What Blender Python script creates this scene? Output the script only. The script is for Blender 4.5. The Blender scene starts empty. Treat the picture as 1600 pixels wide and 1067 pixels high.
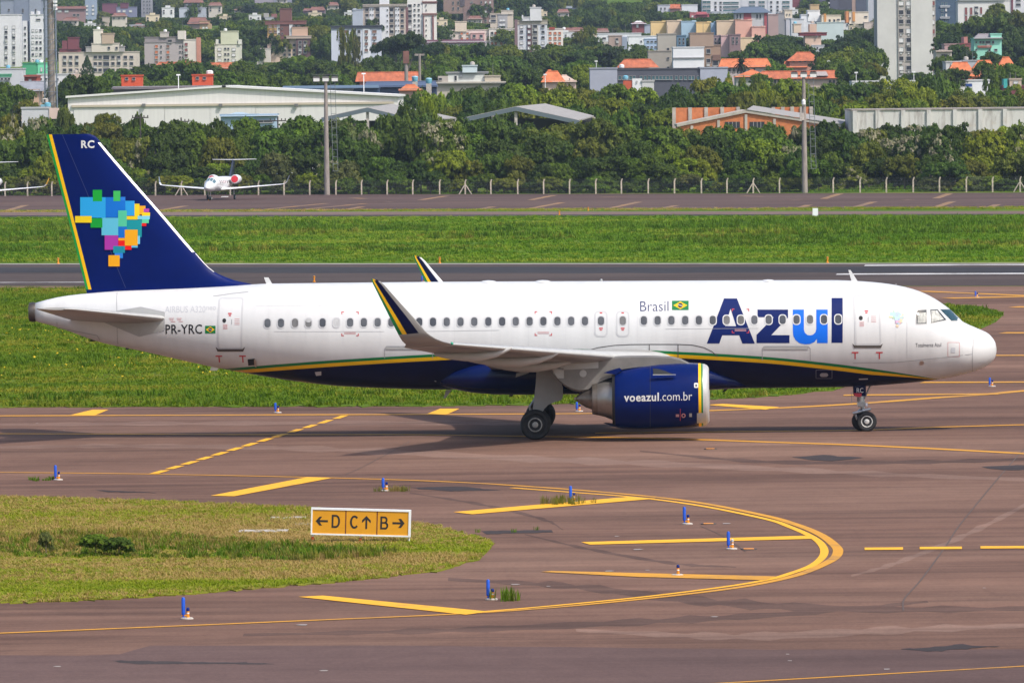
import bpy, bmesh, math, random
import numpy as np
from mathutils import Vector, Matrix

# ------------------------------------------------------------------ camera, sky, sun, exposure
R_ = math.radians
scene = bpy.context.scene
COL = scene.collection
CAM_D, CAM_F, CAM_H = 281.02, 11332.7, 13.547          # metres back from the airliner, focal length (px of 1600), metres above the taxiway
PITCH, ROLL, YAW = R_(2.0248), R_(0.6497), R_(-1.6848)  # camera tilt and roll; heading of the airliner
cF = Vector((0, math.cos(PITCH), -math.sin(PITCH)))
_u = Vector((0, math.sin(PITCH), math.cos(PITCH)))
_r = Vector((1, 0, 0))
cU = _u * math.cos(ROLL) + _r * math.sin(ROLL)
cR = _r * math.cos(ROLL) - _u * math.sin(ROLL)
CAM = Vector((0, -CAM_D, CAM_H))
cd = bpy.data.cameras.new('camera')
cam = bpy.data.objects.new('camera', cd)
COL.objects.link(cam)
cam.matrix_world = Matrix.Translation(CAM) @ Matrix((cR, cU, -cF)).transposed().to_4x4()
cd.sensor_width = 36.0
cd.lens = 36.0 * CAM_F / 1600.0
cd.clip_start, cd.clip_end = 1.0, 20000.0
scene.camera = cam

SUN_DIR = Vector((0.58, -0.56, 1.0)).normalized()       # from the ground towards the sun
sun_el = math.asin(SUN_DIR.z)
sun_az = math.atan2(SUN_DIR.x, SUN_DIR.y)
world = bpy.data.worlds.new('World')
scene.world = world
world.use_nodes = True
wn = world.node_tree
bg = wn.nodes['Background']
sky = wn.nodes.new('ShaderNodeTexSky')
sky.sky_type = 'NISHITA'
sky.sun_disc = False
sky.sun_elevation = sun_el
sky.sun_rotation = sun_az
sky.air_density = 1.0
sky.dust_density = 3.0
sky.ozone_density = 1.0
wn.links.new(sky.outputs[0], bg.inputs[0])
bg.inputs[1].default_value = 0.15
sl = bpy.data.lights.new('sun', 'SUN')
sl.energy = 2.9
sl.angle = R_(1.5)
sl.color = (1.0, 0.95, 0.87)
sun = bpy.data.objects.new('sun', sl)
COL.objects.link(sun)
sun.rotation_euler = SUN_DIR.to_track_quat('Z', 'Y').to_euler()
sun.location = (30, -60, 120)
vs = scene.view_settings
vs.view_transform = 'Standard'
vs.look = 'None'
vs.exposure = 0.40
vs.gamma = 1.0
vs.use_curve_mapping = False
cy = scene.cycles
cy.use_denoising = True
cy.max_bounces = 6
cy.diffuse_bounces = 3
cy.glossy_bounces = 3
cy.transmission_bounces = 4
cy.transparent_max_bounces = 8
cy.volume_bounces = 0
cy.sample_clamp_indirect = 6.0

# ------------------------------------------------------------------ helpers
def ray(px, py):
    return cF + cR * ((px - 800.0) / CAM_F) - cU * ((py - 533.5) / CAM_F)

def G(px, py, z=0.0):
    v = ray(px, py)
    t = (z - CAM.z) / v.z
    return CAM + v * t

def D(px, py, d):
    """point seen at pixel px,py standing d metres from the camera along the ground"""
    v = ray(px, py)
    return CAM + v * (d / v.y)

def srgb(r, g, b):
    f = lambda c: (c / 255 / 12.92) if c / 255 <= 0.04045 else ((c / 255 + 0.055) / 1.055) ** 2.4
    return (f(r), f(g), f(b))

_mats = {}
def mat(name, col, rough=0.6, metal=0.0, var=0.0, scale=1.0, coat=0.0, bump=0.0, spec=0.5, stretch=None, col2=None, detail=6.0):
    if name in _mats:
        return _mats[name]
    m = bpy.data.materials.new(name)
    m.use_nodes = True
    nt = m.node_tree
    b = nt.nodes['Principled BSDF']
    b.inputs['Base Color'].default_value = (*col, 1)
    b.inputs['Roughness'].default_value = rough
    b.inputs['Metallic'].default_value = metal
    b.inputs['Coat Weight'].default_value = coat
    b.inputs['Coat Roughness'].default_value = 0.06
    b.inputs['Specular IOR Level'].default_value = spec
    if var or col2 or bump:
        tc = nt.nodes.new('ShaderNodeTexCoord')
        mp = nt.nodes.new('ShaderNodeMapping')
        nt.links.new(tc.outputs['Object'], mp.inputs[0])
        if stretch:
            mp.inputs['Scale'].default_value = stretch
        nz = nt.nodes.new('ShaderNodeTexNoise')
        nz.inputs['Scale'].default_value = scale
        nz.inputs['Detail'].default_value = detail
        nz.inputs['Roughness'].default_value = 0.6
        nt.links.new(mp.outputs[0], nz.inputs['Vector'])
        if var or col2:
            cr = nt.nodes.new('ShaderNodeValToRGB')
            c2 = col2 or tuple(min(1, c * (1 + var)) for c in col)
            c1 = tuple(c * (1 - var) for c in col) if not col2 else col
            cr.color_ramp.elements[0].color = (*c1, 1)
            cr.color_ramp.elements[1].color = (*c2, 1)
            cr.color_ramp.elements[0].position = 0.32
            cr.color_ramp.elements[1].position = 0.68
            nt.links.new(nz.outputs[0], cr.inputs[0])
            nt.links.new(cr.outputs[0], b.inputs['Base Color'])
        if bump:
            bp = nt.nodes.new('ShaderNodeBump')
            bp.inputs['Strength'].default_value = bump
            nt.links.new(nz.outputs[0], bp.inputs['Height'])
            nt.links.new(bp.outputs[0], b.inputs['Normal'])
    _mats[name] = m
    return m

class MB:
    def __init__(s):
        s.v = []; s.f = []; s.m = []
    def add(s, verts, faces, mi=0):
        o = len(s.v)
        s.v += [tuple(q) for q in verts]
        s.f += [tuple(o + i for i in f) for f in faces]
        s.m += [mi] * len(faces)
        return s
    def box(s, x0, x1, y0, y1, z0, z1, mi=0):
        v = [(x0,y0,z0),(x1,y0,z0),(x1,y1,z0),(x0,y1,z0),(x0,y0,z1),(x1,y0,z1),(x1,y1,z1),(x0,y1,z1)]
        return s.add(v, [(0,3,2,1),(4,5,6,7),(0,1,5,4),(1,2,6,5),(2,3,7,6),(3,0,4,7)], mi)
    def prism(s, poly, a, b, axis='y', mi=0):
        """polygon given in (x,z) for axis y, (x,y) for axis z, (y,z) for axis x, swept from a to b"""
        n = len(poly)
        mk = {'y': lambda p, t: (p[0], t, p[1]), 'z': lambda p, t: (p[0], p[1], t), 'x': lambda p, t: (t, p[0], p[1])}[axis]
        v = [mk(p, a) for p in poly] + [mk(p, b) for p in poly]
        f = [tuple(range(n))[::-1], tuple(range(n, 2 * n))] + [(i, (i + 1) % n, n + (i + 1) % n, n + i) for i in range(n)]
        return s.add(v, f, mi)
    def tube(s, p0, p1, r0, r1=None, n=8, mi=0, cap=True):
        r1 = r0 if r1 is None else r1
        p0, p1 = Vector(p0), Vector(p1)
        q = (p1 - p0).to_track_quat('Z', 'Y')
        v = []
        for p, r in ((p0, r0), (p1, r1)):
            for i in range(n):
                a = 2 * math.pi * i / n
                v.append(p + q @ Vector((r * math.cos(a), r * math.sin(a), 0)))
        f = [(i, (i + 1) % n, n + (i + 1) % n, n + i) for i in range(n)]
        if cap:
            f += [tuple(range(n))[::-1], tuple(range(n, 2 * n))]
        return s.add(v, f, mi)
    def rings(s, rings, mi=0, cap0=True, cap1=True, mfun=None):
        n = len(rings[0])
        o = len(s.v)
        for r in rings:
            s.v += [tuple(q) for q in r]
        for k in range(len(rings) - 1):
            for i in range(n):
                s.f.append((o + k*n + i, o + k*n + (i+1) % n, o + (k+1)*n + (i+1) % n, o + (k+1)*n + i))
                s.m.append(mfun(k, i) if mfun else mi)
        if cap0:
            s.f.append(tuple(o + i for i in range(n))[::-1]); s.m.append(mfun(0, 0) if mfun else mi)
        if cap1:
            s.f.append(tuple(o + (len(rings)-1)*n + i for i in range(n))); s.m.append(mfun(len(rings)-2, 0) if mfun else mi)
        return s
    def lathe_x(s, prof, cy_=0.0, cz=0.0, n=32, mi=0, cap0=False, cap1=False, mfun=None):
        """profile of (x, radius[, cz]) turned about the x axis"""
        rg = []
        for p in prof:
            c = p[2] if len(p) > 2 else cz
            rg.append([(p[0], cy_ + p[1]*math.cos(2*math.pi*i/n), c + p[1]*math.sin(2*math.pi*i/n)) for i in range(n)])
        return s.rings(rg, mi, cap0, cap1, mfun)
    def lathe_z(s, prof, cx=0, cy_=0, n=16, mi=0, cap0=True, cap1=True):
        rg = [[(cx + r*math.cos(2*math.pi*i/n), cy_ + r*math.sin(2*math.pi*i/n), z) for i in range(n)] for r, z in prof]
        return s.rings(rg, mi, cap0, cap1)
    def lathe_y(s, prof, cx=0, cz=0, n=24, mi=0, cap0=True, cap1=True, mfun=None):
        rg = [[(cx + r*math.cos(2*math.pi*i/n), y, cz + r*math.sin(2*math.pi*i/n)) for i in range(n)] for r, y in prof]
        return s.rings(rg, mi, cap0, cap1, mfun)
    def mesh(s, name, mats, smooth=False, recalc=True):
        me = bpy.data.meshes.new(name)
        me.from_pydata(s.v, [], s.f)
        for m in (mats if isinstance(mats, (list, tuple)) else [mats]):
            me.materials.append(m)
        me.polygons.foreach_set('material_index', s.m)
        if recalc:
            bm = bmesh.new(); bm.from_mesh(me)
            bmesh.ops.remove_doubles(bm, verts=bm.verts, dist=1e-5)
            bmesh.ops.recalc_face_normals(bm, faces=bm.faces)
            bm.to_mesh(me); bm.free()
        if smooth:
            me.polygons.foreach_set('use_smooth', [True] * len(me.polygons))
            if smooth != 'all':
                try:
                    me.set_sharp_from_angle(angle=R_(smooth if isinstance(smooth, (int, float)) and smooth > 1 else 40))
                except Exception:
                    pass
        me.update()
        return me
    def obj(s, name, mats, parent=None, smooth=False, recalc=True, loc=None):
        return link(name, s.mesh(name, mats, smooth, recalc), parent, loc)

def link(name, data, parent=None, loc=None):
    o = bpy.data.objects.new(name, data)
    COL.objects.link(o)
    if parent is not None:
        o.parent = parent
    if loc is not None:
        o.location = loc
    return o

def tag(o, label=None, cat=None, group=None, kind=None):
    if label: o['label'] = label
    if cat: o['category'] = cat
    if group: o['group'] = group
    if kind: o['kind'] = kind
    return o

def empty(name, loc=(0,0,0), rz=0.0):
    o = bpy.data.objects.new(name, None)
    COL.objects.link(o)
    o.location = loc
    o.rotation_euler = (0, 0, rz)
    o.empty_display_size = 0.5
    return o

def copy_tree(o, parent=None):
    c = o.copy()
    COL.objects.link(c)
    c.parent = parent
    for ch in o.children:
        copy_tree(ch, c)
    return c

def smoothstep(a, b, x):
    t = np.clip((np.asarray(x, float) - a) / (b - a), 0, 1)
    return t * t * (3 - 2 * t)

def terrain(x, y):
    """height of the land; flat airfield, then the town climbs to the hills"""
    d = y + CAM_D
    z = np.interp(d, [0, 1250, 1500, 1900, 2400, 3000, 3600, 4300, 5200, 7000],
                  [0, 0, 5.0, 15, 26, 43, 68, 108, 150, 190])
    z = z + smoothstep(2200, 3200, d) * 7 * np.sin(x / 90.0 + d / 300.0) * np.cos(d / 210.0 + 0.7)
    return z
# ------------------------------------------------------------------ ground materials
def nodes(name):
    m = bpy.data.materials.new(name)
    m.use_nodes = True
    return m, m.node_tree, m.node_tree.nodes['Principled BSDF']

def noise(nt, vec, scale, stretch=(1,1,1), detail=6.0, rough=0.6, dist=0.0):
    mp = nt.nodes.new('ShaderNodeMapping')
    mp.inputs['Scale'].default_value = stretch
    nt.links.new(vec, mp.inputs[0])
    n = nt.nodes.new('ShaderNodeTexNoise')
    n.inputs['Scale'].default_value = scale
    n.inputs['Detail'].default_value = detail
    n.inputs['Roughness'].default_value = rough
    n.inputs['Distortion'].default_value = dist
    nt.links.new(mp.outputs[0], n.inputs['Vector'])
    return n.outputs[0]

def ramp(nt, fac, stops):
    r = nt.nodes.new('ShaderNodeValToRGB')
    e = r.color_ramp.elements
    while len(e) < len(stops):
        e.new(0.5)
    for i, (p, c) in enumerate(stops):
        e[i].position = p
        e[i].color = (*c, 1)
    nt.links.new(fac, r.inputs[0])
    return r.outputs[0]

def mixc(nt, fac, a, b, mode='MIX'):
    n = nt.nodes.new('ShaderNodeMix')
    n.data_type = 'RGBA'
    n.blend_type = mode
    for sock, v in ((0, fac), (6, a), (7, b)):
        if isinstance(v, (int, float)):
            n.inputs[sock].default_value = v
        elif isinstance(v, tuple):
            n.inputs[sock].default_value = (*v, 1)
        else:
            nt.links.new(v, n.inputs[sock])
    return n.outputs[2]

def asphalt(name, dark, mid, light, streak=1.0, rough=0.85):
    m, nt, b = nodes(name)
    tc = nt.nodes.new('ShaderNodeTexCoord')
    v = tc.outputs['Object']
    big = noise(nt, v, 0.05, (0.45, 0.9, 1), 5, 0.55, 0.6)
    base = ramp(nt, big, [(0.30, dark), (0.5, mid), (0.72, light)])
    st = noise(nt, v, 0.25, (0.10, 0.9, 1), 7, 0.65, 0.4)
    base = mixc(nt, 0.75 * streak, base, ramp(nt, st, [(0.34, (0.62,0.62,0.64)), (0.5, (1,1,1)), (0.66, (1.22,1.2,1.18))]), 'MULTIPLY')
    st2 = noise(nt, v, 1.1, (0.07, 0.75, 1), 5, 0.7, 0.2)
    base = mixc(nt, 0.6 * streak, base, ramp(nt, st2, [(0.36, (0.72,0.71,0.72)), (0.5, (1,1,1)), (0.66, (1.16,1.15,1.13))]), 'MULTIPLY')
    vs_ = noise(nt, v, 0.7, (1, 0.35, 1), 8, 0.7, 1.5)
    base = mixc(nt, 0.45, base, ramp(nt, vs_, [(0.35, (0.8,0.79,0.8)), (0.52, (1,1,1)), (0.7, (1.12,1.11,1.1))]), 'MULTIPLY')
    fine = noise(nt, v, 9.0, (1, 0.4, 1), 4, 0.7)
    base = mixc(nt, 0.5, base, ramp(nt, fine, [(0.3, (0.78,0.78,0.78)), (0.7, (1.2,1.2,1.2))]), 'MULTIPLY')
    nt.links.new(base, b.inputs['Base Color'])
    b.inputs['Roughness'].default_value = rough
    b.inputs['Specular IOR Level'].default_value = 0.06
    bp = nt.nodes.new('ShaderNodeBump')
    bp.inputs['Strength'].default_value = 0.25
    bp.inputs['Distance'].default_value = 0.03
    nt.links.new(fine, bp.inputs['Height'])
    nt.links.new(bp.outputs[0], b.inputs['Normal'])
    return m

M_TAXI = asphalt('taxiway_asphalt', (0.110,0.063,0.048), (0.163,0.094,0.070), (0.220,0.133,0.098), 1.1)
M_APRON = asphalt('apron_asphalt', (0.100,0.064,0.058), (0.118,0.075,0.068), (0.138,0.089,0.079), 0.5)
M_RUNWAY = asphalt('runway_asphalt', (0.060,0.046,0.044), (0.078,0.060,0.056), (0.095,0.074,0.068), 0.8)
M_RUBBER = asphalt('runway_rubber', (0.036,0.035,0.040), (0.045,0.043,0.048), (0.055,0.052,0.056), 0.6)
M_FARTAXI = asphalt('far_taxiway_asphalt', (0.080,0.052,0.048), (0.104,0.069,0.062), (0.128,0.087,0.076), 0.7)
M_PATCH = asphalt('patch_asphalt', (0.045,0.037,0.038), (0.055,0.045,0.045), (0.07,0.058,0.057), 0.5)
M_ROADPALE = asphalt('service_road_asphalt', (0.14,0.095,0.08), (0.17,0.118,0.10), (0.21,0.15,0.13), 0.4)

def grass_mat(name, cols, dry, dry_amt=0.5):
    m, nt, b = nodes(name)
    tc = nt.nodes.new('ShaderNodeTexCoord')
    v = tc.outputs['Object']
    big = noise(nt, v, 0.06, (0.35, 1, 1), 5, 0.6, 0.8)
    base = ramp(nt, big, [(0.3, cols[0]), (0.5, cols[1]), (0.7, cols[2])])
    dn = noise(nt, v, 0.11, (0.3, 1, 1), 6, 0.65, 0.6)
    mk = ramp(nt, dn, [(0.52, (0,0,0)), (0.68, (dry_amt,)*3)])
    base = mixc(nt, mk, base, dry)
    fi = noise(nt, v, 3.0, (1, 0.5, 1), 6, 0.75)
    base = mixc(nt, 0.8, base, ramp(nt, fi, [(0.3, (0.55,0.6,0.5)), (0.7, (1.3,1.25,1.3))]), 'MULTIPLY')
    nt.links.new(base, b.inputs['Base Color'])
    b.inputs['Roughness'].default_value = 0.9
    b.inputs['Specular IOR Level'].default_value = 0.15
    bp = nt.nodes.new('ShaderNodeBump')
    bp.inputs['Strength'].default_value = 0.6
    bp.inputs['Distance'].default_value = 0.15
    nt.links.new(fi, bp.inputs['Height'])
    nt.links.new(bp.outputs[0], b.inputs['Normal'])
    return m

M_FIELD = grass_mat('field_grass', ((0.055,0.110,0.002), (0.078,0.145,0.002), (0.115,0.168,0.004)), (0.24,0.22,0.04), 0.5)
M_STRIP = grass_mat('strip_grass', ((0.060,0.110,0.003), (0.085,0.145,0.003), (0.115,0.165,0.005)), (0.20,0.15,0.03), 0.5)
M_ISLAND = grass_mat('island_grass', ((0.10,0.135,0.005), (0.17,0.19,0.009), (0.22,0.22,0.02)), (0.32,0.21,0.085), 0.75)

def paint_mat(name, col, under, wear=0.45):
    m, nt, b = nodes(name)
    tc = nt.nodes.new('ShaderNodeTexCoord')
    n1 = noise(nt, tc.outputs['Object'], 5.0, (0.5, 1, 1), 8, 0.8)
    n2 = noise(nt, tc.outputs['Object'], 0.22, (1, 1, 1), 3, 0.6)
    ad = nt.nodes.new('ShaderNodeMath'); ad.operation = 'ADD'
    nt.links.new(n1, ad.inputs[0]); nt.links.new(n2, ad.inputs[1])
    f = ramp(nt, ad.outputs[0], [(wear, (0.75,)*3), (min(1, wear + 0.13), (0,)*3)])
    # sum of two noises lies round 1: bring it to 0..1
    sc = nt.nodes.new('ShaderNodeMath'); sc.operation = 'MULTIPLY'; sc.inputs[1].default_value = 0.5
    nt.links.new(ad.outputs[0], sc.inputs[0])
    for l in list(nt.links):
        if l.to_node.type == 'VALTORGB' and l.from_node == ad:
            nt.links.remove(l)
    rp = [n for n in nt.nodes if n.type == 'VALTORGB'][0]
    nt.links.new(sc.outputs[0], rp.inputs[0])
    nt.links.new(mixc(nt, f, col, under), b.inputs['Base Color'])
    b.inputs['Roughness'].default_value = 0.75
    return m

M_YELLOW = paint_mat('yellow_paint', (0.78,0.38,0.003), (0.13,0.085,0.07), 0.31)
M_YELLOW_OLD = paint_mat('worn_yellow_paint', (0.58,0.265,0.008), (0.13,0.085,0.07), 0.36)
M_YELLOW_FADED = paint_mat('faded_yellow_paint', (0.40,0.20,0.04), (0.10,0.077,0.072), 0.47)
M_WHITE_LINE = paint_mat('white_line_paint', (0.62,0.61,0.60), (0.09,0.08,0.08), 0.38)

# ------------------------------------------------------------------ ground sheets
def structure(o):
    o['kind'] = 'structure'
    return o

ys = np.concatenate([np.linspace(-330, 960, 40), np.linspace(990, 5200, 110), np.linspace(5400, 9000, 10)])
xs = np.concatenate([[-4000,-2000,-1200], np.linspace(-800, 800, 81), [1200,2000,4000]])
gx, gy = np.meshgrid(xs, ys)
gz = terrain(gx, gy)
nv, nh = gx.shape
vv = np.stack([gx, gy, gz], -1).reshape(-1, 3)
ff = [(i*nh+j, i*nh+j+1, (i+1)*nh+j+1, (i+1)*nh+j) for i in range(nv-1) for j in range(nh-1)]
gm = MB(); gm.add(vv, ff)
structure(gm.obj('ground', M_FIELD, recalc=False))

rng = np.random.default_rng(11)
def dens(poly, step=25):
    out = []
    n = len(poly)
    for i in range(n):
        a, b_ = np.array(poly[i], float), np.array(poly[(i+1) % n], float)
        k = max(1, int(np.hypot(*(b_-a)) / step))
        for t in range(k):
            out.append(a + (b_-a) * t / k)
    return out

def sheet(name, poly_px, z, m, step=25, jit=0.0, thick=0.0):
    pts = [G(p[0], p[1]) for p in dens(poly_px, step)] if step else [G(*p) for p in poly_px]
    w = [(p.x + rng.normal(0, jit), p.y + rng.normal(0, jit * 2.0)) for p in pts]
    mb = MB()
    n = len(w)
    if thick:
        mb.add([(x, y, z) for x, y in w] + [(x + 0.0, y, z - thick) for x, y in w],
               [tuple(range(n))] + [(i, n+i, n+(i+1) % n, (i+1) % n) for i in range(n)])
    else:
        mb.add([(x, y, z) for x, y in w], [tuple(range(n))])
    o = mb.obj(name, m, recalc=False)
    bm = bmesh.new(); bm.from_mesh(o.data)
    bmesh.ops.triangulate(bm, faces=[f for f in bm.faces if len(f.verts) > 4])
    for f in bm.faces:
        if f.normal.z < -0.5: f.normal_flip()
    bm.to_mesh(o.data); bm.free()
    return structure(o)

W0, W1 = -900, 2500     # px limits well outside the frame
sheet('taxiway', [(W0,1400),(W1,1400),(W1,447.5),(W0,447.5)], 0.004, M_TAXI, 0)
sheet('apron', [(W0,1400),(W0,1024),(120,1024),(185,1022.5),(210,1016),(236,1008.5),(600,1008.5),(1000,1012),(1200,1014.5),(1430,1015),(W1,1010),(W1,1400)], 0.008, M_APRON, 60, 0.02)
GRASS_STRIP = [(W0,452),(130,451.5),(500,455),(900,462),(1300,471),(1440,475.5),(1480,478),(1520,481),(1548,485),(1563,490),(1564,494),(1550,503),(1534,512),(1480,545),(1410,580),(1350,600),(1322,605.5),(1290,611),(1230,618),(1130,624),(1000,629),(800,633.5),(500,636),(240,636),(0,637),(W0,638)]
sheet('grass_strip', GRASS_STRIP, 0.035, M_STRIP, 12, 0.16, 0.035)
GRASS_ISLAND = [(W0,772),(0,777),(160,781),(300,786),(480,796),(560,806),(620,815),(690,824),(730,836),(760,843),(768,850),(762,862),(748,874),(715,884),(680,893),(620,900),(540,909),(430,918),(330,926),(200,935),(100,940),(0,943),(W0,952)]
sheet('grass_island', GRASS_ISLAND, 0.035, M_ISLAND, 7, 0.10, 0.035)
sheet('runway', [(W0,447),(W1,447),(W1,412),(W0,414)], 0.010, M_RUNWAY, 0)
sheet('runway_rubber_band', [(W0,427.5),(200,427),(900,427),(W1,425.5),(W1,417),(W0,418.5)], 0.014, M_RUBBER, 60, 0.35)
sheet('runway_shoulder', [(W0,414),(W1,412),(W1,410.8),(W0,412.8)], 0.012, mat('concrete_pale', (0.30,0.27,0.25), 0.9, var=0.3, scale=0.4), 0)
sheet('service_road', [(W0,338.5),(W1,333.5),(W1,329),(W0,333)], 0.012, M_ROADPALE, 0)
sheet('service_road_ditch', [(W0,340.5),(W1,335.8),(W1,333.2),(W0,338.2)], 0.016, M_PATCH, 0)
sheet('far_taxiway', [(W0,330),(W1,323.5),(W1,299),(W0,308)], 0.010, M_FARTAXI, 0)

# repaired and stained places
for k, pl in enumerate([
    [(1236,714),(1262,713),(1288,710.5),(1308,713),(1352,715),(1330,718),(1300,721),(1268,719)],
    [(1404,1014),(1440,1012.5),(1505,1006.5),(1520,1009),(1560,1010),(1500,1014),(1470,1018),(1430,1017)],
    [(1532,729),(1570,727.5),(1660,725),(1660,734),(1580,734.5),(1548,733)],
    ]):
    sheet('asphalt_patch', pl, 0.013, M_PATCH, 10, 0.05)
for pl in [[(170,1032),(420,1036),(430,1038),(200,1037)], [(640,762),(720,760),(780,766),(700,768)], [(250,770),(150,766),(170,769)], [(745,830),(860,828),(862,832),(760,835)]]:
    sheet('asphalt_stain', pl, 0.0115, M_PATCH, 10, 0.05)

def smooth_px(pts, sub=8):
    P = [np.array(p, float) for p in pts]
    if len(P) < 3:
        return P
    P = [2*P[0]-P[1]] + P + [2*P[-1]-P[-2]]
    out = []
    for i in range(1, len(P)-2):
        for t in np.linspace(0, 1, sub, endpoint=False):
            a, b_, c, d = P[i-1], P[i], P[i+1], P[i+2]
            out.append(0.5*((2*b_)+(-a+c)*t+(2*a-5*b_+4*c-d)*t*t+(-a+3*b_-3*c+d)*t**3))
    out.append(P[-2])
    return out

def ribbon(name, pts, width, m, z=0.017, smooth=True):
    P = [G(*p) for p in (smooth_px(pts) if smooth else pts)]
    mb = MB()
    v = []
    for i, p in enumerate(P):
        t = (P[min(i+1, len(P)-1)] - P[max(i-1, 0)])
        n = Vector((-t.y, t.x, 0)).normalized() * width / 2
        v += [(p.x + n.x, p.y + n.y, z), (p.x - n.x, p.y - n.y, z)]
    mb.add(v, [(2*i, 2*i+1, 2*i+3, 2*i+2) for i in range(len(P)-1)])
    return structure(mb.obj(name, m))

def mark(name, poly, m=None, z=0.021):
    mb = MB()
    mb.add([(G(*p).x, G(*p).y, z) for p in poly], [tuple(range(len(poly)))])
    return structure(mb.obj(name, m or M_YELLOW))

ribbon('taxiway_edge_line', [(-200,650.5),(0,650),(430,648.5),(830,647),(1000,645),(1200,638.5),(1340,631),(1460,622),(1540,616.5),(1600,611),(1750,600)], 0.80, M_YELLOW_OLD)
ribbon('taxiway_centre_line', [(-200,678),(0,678),(400,679.3),(640,679.3),(820,682),(960,684),(1085,687),(1200,691),(1330,695.5),(1450,701),(1600,709),(1750,718)], 0.62, M_YELLOW_OLD)
ribbon('taxiway_lead_line', [(930,677),(1130,674.8),(1340,672.3),(1460,668),(1600,664),(1750,660)], 0.62, M_YELLOW_OLD, 0.019)
outer = [(-200,737),(0,738.3),(235,741),(500,746.5),(700,753),(850,762),(1000,774.5),(1100,787),(1200,807),(1241,819),(1269,829.5),(1289,840),(1305,853),(1309.5,861.5),(1304,872),(1285,883),(1251,897),(1200,909.8),(1130,921.5),(1000,936.5),(850,950.5),(700,960.2),(450,971),(200,981.5),(0,989.5),(-200,997)]
inner = [(800,762.5),(900,770),(1000,778),(1100,791.5),(1200,812),(1234,823.5),(1262,835.5),(1280,847),(1288,860),(1284,872),(1267,884.5),(1234,896.5),(1200,905.8),(1130,917.5),(1000,933.5),(850,948),(760,955.5)]
ribbon('curved_edge_line', outer, 0.30, M_YELLOW_OLD)
ribbon('curved_edge_line', inner, 0.24, M_YELLOW)
ribbon('apron_line', [(1100,1069.5),(1140,1067),(1370,1054),(1600,1041),(1750,1031)], 0.2, M_YELLOW_OLD)
for a, b_, y in ((1351,1411,857.8),(1437,1503,856.7),(1532,1610,855.6),(1640,1710,854.6)):
    mark('line_dash', [(a,y-1.7),(b_,y-2.2),(b_,y+1.6),(a,y+2.0)])
for q in ([(110,649),(145,640.5),(170,640.5),(148,649.5)], [(665,648),(688,639),(718,639),(697,648.5)],
          [(329,775),(366,775.8),(520,747),(480,746)], [(708,800.5),(738,804),(1025,779.5),(985,776.5)],
          [(908,847.5),(922,851.5),(1272,842.3),(1258,837.5)], [(466,933),(504,931),(764,956),(728,961)],
          [(1104,633),(1130,631.5),(1218,636.5),(1196,640.5)]):
    mark('shoulder_stripe', q)
mark('shoulder_stripe', [(845,894),(862,892.5),(1212,901),(1196,907),(1000,902)], M_YELLOW_OLD)
for i in range(13):
    t = i / 12.6
    x, y = 233 + t * 300, 740 - t * 90
    L = 33 - 7 * t
    mark('line_dash', [(x,y+0.6),(x+L*0.55,y-4.6),(x+L,y-4.9),(x+L*0.45,y+0.3)])
for a, b_, w in (((1480,466.5),(1640,463),2.2), ((1440,455.5),(1640,464),1.0), ((1440,598),(1640,597.5),1.3), ((1318,618),(1560,616),1.2), ((1566,520.5),(1640,520.5),1.8), ((1552,556),(1640,555.5),1.6), ((1583,480),(1640,480),2.2)):
    ribbon('shoulder_stripe', [a, b_], w, M_YELLOW_OLD, 0.023, False)
ribbon('runway_side_line', [(-400,442.7),(300,441)], 0.9, M_WHITE_LINE, 0.018, False)
mark('runway_bar', [(1306,429.7),(1700,428.2),(1700,426.6),(1308,428)], M_WHITE_LINE)
mark('runway_bar', [(1350,415.9),(1700,414.2),(1700,413.0),(1352,414.5)], M_WHITE_LINE)
# far taxiway markings
ribbon('far_taxiway_line', [(-200,319),(600,316.5),(1200,313.5),(1800,311)], 0.35, M_YELLOW_FADED, 0.018, False)
for a, b_ in (((400,329),(512,318)),((459,329),(570,318.5)),((540,328),(566,323.5)),((657,313),(698,306.5)),((748,327.5),(770,323.5)),((829,313),(866,305.5)),((830,326),(878,317)),((955,325.5),(998,316)),((1038,325.5),(1056,321.5)),
              ((1287,311),(1313,303)),((1333,325),(1366,315.5)),((1249,325),(1264,320.5)),((1462,310.5),(1484,302.8)),((1460,325),(1489,315)),((1545,325),(1558,320)),((0,306),(70,300)),((10,330),(40,321)),((240,331),(290,322)),((170,312),(215,306))):
    ribbon('far_taxiway_stripe', [a, b_], 0.9, M_YELLOW_FADED, 0.02, False)
for a, b_ in (((1160,306.6),(1192,307.6)),((548,309.5),(572,311)),((940,308.5),(1000,306.8)),((1236,313.5),(1248,313)),((1412,312.5),(1425,312.8)),((1575,307.3),(1581,307.2)),((604,316.3),(612,316))):
    ribbon('far_taxiway_stripe', [a, b_], 1.0, M_YELLOW_FADED, 0.021, False)
M_CRACK = mat('crack_filler', (0.082,0.053,0.043), 0.9)
ribbon('asphalt_crack', [(1640,660),(1600,702),(1560,747),(1500,820),(1478,853),(1440,905),(1413,936),(1411.5,954)], 0.05, M_CRACK, 0.012)
ribbon('asphalt_crack', [(640,690),(600,712),(560,733),(540,741)], 0.04, M_CRACK, 0.012)
ribbon('asphalt_crack', [(1190,897),(1120,907),(1165,862),(1130,838),(1095,822)][2:], 0.03, M_CRACK, 0.012)
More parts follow.
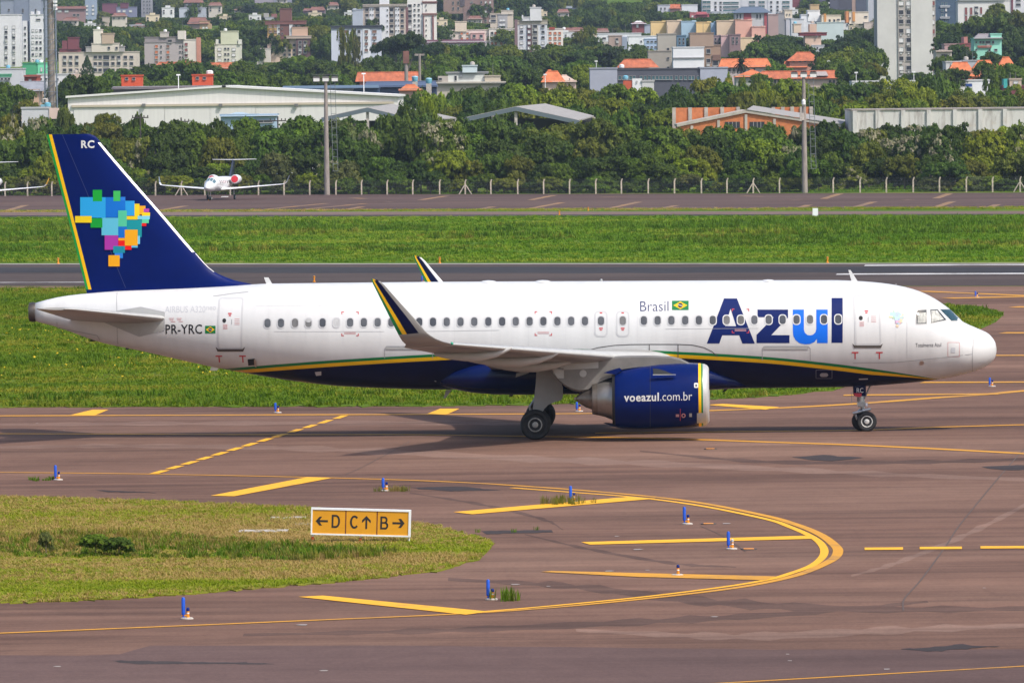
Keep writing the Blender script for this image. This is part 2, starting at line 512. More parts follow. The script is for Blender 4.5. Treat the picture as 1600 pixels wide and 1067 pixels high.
# small white survey dots and spalls on the pavement
for i in range(22):
    px, py = rng.uniform(20, 1590), rng.uniform(660, 1060)
    if py < 945 and py > 770 and px < 790: continue
    g = G(px, py); mb = MB()
    s = rng.uniform(0.04, 0.12)
    mb.add([(g.x + s*math.cos(a)*rng.uniform(.6,1.8), g.y + s*math.sin(a)*2, 0.02) for a in np.linspace(0, 5.2, 6)], [tuple(range(6))])
    structure(mb.obj('pavement_chip', mat('chip', (0.30,0.26,0.24), 0.9)))

# dark tyre sweeps and pale worn lanes on the taxiway, laid as thin worn sheets
M_TYRE = asphalt('tyre_darkened_asphalt', (0.088,0.053,0.043), (0.108,0.066,0.053), (0.134,0.084,0.068), 1.2)
M_WORN = asphalt('worn_pale_asphalt', (0.170,0.103,0.080), (0.208,0.130,0.101), (0.25,0.162,0.127), 1.2)
for pts, w, m_ in (([(-80,700),(200,697),(500,702),(800,716),(1100,728),(1400,742),(1680,752)], 2.2, M_WORN),
                   ([(700,905),(900,917),(1100,940),(1350,952),(1680,950)], 1.6, M_TYRE), ([(380,992),(700,985),(1000,972),(1250,958),(1450,940)], 1.1, M_TYRE),
                   ([(820,835),(920,858),(1050,880),(1150,886)], 0.7, M_TYRE), ([(640,770),(760,790),(850,812),(880,828)], 0.8, M_TYRE), ([(1000,705),(1200,722),(1450,722),(1680,715)], 1.4, M_TYRE),
                   ([(-80,664),(300,662),(700,661),(900,664)], 2.0, M_WORN), ([(900,985),(1150,995),(1400,985),(1680,975)], 1.3, M_WORN), ([(1330,900),(1400,880),(1500,840),(1600,790),(1680,740)], 0.9, M_WORN)):
    P = smooth_px(pts, 10); zz = 0.0048+0.0003*sum(o.name.startswith(("worn_lane","tyre_sweep")) for o in COL.objects)
    mb = MB(); v = []
    for i, p in enumerate(P):
        g = G(*p); k = 0.35+0.65*math.sin(math.pi*min(max(i/(len(P)-1), .02), .98))
        h_ = w*k*(1+0.35*math.sin(i*1.7)+0.2*math.sin(i*4.1+1))
        v += [(g.x, g.y+h_, zz), (g.x, g.y-h_*0.8, zz)]
    mb.add(v, [(2*i, 2*i+1, 2*i+3, 2*i+2) for i in range(len(P)-1)])
    structure(mb.obj('worn_lane' if m_ is M_WORN else 'tyre_sweep', m_))
# ------------------------------------------------------------------ the airliner
AIR = empty('airliner', (0, 0, 0), YAW)
tag(AIR, 'large white twin-engine airliner with navy tail and belly taxiing across the taxiway', 'airplane')
_rot = Matrix.Rotation(-YAW, 3, 'Z')
_camL = _rot @ CAM
def A(px, py, ly):
    """point of the airliner's own frame (x forward, y to port, z up) seen at a pixel, at lateral position ly"""
    v = _rot @ ray(px, py)
    t = (ly - _camL.y) / v.y
    p = _camL + v * t
    return p.x, p.z

def hermite(tab):
    X = np.array([t[0] for t in tab], float); Y = np.array([t[1] for t in tab], float)
    o = np.argsort(X); X = X[o]; Y = Y[o]
    m = np.zeros_like(Y)
    d = np.diff(Y) / np.diff(X)
    for i in range(1, len(X)-1):
        m[i] = 0 if d[i-1]*d[i] <= 0 else 2*d[i-1]*d[i]/(d[i-1]+d[i])
    m[0], m[-1] = d[0], d[-1]
    def f(x):
        x = min(max(x, X[0]), X[-1])
        i = min(max(int(np.searchsorted(X, x)) - 1, 0), len(X)-2)
        h = X[i+1]-X[i]; t = (x-X[i])/h
        return ((1+2*t)*(1-t)**2)*Y[i] + t*(1-t)**2*h*m[i] + t*t*(3-2*t)*Y[i+1] + t*t*(t-1)*h*m[i+1]
    return f

top_px = [(1557.2,546),(1555.5,536),(1552,529.5),(1544,521),(1525,512),(1502.5,501.5),(1490,488),(1474.7,476),(1454,463),(1431.6,453.4),(1406,446.6),(1376,442),(1338,439),(1300,437.8),(1000,439),(600,441.2),(420,443.2),(393,444.6),(267,450.7),(182,454.7),(137,458.5),(101,462.6),(77.5,467.3),(55,473.4),(46,475.5)]
bot_px = [(1557.2,547.5),(1555.7,556.7),(1548,567),(1535.4,575),(1520,581),(1497.5,587),(1467,592.7),(1436.7,596.3),(1376,601.8),(1333,604.3),(1200,606),(1000,607),(700,608.5),(658,608),(592,606),(532,603),(490,599),(445,593),(400,585.5),(343.5,575.4),(267.5,558.8),(220,548),(158,535),(89.4,511),(55,501.8),(46,499)]
ftop = hermite([A(px, py, 0) for px, py in top_px])
fbot = hermite([A(px, py, 0) for px, py in bot_px])
NOSE = A(1557.2, 546.7, 0)[0]; TAILX = A(46, 487, 0)[0]
fhw = hermite([(NOSE-s, w) for s, w in ((0,0.03),(0.03,.2),(.12,.38),(.3,.6),(.6,.85),(1,1.09),(1.5,1.31),(2,1.47),(3,1.70),(4,1.85),(5,1.94),(6.2,1.975),(8,1.975))] +
              [(TAILX+s, w) for s, w in ((0,.30),(1.7,.56),(3.7,.92),(5.7,1.25),(7.7,1.56),(9.7,1.82),(11.5,1.95),(13,1.975))])
def fus(x):
    zt, zb = ftop(x), fbot(x)
    return (zt+zb)/2, max((zt-zb)/2, 0.004), fhw(x)
def ysurf(x, z):
    zc, hh, hw = fus(x)
    q = (z-zc)/hh
    return -hw*math.sqrt(max(0.0, 1-q*q))
def fus_n(x, z):
    e = 0.01
    zc, hh, hw = fus(x)
    q = max(-0.999, min(0.999, (z-zc)/hh))
    ny = -math.sqrt(1-q*q)/hw; nz = q/hh
    # slope along x from the change of the section
    zc2, hh2, hw2 = fus(x+e)
    f1 = (ysurf(x, z)/hw)**2 + q*q
    q2 = (z-zc2)/hh2
    f2 = (ysurf(x, z)/hw2)**2 + q2*q2
    nx = (f2-f1)/e/2
    return Vector((nx, ny, nz)).normalized()
def S(px, py):
    """pixel to (x,z) on the starboard skin of the fuselage"""
    y = -1.9
    for _ in range(8):
        x, z = A(px, py, y)
        y = ysurf(x, z)
    return x, z

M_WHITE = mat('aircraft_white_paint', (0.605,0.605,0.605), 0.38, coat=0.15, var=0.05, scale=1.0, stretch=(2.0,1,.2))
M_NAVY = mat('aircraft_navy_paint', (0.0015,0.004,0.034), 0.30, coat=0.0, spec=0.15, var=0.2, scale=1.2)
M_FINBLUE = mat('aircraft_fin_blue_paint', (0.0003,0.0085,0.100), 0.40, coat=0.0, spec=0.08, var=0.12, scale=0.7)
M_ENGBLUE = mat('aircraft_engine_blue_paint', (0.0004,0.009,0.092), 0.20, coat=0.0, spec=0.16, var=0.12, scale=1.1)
M_YEL = mat('aircraft_yellow_paint', (0.84,0.47,0.003), 0.4, spec=0.3)
M_GRN = mat('aircraft_green_paint', (0.003,0.17,0.045), 0.4, spec=0.3)
M_GREY = mat('aircraft_grey_paint', (0.36,0.36,0.35), 0.40, coat=0.2, var=0.07, scale=1.5)
M_WINGGREY = mat('aircraft_wing_grey', (0.27,0.262,0.25), 0.42, coat=0.2, var=0.10, scale=1.0, stretch=(0.4,1.2,1))
M_LGREY = mat('aircraft_light_grey', (0.42,0.42,0.41), 0.4, var=0.06, scale=2)
M_SEAM = mat('panel_seam', (0.36,0.36,0.37), 0.6)
M_DSEAM = mat('dark_panel_seam', (0.08,0.075,0.075), 0.6)
M_METAL = mat('bare_metal', (0.62,0.61,0.60), 0.28, metal=1.0, var=0.06, scale=3)
M_HOT = mat('heat_stained_metal', (0.27,0.24,0.215), 0.42, metal=0.85, var=0.2, scale=3)
M_TITAN = mat('exhaust_titanium', (0.36,0.35,0.34), 0.38, metal=0.9, var=0.12, scale=3)
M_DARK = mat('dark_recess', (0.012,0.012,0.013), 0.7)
M_RUBBERT = mat('tyre_rubber', (0.016,0.016,0.017), 0.72, var=0.3, scale=6)
M_RIM = mat('wheel_rim', (0.62,0.61,0.58), 0.42, metal=0.2, var=0.15, scale=9)
M_RIMD = mat('wheel_rim_dark', (0.16,0.155,0.15), 0.5, metal=0.4)
M_STRUT = mat('gear_strut_metal', (0.42,0.43,0.44), 0.35, metal=0.6, var=0.2, scale=8)
M_GLASS = mat('cabin_window_pane', (0.055,0.058,0.066), 0.12, spec=0.6, var=0.4, scale=1.2)
M_COCK = mat('cockpit_glass', (0.020,0.028,0.034), 0.04, spec=0.8)
M_COCKT = mat('cockpit_glass_teal', (0.016,0.050,0.062), 0.05, spec=0.8)
M_FRAME = mat('window_surround', (0.50,0.50,0.51), 0.4)
M_RED = mat('marking_red', (0.50,0.03,0.04), 0.5)
M_PINK = mat('marking_faint_red', (0.55,0.28,0.28), 0.5)
M_INK = mat('marking_black', (0.012,0.012,0.016), 0.5)
M_FAINT = mat('marking_grey', (0.46,0.47,0.50), 0.5)
M_TITLE = mat('title_navy', (0.004,0.014,0.105), 0.4, spec=0.15)
M_TITLEB = mat('title_blue', (0.003,0.135,0.70), 0.4, spec=0.25)
M_SILL = mat('door_sill_bronze', (0.075,0.062,0.055), 0.55)

# --- fuselage: rings whose vertices follow the stripe so that each colour is its own band of faces
green_px = [(330,578),(345,576.3),(400,572),(490,565),(580,559),(670,553.8),(780,548.5),(891,545.2),(932,545.9),(1015,547.3),(1060,549.6),(1101,551.6),(1200,557.8),(1265.6,564.2),(1331,571.8),(1397,581.2),(1462,592),(1480,596)]
gtab = [S(px, py) for px, py in green_px]
gz = hermite(gtab)
gx0, gx1 = gtab[0][0], gtab[-1][0]
def band_z(x):
    g = gz(x)
    if x < gx0 or x > gx1: g = -1
    k = min(1.0, max(0.25, (gx1-x)/3.0))
    return g, g-0.11*k, g-0.11*k-0.14*k
def ang(x, z):
    zc, hh, hw = fus(x)
    return math.acos(max(-1, min(1, (zc-z)/hh)))     # 0 at the keel, pi at the crown
st = list(np.linspace(TAILX+0.22, gx0-0.15, 16)) + list(np.linspace(gx0, gx1, 90)) + list(NOSE-np.array([3.0,2.7,2.4,2.1,1.8,1.55,1.3,1.05,.85,.65,.5,.38,.28,.2,.13,.08,.045,.02,.006]))
st = sorted(set(round(float(s), 4) for s in st))
NN, NY, NG, NW = 12, 1, 1, 30
rings_ = []
for x in st:
    zc, hh, hw = fus(x)
    g, y_, n_ = band_z(x)
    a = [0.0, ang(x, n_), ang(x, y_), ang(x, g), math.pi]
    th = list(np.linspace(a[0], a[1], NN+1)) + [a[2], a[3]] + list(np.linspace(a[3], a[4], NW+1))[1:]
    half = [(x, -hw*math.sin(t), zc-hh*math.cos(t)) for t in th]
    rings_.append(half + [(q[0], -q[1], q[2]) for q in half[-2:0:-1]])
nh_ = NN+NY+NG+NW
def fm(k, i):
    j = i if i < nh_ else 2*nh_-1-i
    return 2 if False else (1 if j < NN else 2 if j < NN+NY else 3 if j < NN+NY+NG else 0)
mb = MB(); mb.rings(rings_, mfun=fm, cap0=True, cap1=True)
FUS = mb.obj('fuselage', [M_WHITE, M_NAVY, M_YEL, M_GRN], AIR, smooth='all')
# tail exhaust
mb = MB()
zc, hh, hw = fus(TAILX+0.22)
mb.lathe_x([(TAILX+0.24,0.37,zc),(TAILX+0.15,0.385,zc),(TAILX,0.36,zc),(TAILX-0.02,0.30,zc),(TAILX+0.2,0.26,zc)], 0, zc, 24, 0, True, True)
mb.obj('tail_exhaust', mat('exhaust_brown_metal', (0.10,0.085,0.075), 0.45, metal=0.7, var=0.2, scale=4), AIR, smooth=35)

# --- decals: thin skins cut along the curvature and laid on a surface
def decal_mesh(polys, surf, nrm, off, dz=0.12, dx=0.4):
    bm = bmesh.new()
    for poly in polys:
        vs_ = [bm.verts.new((p[0], 0, p[1])) for p in poly]
        try: bm.faces.new(vs_)
        except ValueError: pass
    zs = [v.co.z for v in bm.verts]; xs_ = [v.co.x for v in bm.verts]
    for lo, hi, step, no in ((min(zs), max(zs), dz, (0,0,1)), (min(xs_), max(xs_), dx, (1,0,0))):
        k = math.floor(lo/step)+1
        while k*step < hi:
            bmesh.ops.bisect_plane(bm, geom=bm.verts[:]+bm.edges[:]+bm.faces[:], dist=1e-5, plane_co=Vector(no)*(k*step), plane_no=no)
            k += 1
    bmesh.ops.triangulate(bm, faces=bm.faces[:])
    for v in bm.verts:
        x, z = v.co.x, v.co.z
        n = nrm(x, z)
        v.co = Vector((x, surf(x, z), z)) + n*off
    for f in bm.faces:
        f.smooth = True
        c = f.calc_center_median()
        if f.normal.dot(nrm(c.x, c.z)) < 0: f.normal_flip()
    return bm

def decal(name, polys, m, parent=AIR, off=0.006, surf=ysurf, nrm=fus_n, dz=0.12, dx=0.4):
    bm = decal_mesh(polys, surf, nrm, off, dz, dx)
    me = bpy.data.meshes.new(name)
    bm.to_mesh(me); bm.free()
    me.materials.append(m)
    o = link(name, me, parent)
    if name.split('_')[-1] in ('notice', 'placard', 'marks', 'mark'): o['kind'] = 'stuff'
    return o

def pxp(poly):
    return [S(*p) for p in poly]

def rrect(x0, z0, x1, z1, r, n=4):
    out = []
    for cx, cz, a0 in ((x1-r, z1-r, 0), (x0+r, z1-r, 90), (x0+r, z0+r, 180), (x1-r, z0+r, 270)):
        for k in range(n+1):
            a = R_(a0+90*k/n)
            out.append((cx+r*math.cos(a), cz+r*math.sin(a)))
    return out

def ring_polys(o, i):
    n = len(o)
    return [[o[k], o[(k+1) % n], i[(k+1) % n], i[k]] for k in range(n)]

def line_polys(pts, w):
    out = []
    for (x0, z0), (x1, z1) in zip(pts[:-1], pts[1:]):
        L = math.hypot(x1-x0, z1-z0) or 1
        nx, nz = -(z1-z0)/L*w/2, (x1-x0)/L*w/2
        out.append([(x0+nx, z0+nz), (x1+nx, z1+nz), (x1-nx, z1-nz), (x0-nx, z0-nz)])
    return out

_txt_cache = []
def text_polys(s, bold=0.0):
    cu = bpy.data.curves.new('t', 'FONT')
    cu.body = s
    cu.offset = bold
    cu.space_character = 1.0+max(0.0, bold)*4
    cu.resolution_u = 3
    ob = bpy.data.objects.new('t', cu)
    COL.objects.link(ob)
    bpy.context.view_layer.update()
    me = bpy.data.meshes.new_from_object(ob)
    P = [[(me.vertices[i].co.x, me.vertices[i].co.y) for i in f.vertices] for f in me.polygons]
    bpy.data.objects.remove(ob); bpy.data.curves.remove(cu); bpy.data.meshes.remove(me)
    return P

def fit(polys, x0, z0, x1, z1):
    xs_ = [p[0] for q in polys for p in q]; zs = [p[1] for q in polys for p in q]
    a, b_, c, d = min(xs_), max(xs_), min(zs), max(zs)
    return [[(x0+(p[0]-a)/(b_-a)*(x1-x0), z0+(p[1]-c)/(d-c)*(z1-z0)) for p in q] for q in polys]

def text_decal(name, s, px0, py0, px1, py1, m, bold=0.0, parent=AIR, off=0.006):
    x0, z1 = S(px0, py0); x1, z0 = S(px1, py1)
    return decal(name, fit(text_polys(s, bold), x0, z0, x1, z1), m, parent, off)

# --- cabin windows
win_px = [418,439,461,482,504,525.5,547,568.5,590,611.5,655,676.5,698,719.5,741,763,784.6,805.8,827.5,849,870.9,892.4,914,939,973,1006,1027.5,1049,1070.6,1092,1113.6,1135.4,1157.5,1178.7,1201,1222.8,1244.6,1265.6,1287.4,1309.7]
M_PANES = [mat('cabin_pane_%s' % n, c, 0.15, var=0.35, scale=2.0, stretch=(1,1,0.6)) for n, c in (('dim', (0.085,0.088,0.095)), ('darker', (0.055,0.058,0.066)), ('with_shade_half', (0.16,0.155,0.15)), ('shade_down', (0.46,0.46,0.46)))]
rw = random.Random(4)
for i, px in enumerate(win_px):
    py = 505 + (px-418)*(499-505)/(1310-418)
    cx, cz = S(px, py)
    w, h = 0.122, 0.168
    o = rrect(cx-w-0.035, cz-h-0.035, cx+w+0.035, cz+h+0.035, 0.13)
    q = rrect(cx-w, cz-h, cx+w, cz+h, 0.11)
    f = decal('passenger_window', ring_polys(o, q), M_WHITE if 1100 < px else M_FRAME, off=0.014, dx=5)
    k = {525.5: 3, 482: 2, 461: 2}.get(px, rw.choice([0,0,0,1,1,2]))
    decal('pane', [q], M_PANES[k], f, 0.010, dx=5)
    if k == 2:
        decal('shade', [rrect(cx-w, cz+0.02, cx+w, cz+h, 0.10)], M_PANES[3] if px in (482,) else M_PANES[2], f, 0.012, dx=5)

# --- doors, exits, hatches
def door(name, x0, y0, x1, y1, rpx, lw, m=M_FRAME, skew=0):
    a = S(x0, y1); b_ = S(x1, y0)
    o = rrect(a[0], a[1], b_[0], b_[1], rpx/40.0)
    q = rrect(a[0]+lw, a[1]+lw, b_[0]-lw, b_[1]-lw, max(0.02, rpx/40.0-lw))
    zm = (a[1]+b_[1])/2
    sk = lambda P: [(p[0]+skew*(p[1]-zm), p[1]) for p in P]
    d = decal(name, [sk(q)], M_WHITE, off=0.006)
    decal('door_surround', ring_polys(sk(o), sk(q)), m, d, 0.010)
    return d
for name, x0, y0, x1, y1, sx0, sx1, sy0, sy1, sk in (('passenger_door', 341, 464, 380, 546, 337, 383, 543, 549, 0.03), ('passenger_door', 1335, 460, 1375, 540, 1331.5, 1379.5, 537.5, 543.5, -0.02)):
    d = door(name, x0, y0, x1, y1, 5, 0.07, skew=sk)
    decal('door_sill', [pxp([(sx0,sy0-1),(sx0+4,sy0+2),(sx1-4,sy0+2),(sx1,sy0-1),(sx1-3,sy1),(sx0+3,sy1)])], M_SILL, d, 0.016)
    mx = (x0+x1)/2; my = y0+36
    c = S(mx-10, my+1)
    decal('door_window', [[(c[0]+0.075*math.cos(a), c[1]+0.085*math.sin(a)) for a in np.linspace(0, 2*math.pi, 14, endpoint=False)]], M_DARK, d, 0.013, dx=5)
    decal('door_handle', [pxp([(mx+1,my-1),(mx+2.2,my-1),(mx+2.2,my+7),(mx+1,my+7)])], M_SEAM, d, 0.013)
    decal('door_placard', [pxp([(mx-4,my-11),(mx+1.5,my-11),(mx+1.5,my-9),(mx-4,my-9)]), pxp([(mx-3,my-8),(mx+0.5,my-8),(mx+0.5,my-6),(mx-3,my-6)])], M_RED, d, 0.013)
    decal('door_notice', [pxp([(mx-12,my+k),(mx-5,my+k),(mx-5,my+k+1),(mx-12,my+k+1)]) for k in (7,9,11,13)] + [pxp([(mx+6,my+k),(mx+14,my+k),(mx+14,my+k+.8),(mx+6,my+k+.8)]) for k in (-2,1,4,6.5)], M_PINK, d, 0.013)
    for tx in (x0+1, x1-1):
        t = S(tx, sy1+7)
        decal('jacking_mark', [[(t[0]-.13,t[1]+.02),(t[0]+.13,t[1]+.02),(t[0]+.13,t[1]-.03),(t[0]-.13,t[1]-.03)],[(t[0]-.02,t[1]-.03),(t[0]+.025,t[1]-.03),(t[0]+.025,t[1]-.26),(t[0]-.02,t[1]-.26)]], M_RED, d, 0.008)
for px in (939, 973):
    d = door('overwing_exit', px-10.3, 485.5, px+10.3, 526.5, 6.5, 0.06)
    py = 502
    decal('exit_placard', [pxp([(px-2,488),(px+2,488),(px+2,490),(px-2,490)]), pxp([(px-3,512),(px+3,512),(px+3,514),(px-3,514)]), pxp([(px-2,515),(px+2,515),(px+2,516.5),(px-2,516.5)])], M_RED, d, 0.013)
for x0, y0, x1, y1 in ((1191,541,1266,563),(601,541,676,560)):
    o = pxp([(x0,y1),(x0,y0+4),(x0+3,y0),(x1-3,y0),(x1,y0+4),(x1,y1)])
    d = decal('cargo_door_seam', line_polys(o, 0.025), M_SEAM, AIR, 0.007)
    decal('cargo_door_hinge', [pxp([(x0+2,y0+1),(x1-3,y0+1),(x1-3,y0+4.6),(x0+2,y0+4.6)])], M_LGREY, d, 0.020)
    decal('hinge_shadow_gap', [pxp([(x0+2,y0+4.6),(x1-3,y0+4.6),(x1-3,y0+5.5),(x0+2,y0+5.5)])], M_SEAM, d, 0.012)
for nm, pts, w in (('radome_seam', [(1527,513),(1521,530),(1519.5,550),(1519,570),(1519,581)], 0.022), ('tail_seam', [(183.5,455),(182.5,480),(183,505),(184,535),(184.5,541)], 0.025),
                   ('nose_seam', [(1418,450),(1417,480),(1417,520),(1417,560)], 0.010), ('belly_seam', [(1333,567),(1400,566),(1460,560),(1519,553)], 0.02),
                   ('skin_seam', [(428,518),(560,518),(600,518)], 0.012), ('skin_seam', [(640,518),(780,516)], 0.012), ('skin_seam', [(1040,514),(1185,513)], 0.012),
                   ('fairing_seam', [(905,551),(935,543),(960,539.5),(985,538.3),(1012,538),(1060,538),(1082,539),(1100,543),(1112,549),(1122,557)], 0.03),
                   ('fairing_seam', [(1014.5,538),(1014.5,553)], 0.03), ('fairing_seam', [(1059.5,538),(1059.5,558)], 0.03), ('stabiliser_seam', [(333,463),(360,459),(388,456)], 0.03),
                   ('tail_access_seam', [(89,503),(90,512),(152,524),(156,531)], 0.025)):
    decal(nm, line_polys(pxp(pts), w), M_DSEAM if nm == 'fairing_seam' else M_SEAM, AIR, 0.008)
for cx, cy_ in ((547, 506), (849, 505.5), (1157, 501.5)):
    P = []
    for sx in (-1, 1):
        for sy in (-1, 1):
            x, y = cx+sx*13.5, cy_+sy*19
            P += [pxp([(x,y),(x-sx*4,y),(x-sx*4,y-sy*1.2),(x,y-sy*1.2)]), pxp([(x,y),(x,y-sy*4),(x-sx*1.2,y-sy*4),(x-sx*1.2,y)])]
    decal('cut_here_marks', P, M_RED, AIR, 0.009)
    decal('cut_here_notice', [pxp([(cx-9,cy_+k),(cx+9,cy_+k),(cx+9,cy_+k+.9),(cx-9,cy_+k+.9)]) for k in (13.0,15.0)], M_PINK, AIR, 0.009)
for px in (420,478,536,594,652,710,768,826,884,996,1058,1120,1182,1244,1306,1400):
    decal('skin_joint', line_polys(pxp([(px,443),(px,460),(px,480),(px,500),(px,520),(px,540)]), 0.011), mat('skin_joint_grey', (0.56,0.56,0.57), 0.5), AIR, 0.004)
for a_, b2, y0_, y1_ in ((400,890,478,475),(900,1330,474,471),(400,890,462,459),(900,1330,458,455)):
    decal('skin_lap', line_polys(pxp([(a_,y0_),((a_+b2)/2,(y0_+y1_)/2),(b2,y1_)]), 0.010), mat('skin_joint_grey', (0.56,0.56,0.57), 0.5), AIR, 0.004)
decal('service_notice', [pxp([(264+k,497),(272+k,497),(272+k,498),(264+k,498)]) for k in (0,12)] + [pxp([(265+k,499.5),(271+k,499.5),(271+k,500.5),(265+k,500.5)]) for k in (0,12)] + [pxp([(267+k,502),(274+k,502),(274+k,503),(267+k,503)]) for k in (0,12)], M_PINK, AIR, 0.008)
decal('static_port', [pxp([(1486,543),(1492.5,543),(1492.5,551),(1486,551)])], M_FAINT, AIR, 0.010)
decal('static_port_marks', line_polys(pxp([(1481,535),(1499,535),(1499,557),(1481,557),(1481,535)]), 0.018)[::1], M_PINK, AIR, 0.007)
c = S(1440, 567)
decal('probe_plate', [[(c[0]+.09*math.cos(a), c[1]+.09*math.sin(a)) for a in np.linspace(0, 6.28, 12, endpoint=False)]], M_METAL, AIR, 0.012)
decal('service_hatch', [rrect(*S(1281,588.5), *S(1294,582.5), 0.08)], mat('hatch_grey', (0.30,0.30,0.33), 0.5), AIR, 0.010)
decal('service_hatch_marks', line_polys(pxp([(1275,578),(1300,578),(1300,591),(1275,591),(1275,578)]), 0.02), mat('hatch_mark_dim', (0.14,0.14,0.18), 0.5), AIR, 0.007)
decal('lamp_cover', [pxp([(1342,591.2),(1356,590.8),(1356,592.6),(1342,593)])], M_FAINT, AIR, 0.010)
decal('valve_plate', [pxp([(492,581),(502,580),(502,586),(494,587)])], M_FAINT, AIR, 0.010)
decal('vent_opening', [pxp([(387,561),(398,560),(399,570),(388,571)])], M_DARK, AIR, 0.012)
decal('vent_flap', [pxp([(397,561),(400.5,562),(401,573),(398,572)])], M_METAL, AIR, 0.03)

# --- lettering and emblems on the fuselage
zm_ = lambda P: pxp([(980+x/4.444, 450+y/4.444) for x, y in P])
Az = [[(553,385),(672,73),(718,73),(718,145),(680,265),(680,328),(660,328),(640,385)], [(718,73),(762,73),(886,385),(800,385),(778,328),(757,328),(757,265),(718,145)], [(680,265),(757,265),(757,328),(680,328)]]
decal('title_letter', [zm_(P) for P in Az], M_TITLE, off=0.007)
decal('title_letter', [zm_([(905,150),(1117,150),(1117,205),(1000,327),(1127,327),(1127,382),(898,382),(898,325),(1018,203),(905,203)])], M_TITLE, off=0.007)
decal('title_letter', [zm_([(1150,150),(1227,150),(1227,290),(1235,312),(1252,326),(1270,329),(1290,324),(1307,308),(1313,285),(1313,150),(1392,150),(1392,382),(1318,382),(1318,352),(1300,375),(1270,388),(1235,391),(1195,382),(1168,360),(1153,330),(1150,295)])], M_TITLEB, off=0.007)
decal('title_letter', [zm_([(1419,70),(1496,70),(1496,380),(1419,380)])], M_TITLE, off=0.007)
text_decal('country_name', 'Brasil', 1000.3, 471, 1044.5, 486, M_TITLE, -0.012)
text_decal('registration', 'PR-YRC', 258.5, 507, 316, 521.5, M_INK, 0.012)
text_decal('type_name', 'AIRBUS A320', 258, 478.5, 321, 488, M_FAINT, -0.004)
text_decal('type_name', 'neo', 322.5, 479, 337.5, 484, M_FAINT, -0.004)
text_decal('ship_name', 'Totalmente Azul', 1430.5, 536.3, 1470.5, 541.6, M_INK, -0.003)
def flag(x0, y0, x1, y1):
    f = decal('flag', [pxp([(x0,y0),(x1,y0),(x1,y1),(x0,y1)])], M_GRN, off=0.007)
    mx, my = (x0+x1)/2, (y0+y1)/2; dx, dy = (x1-x0)/2, (y1-y0)/2
    decal('flag_rhombus', [pxp([(x0+dx*.16,my),(mx,y0+dy*.2),(x1-dx*.16,my),(mx,y1-dy*.2)])], M_YEL, f, 0.010)
    c = S(mx, my); r = dy*0.52/40.6
    decal('flag_disc', [[(c[0]+r*math.cos(a), c[1]+r*math.sin(a)) for a in np.linspace(0, 6.28, 16, endpoint=False)]], M_INK, f, 0.013)
    decal('flag_band', [[(c[0]-r*.9,c[1]+r*.35),(c[0]+r*.9,c[1]-r*.1),(c[0]+r*.9,c[1]-r*.35),(c[0]-r*.9,c[1]+r*.1)]], M_WHITE, f, 0.015)
flag(1050, 470, 1076, 484.5)
flag(320.5, 509, 336.8, 520.8)

MAP = [(266,445,430,577,(42,169,234)),(430,445,557,575,(11,116,214)),(348,398,407,471,(26,170,58)),(480,404,525,470,(65,191,95)),(530,443,557,467,(42,126,224)),(557,468,616,563,(41,160,230)),(616,487,648,575,(253,210,23)),(567,566,637,588,(253,210,23)),(648,500,686,556,(248,169,30)),(675,518,710,541,(178,63,165)),(664,543,715,566,(253,210,23)),(637,564,714,587,(127,208,230)),(664,587,708,611,(95,208,160)),(660,611,692,630,(232,17,26)),(567,590,663,700,(18,151,160)),(511,530,567,633,(85,201,160)),(404,577,512,689,(98,195,223)),(333,580,410,640,(18,163,58)),(233,566,340,608,(255,214,26)),(512,633,567,705,(13,111,208)),(637,692,652,745,(120,205,240)),(597,755,637,768,(90,190,235)),(512,706,555,722,(248,169,30)),(512,722,597,782,(238,19,19)),(554,653,637,755,(251,174,23)),(424,689,511,782,(176,55,168)),(488,802,542,836,(42,134,224)),(479,758,555,802,(26,143,165)),(448,817,521,888,(251,174,23))]
def tilemat(rgb, pale=False):
    c = srgb(*rgb)
    if pale: c = tuple(0.45*a+0.36 for a in c)
    else: c = tuple(min(0.8, a*0.85) for a in c)
    return mat('tile_%d_%d_%d%s' % (*rgb, '_pale' if pale else ''), c, 0.4, spec=0.25)
for k, (a, b_, c, d, rgb) in enumerate(MAP):
    tx = lambda u, v: (1389 + (u-233)*25/482.0, 485 + (v-398)*26/490.0)
    decal('emblem_tile', [pxp([tx(a,b_), tx(c,b_), tx(c,d), tx(a,d)])], tilemat(rgb, True), off=0.006+0.0006*k)

# --- cockpit windows
zc_ = lambda P: pxp([(1300+x/3.952, 420+y/3.952) for x, y in P])
for P, m_ in (([(530,256),(583,254),(583,338),(522,340),(517,278)], M_COCK), ([(607,253),(650,252),(706,316),(612,336)], M_COCK), ([(668,252),(728,252),(790,317),(737,321)], M_COCKT)):
    cx = sum(p[0] for p in P)/len(P); cy_ = sum(p[1] for p in P)/len(P)
    big = [(cx+(x-cx)*1.0+(5 if x > cx else -5), cy_+(y-cy_)+(5 if y > cy_ else -5)) for x, y in P]
    f = decal('cockpit_window', ring_polys(zc_(big), zc_(P)), M_LGREY, off=0.010, dz=0.06, dx=0.1)
    decal('pane', [zc_(P)], m_, f, 0.012, dz=0.06, dx=0.1)
    if m_ is M_COCK:      # glare painted as a pale panel on the first window, blind on the second
        c = zc_([(535,275),(578,270),(578,333),(528,335)]) if P[0][0] == 530 else zc_([(612,258),(648,258),(690,312),(615,330)])
        decal('sun_blind', [c], mat('glare_and_blind_cream', (0.40,0.40,0.37) if P[0][0] == 530 else (0.23,0.18,0.13), 0.7, var=0.4, scale=6, stretch=(2,1,.5)), f, 0.013, dz=0.06, dx=0.1)

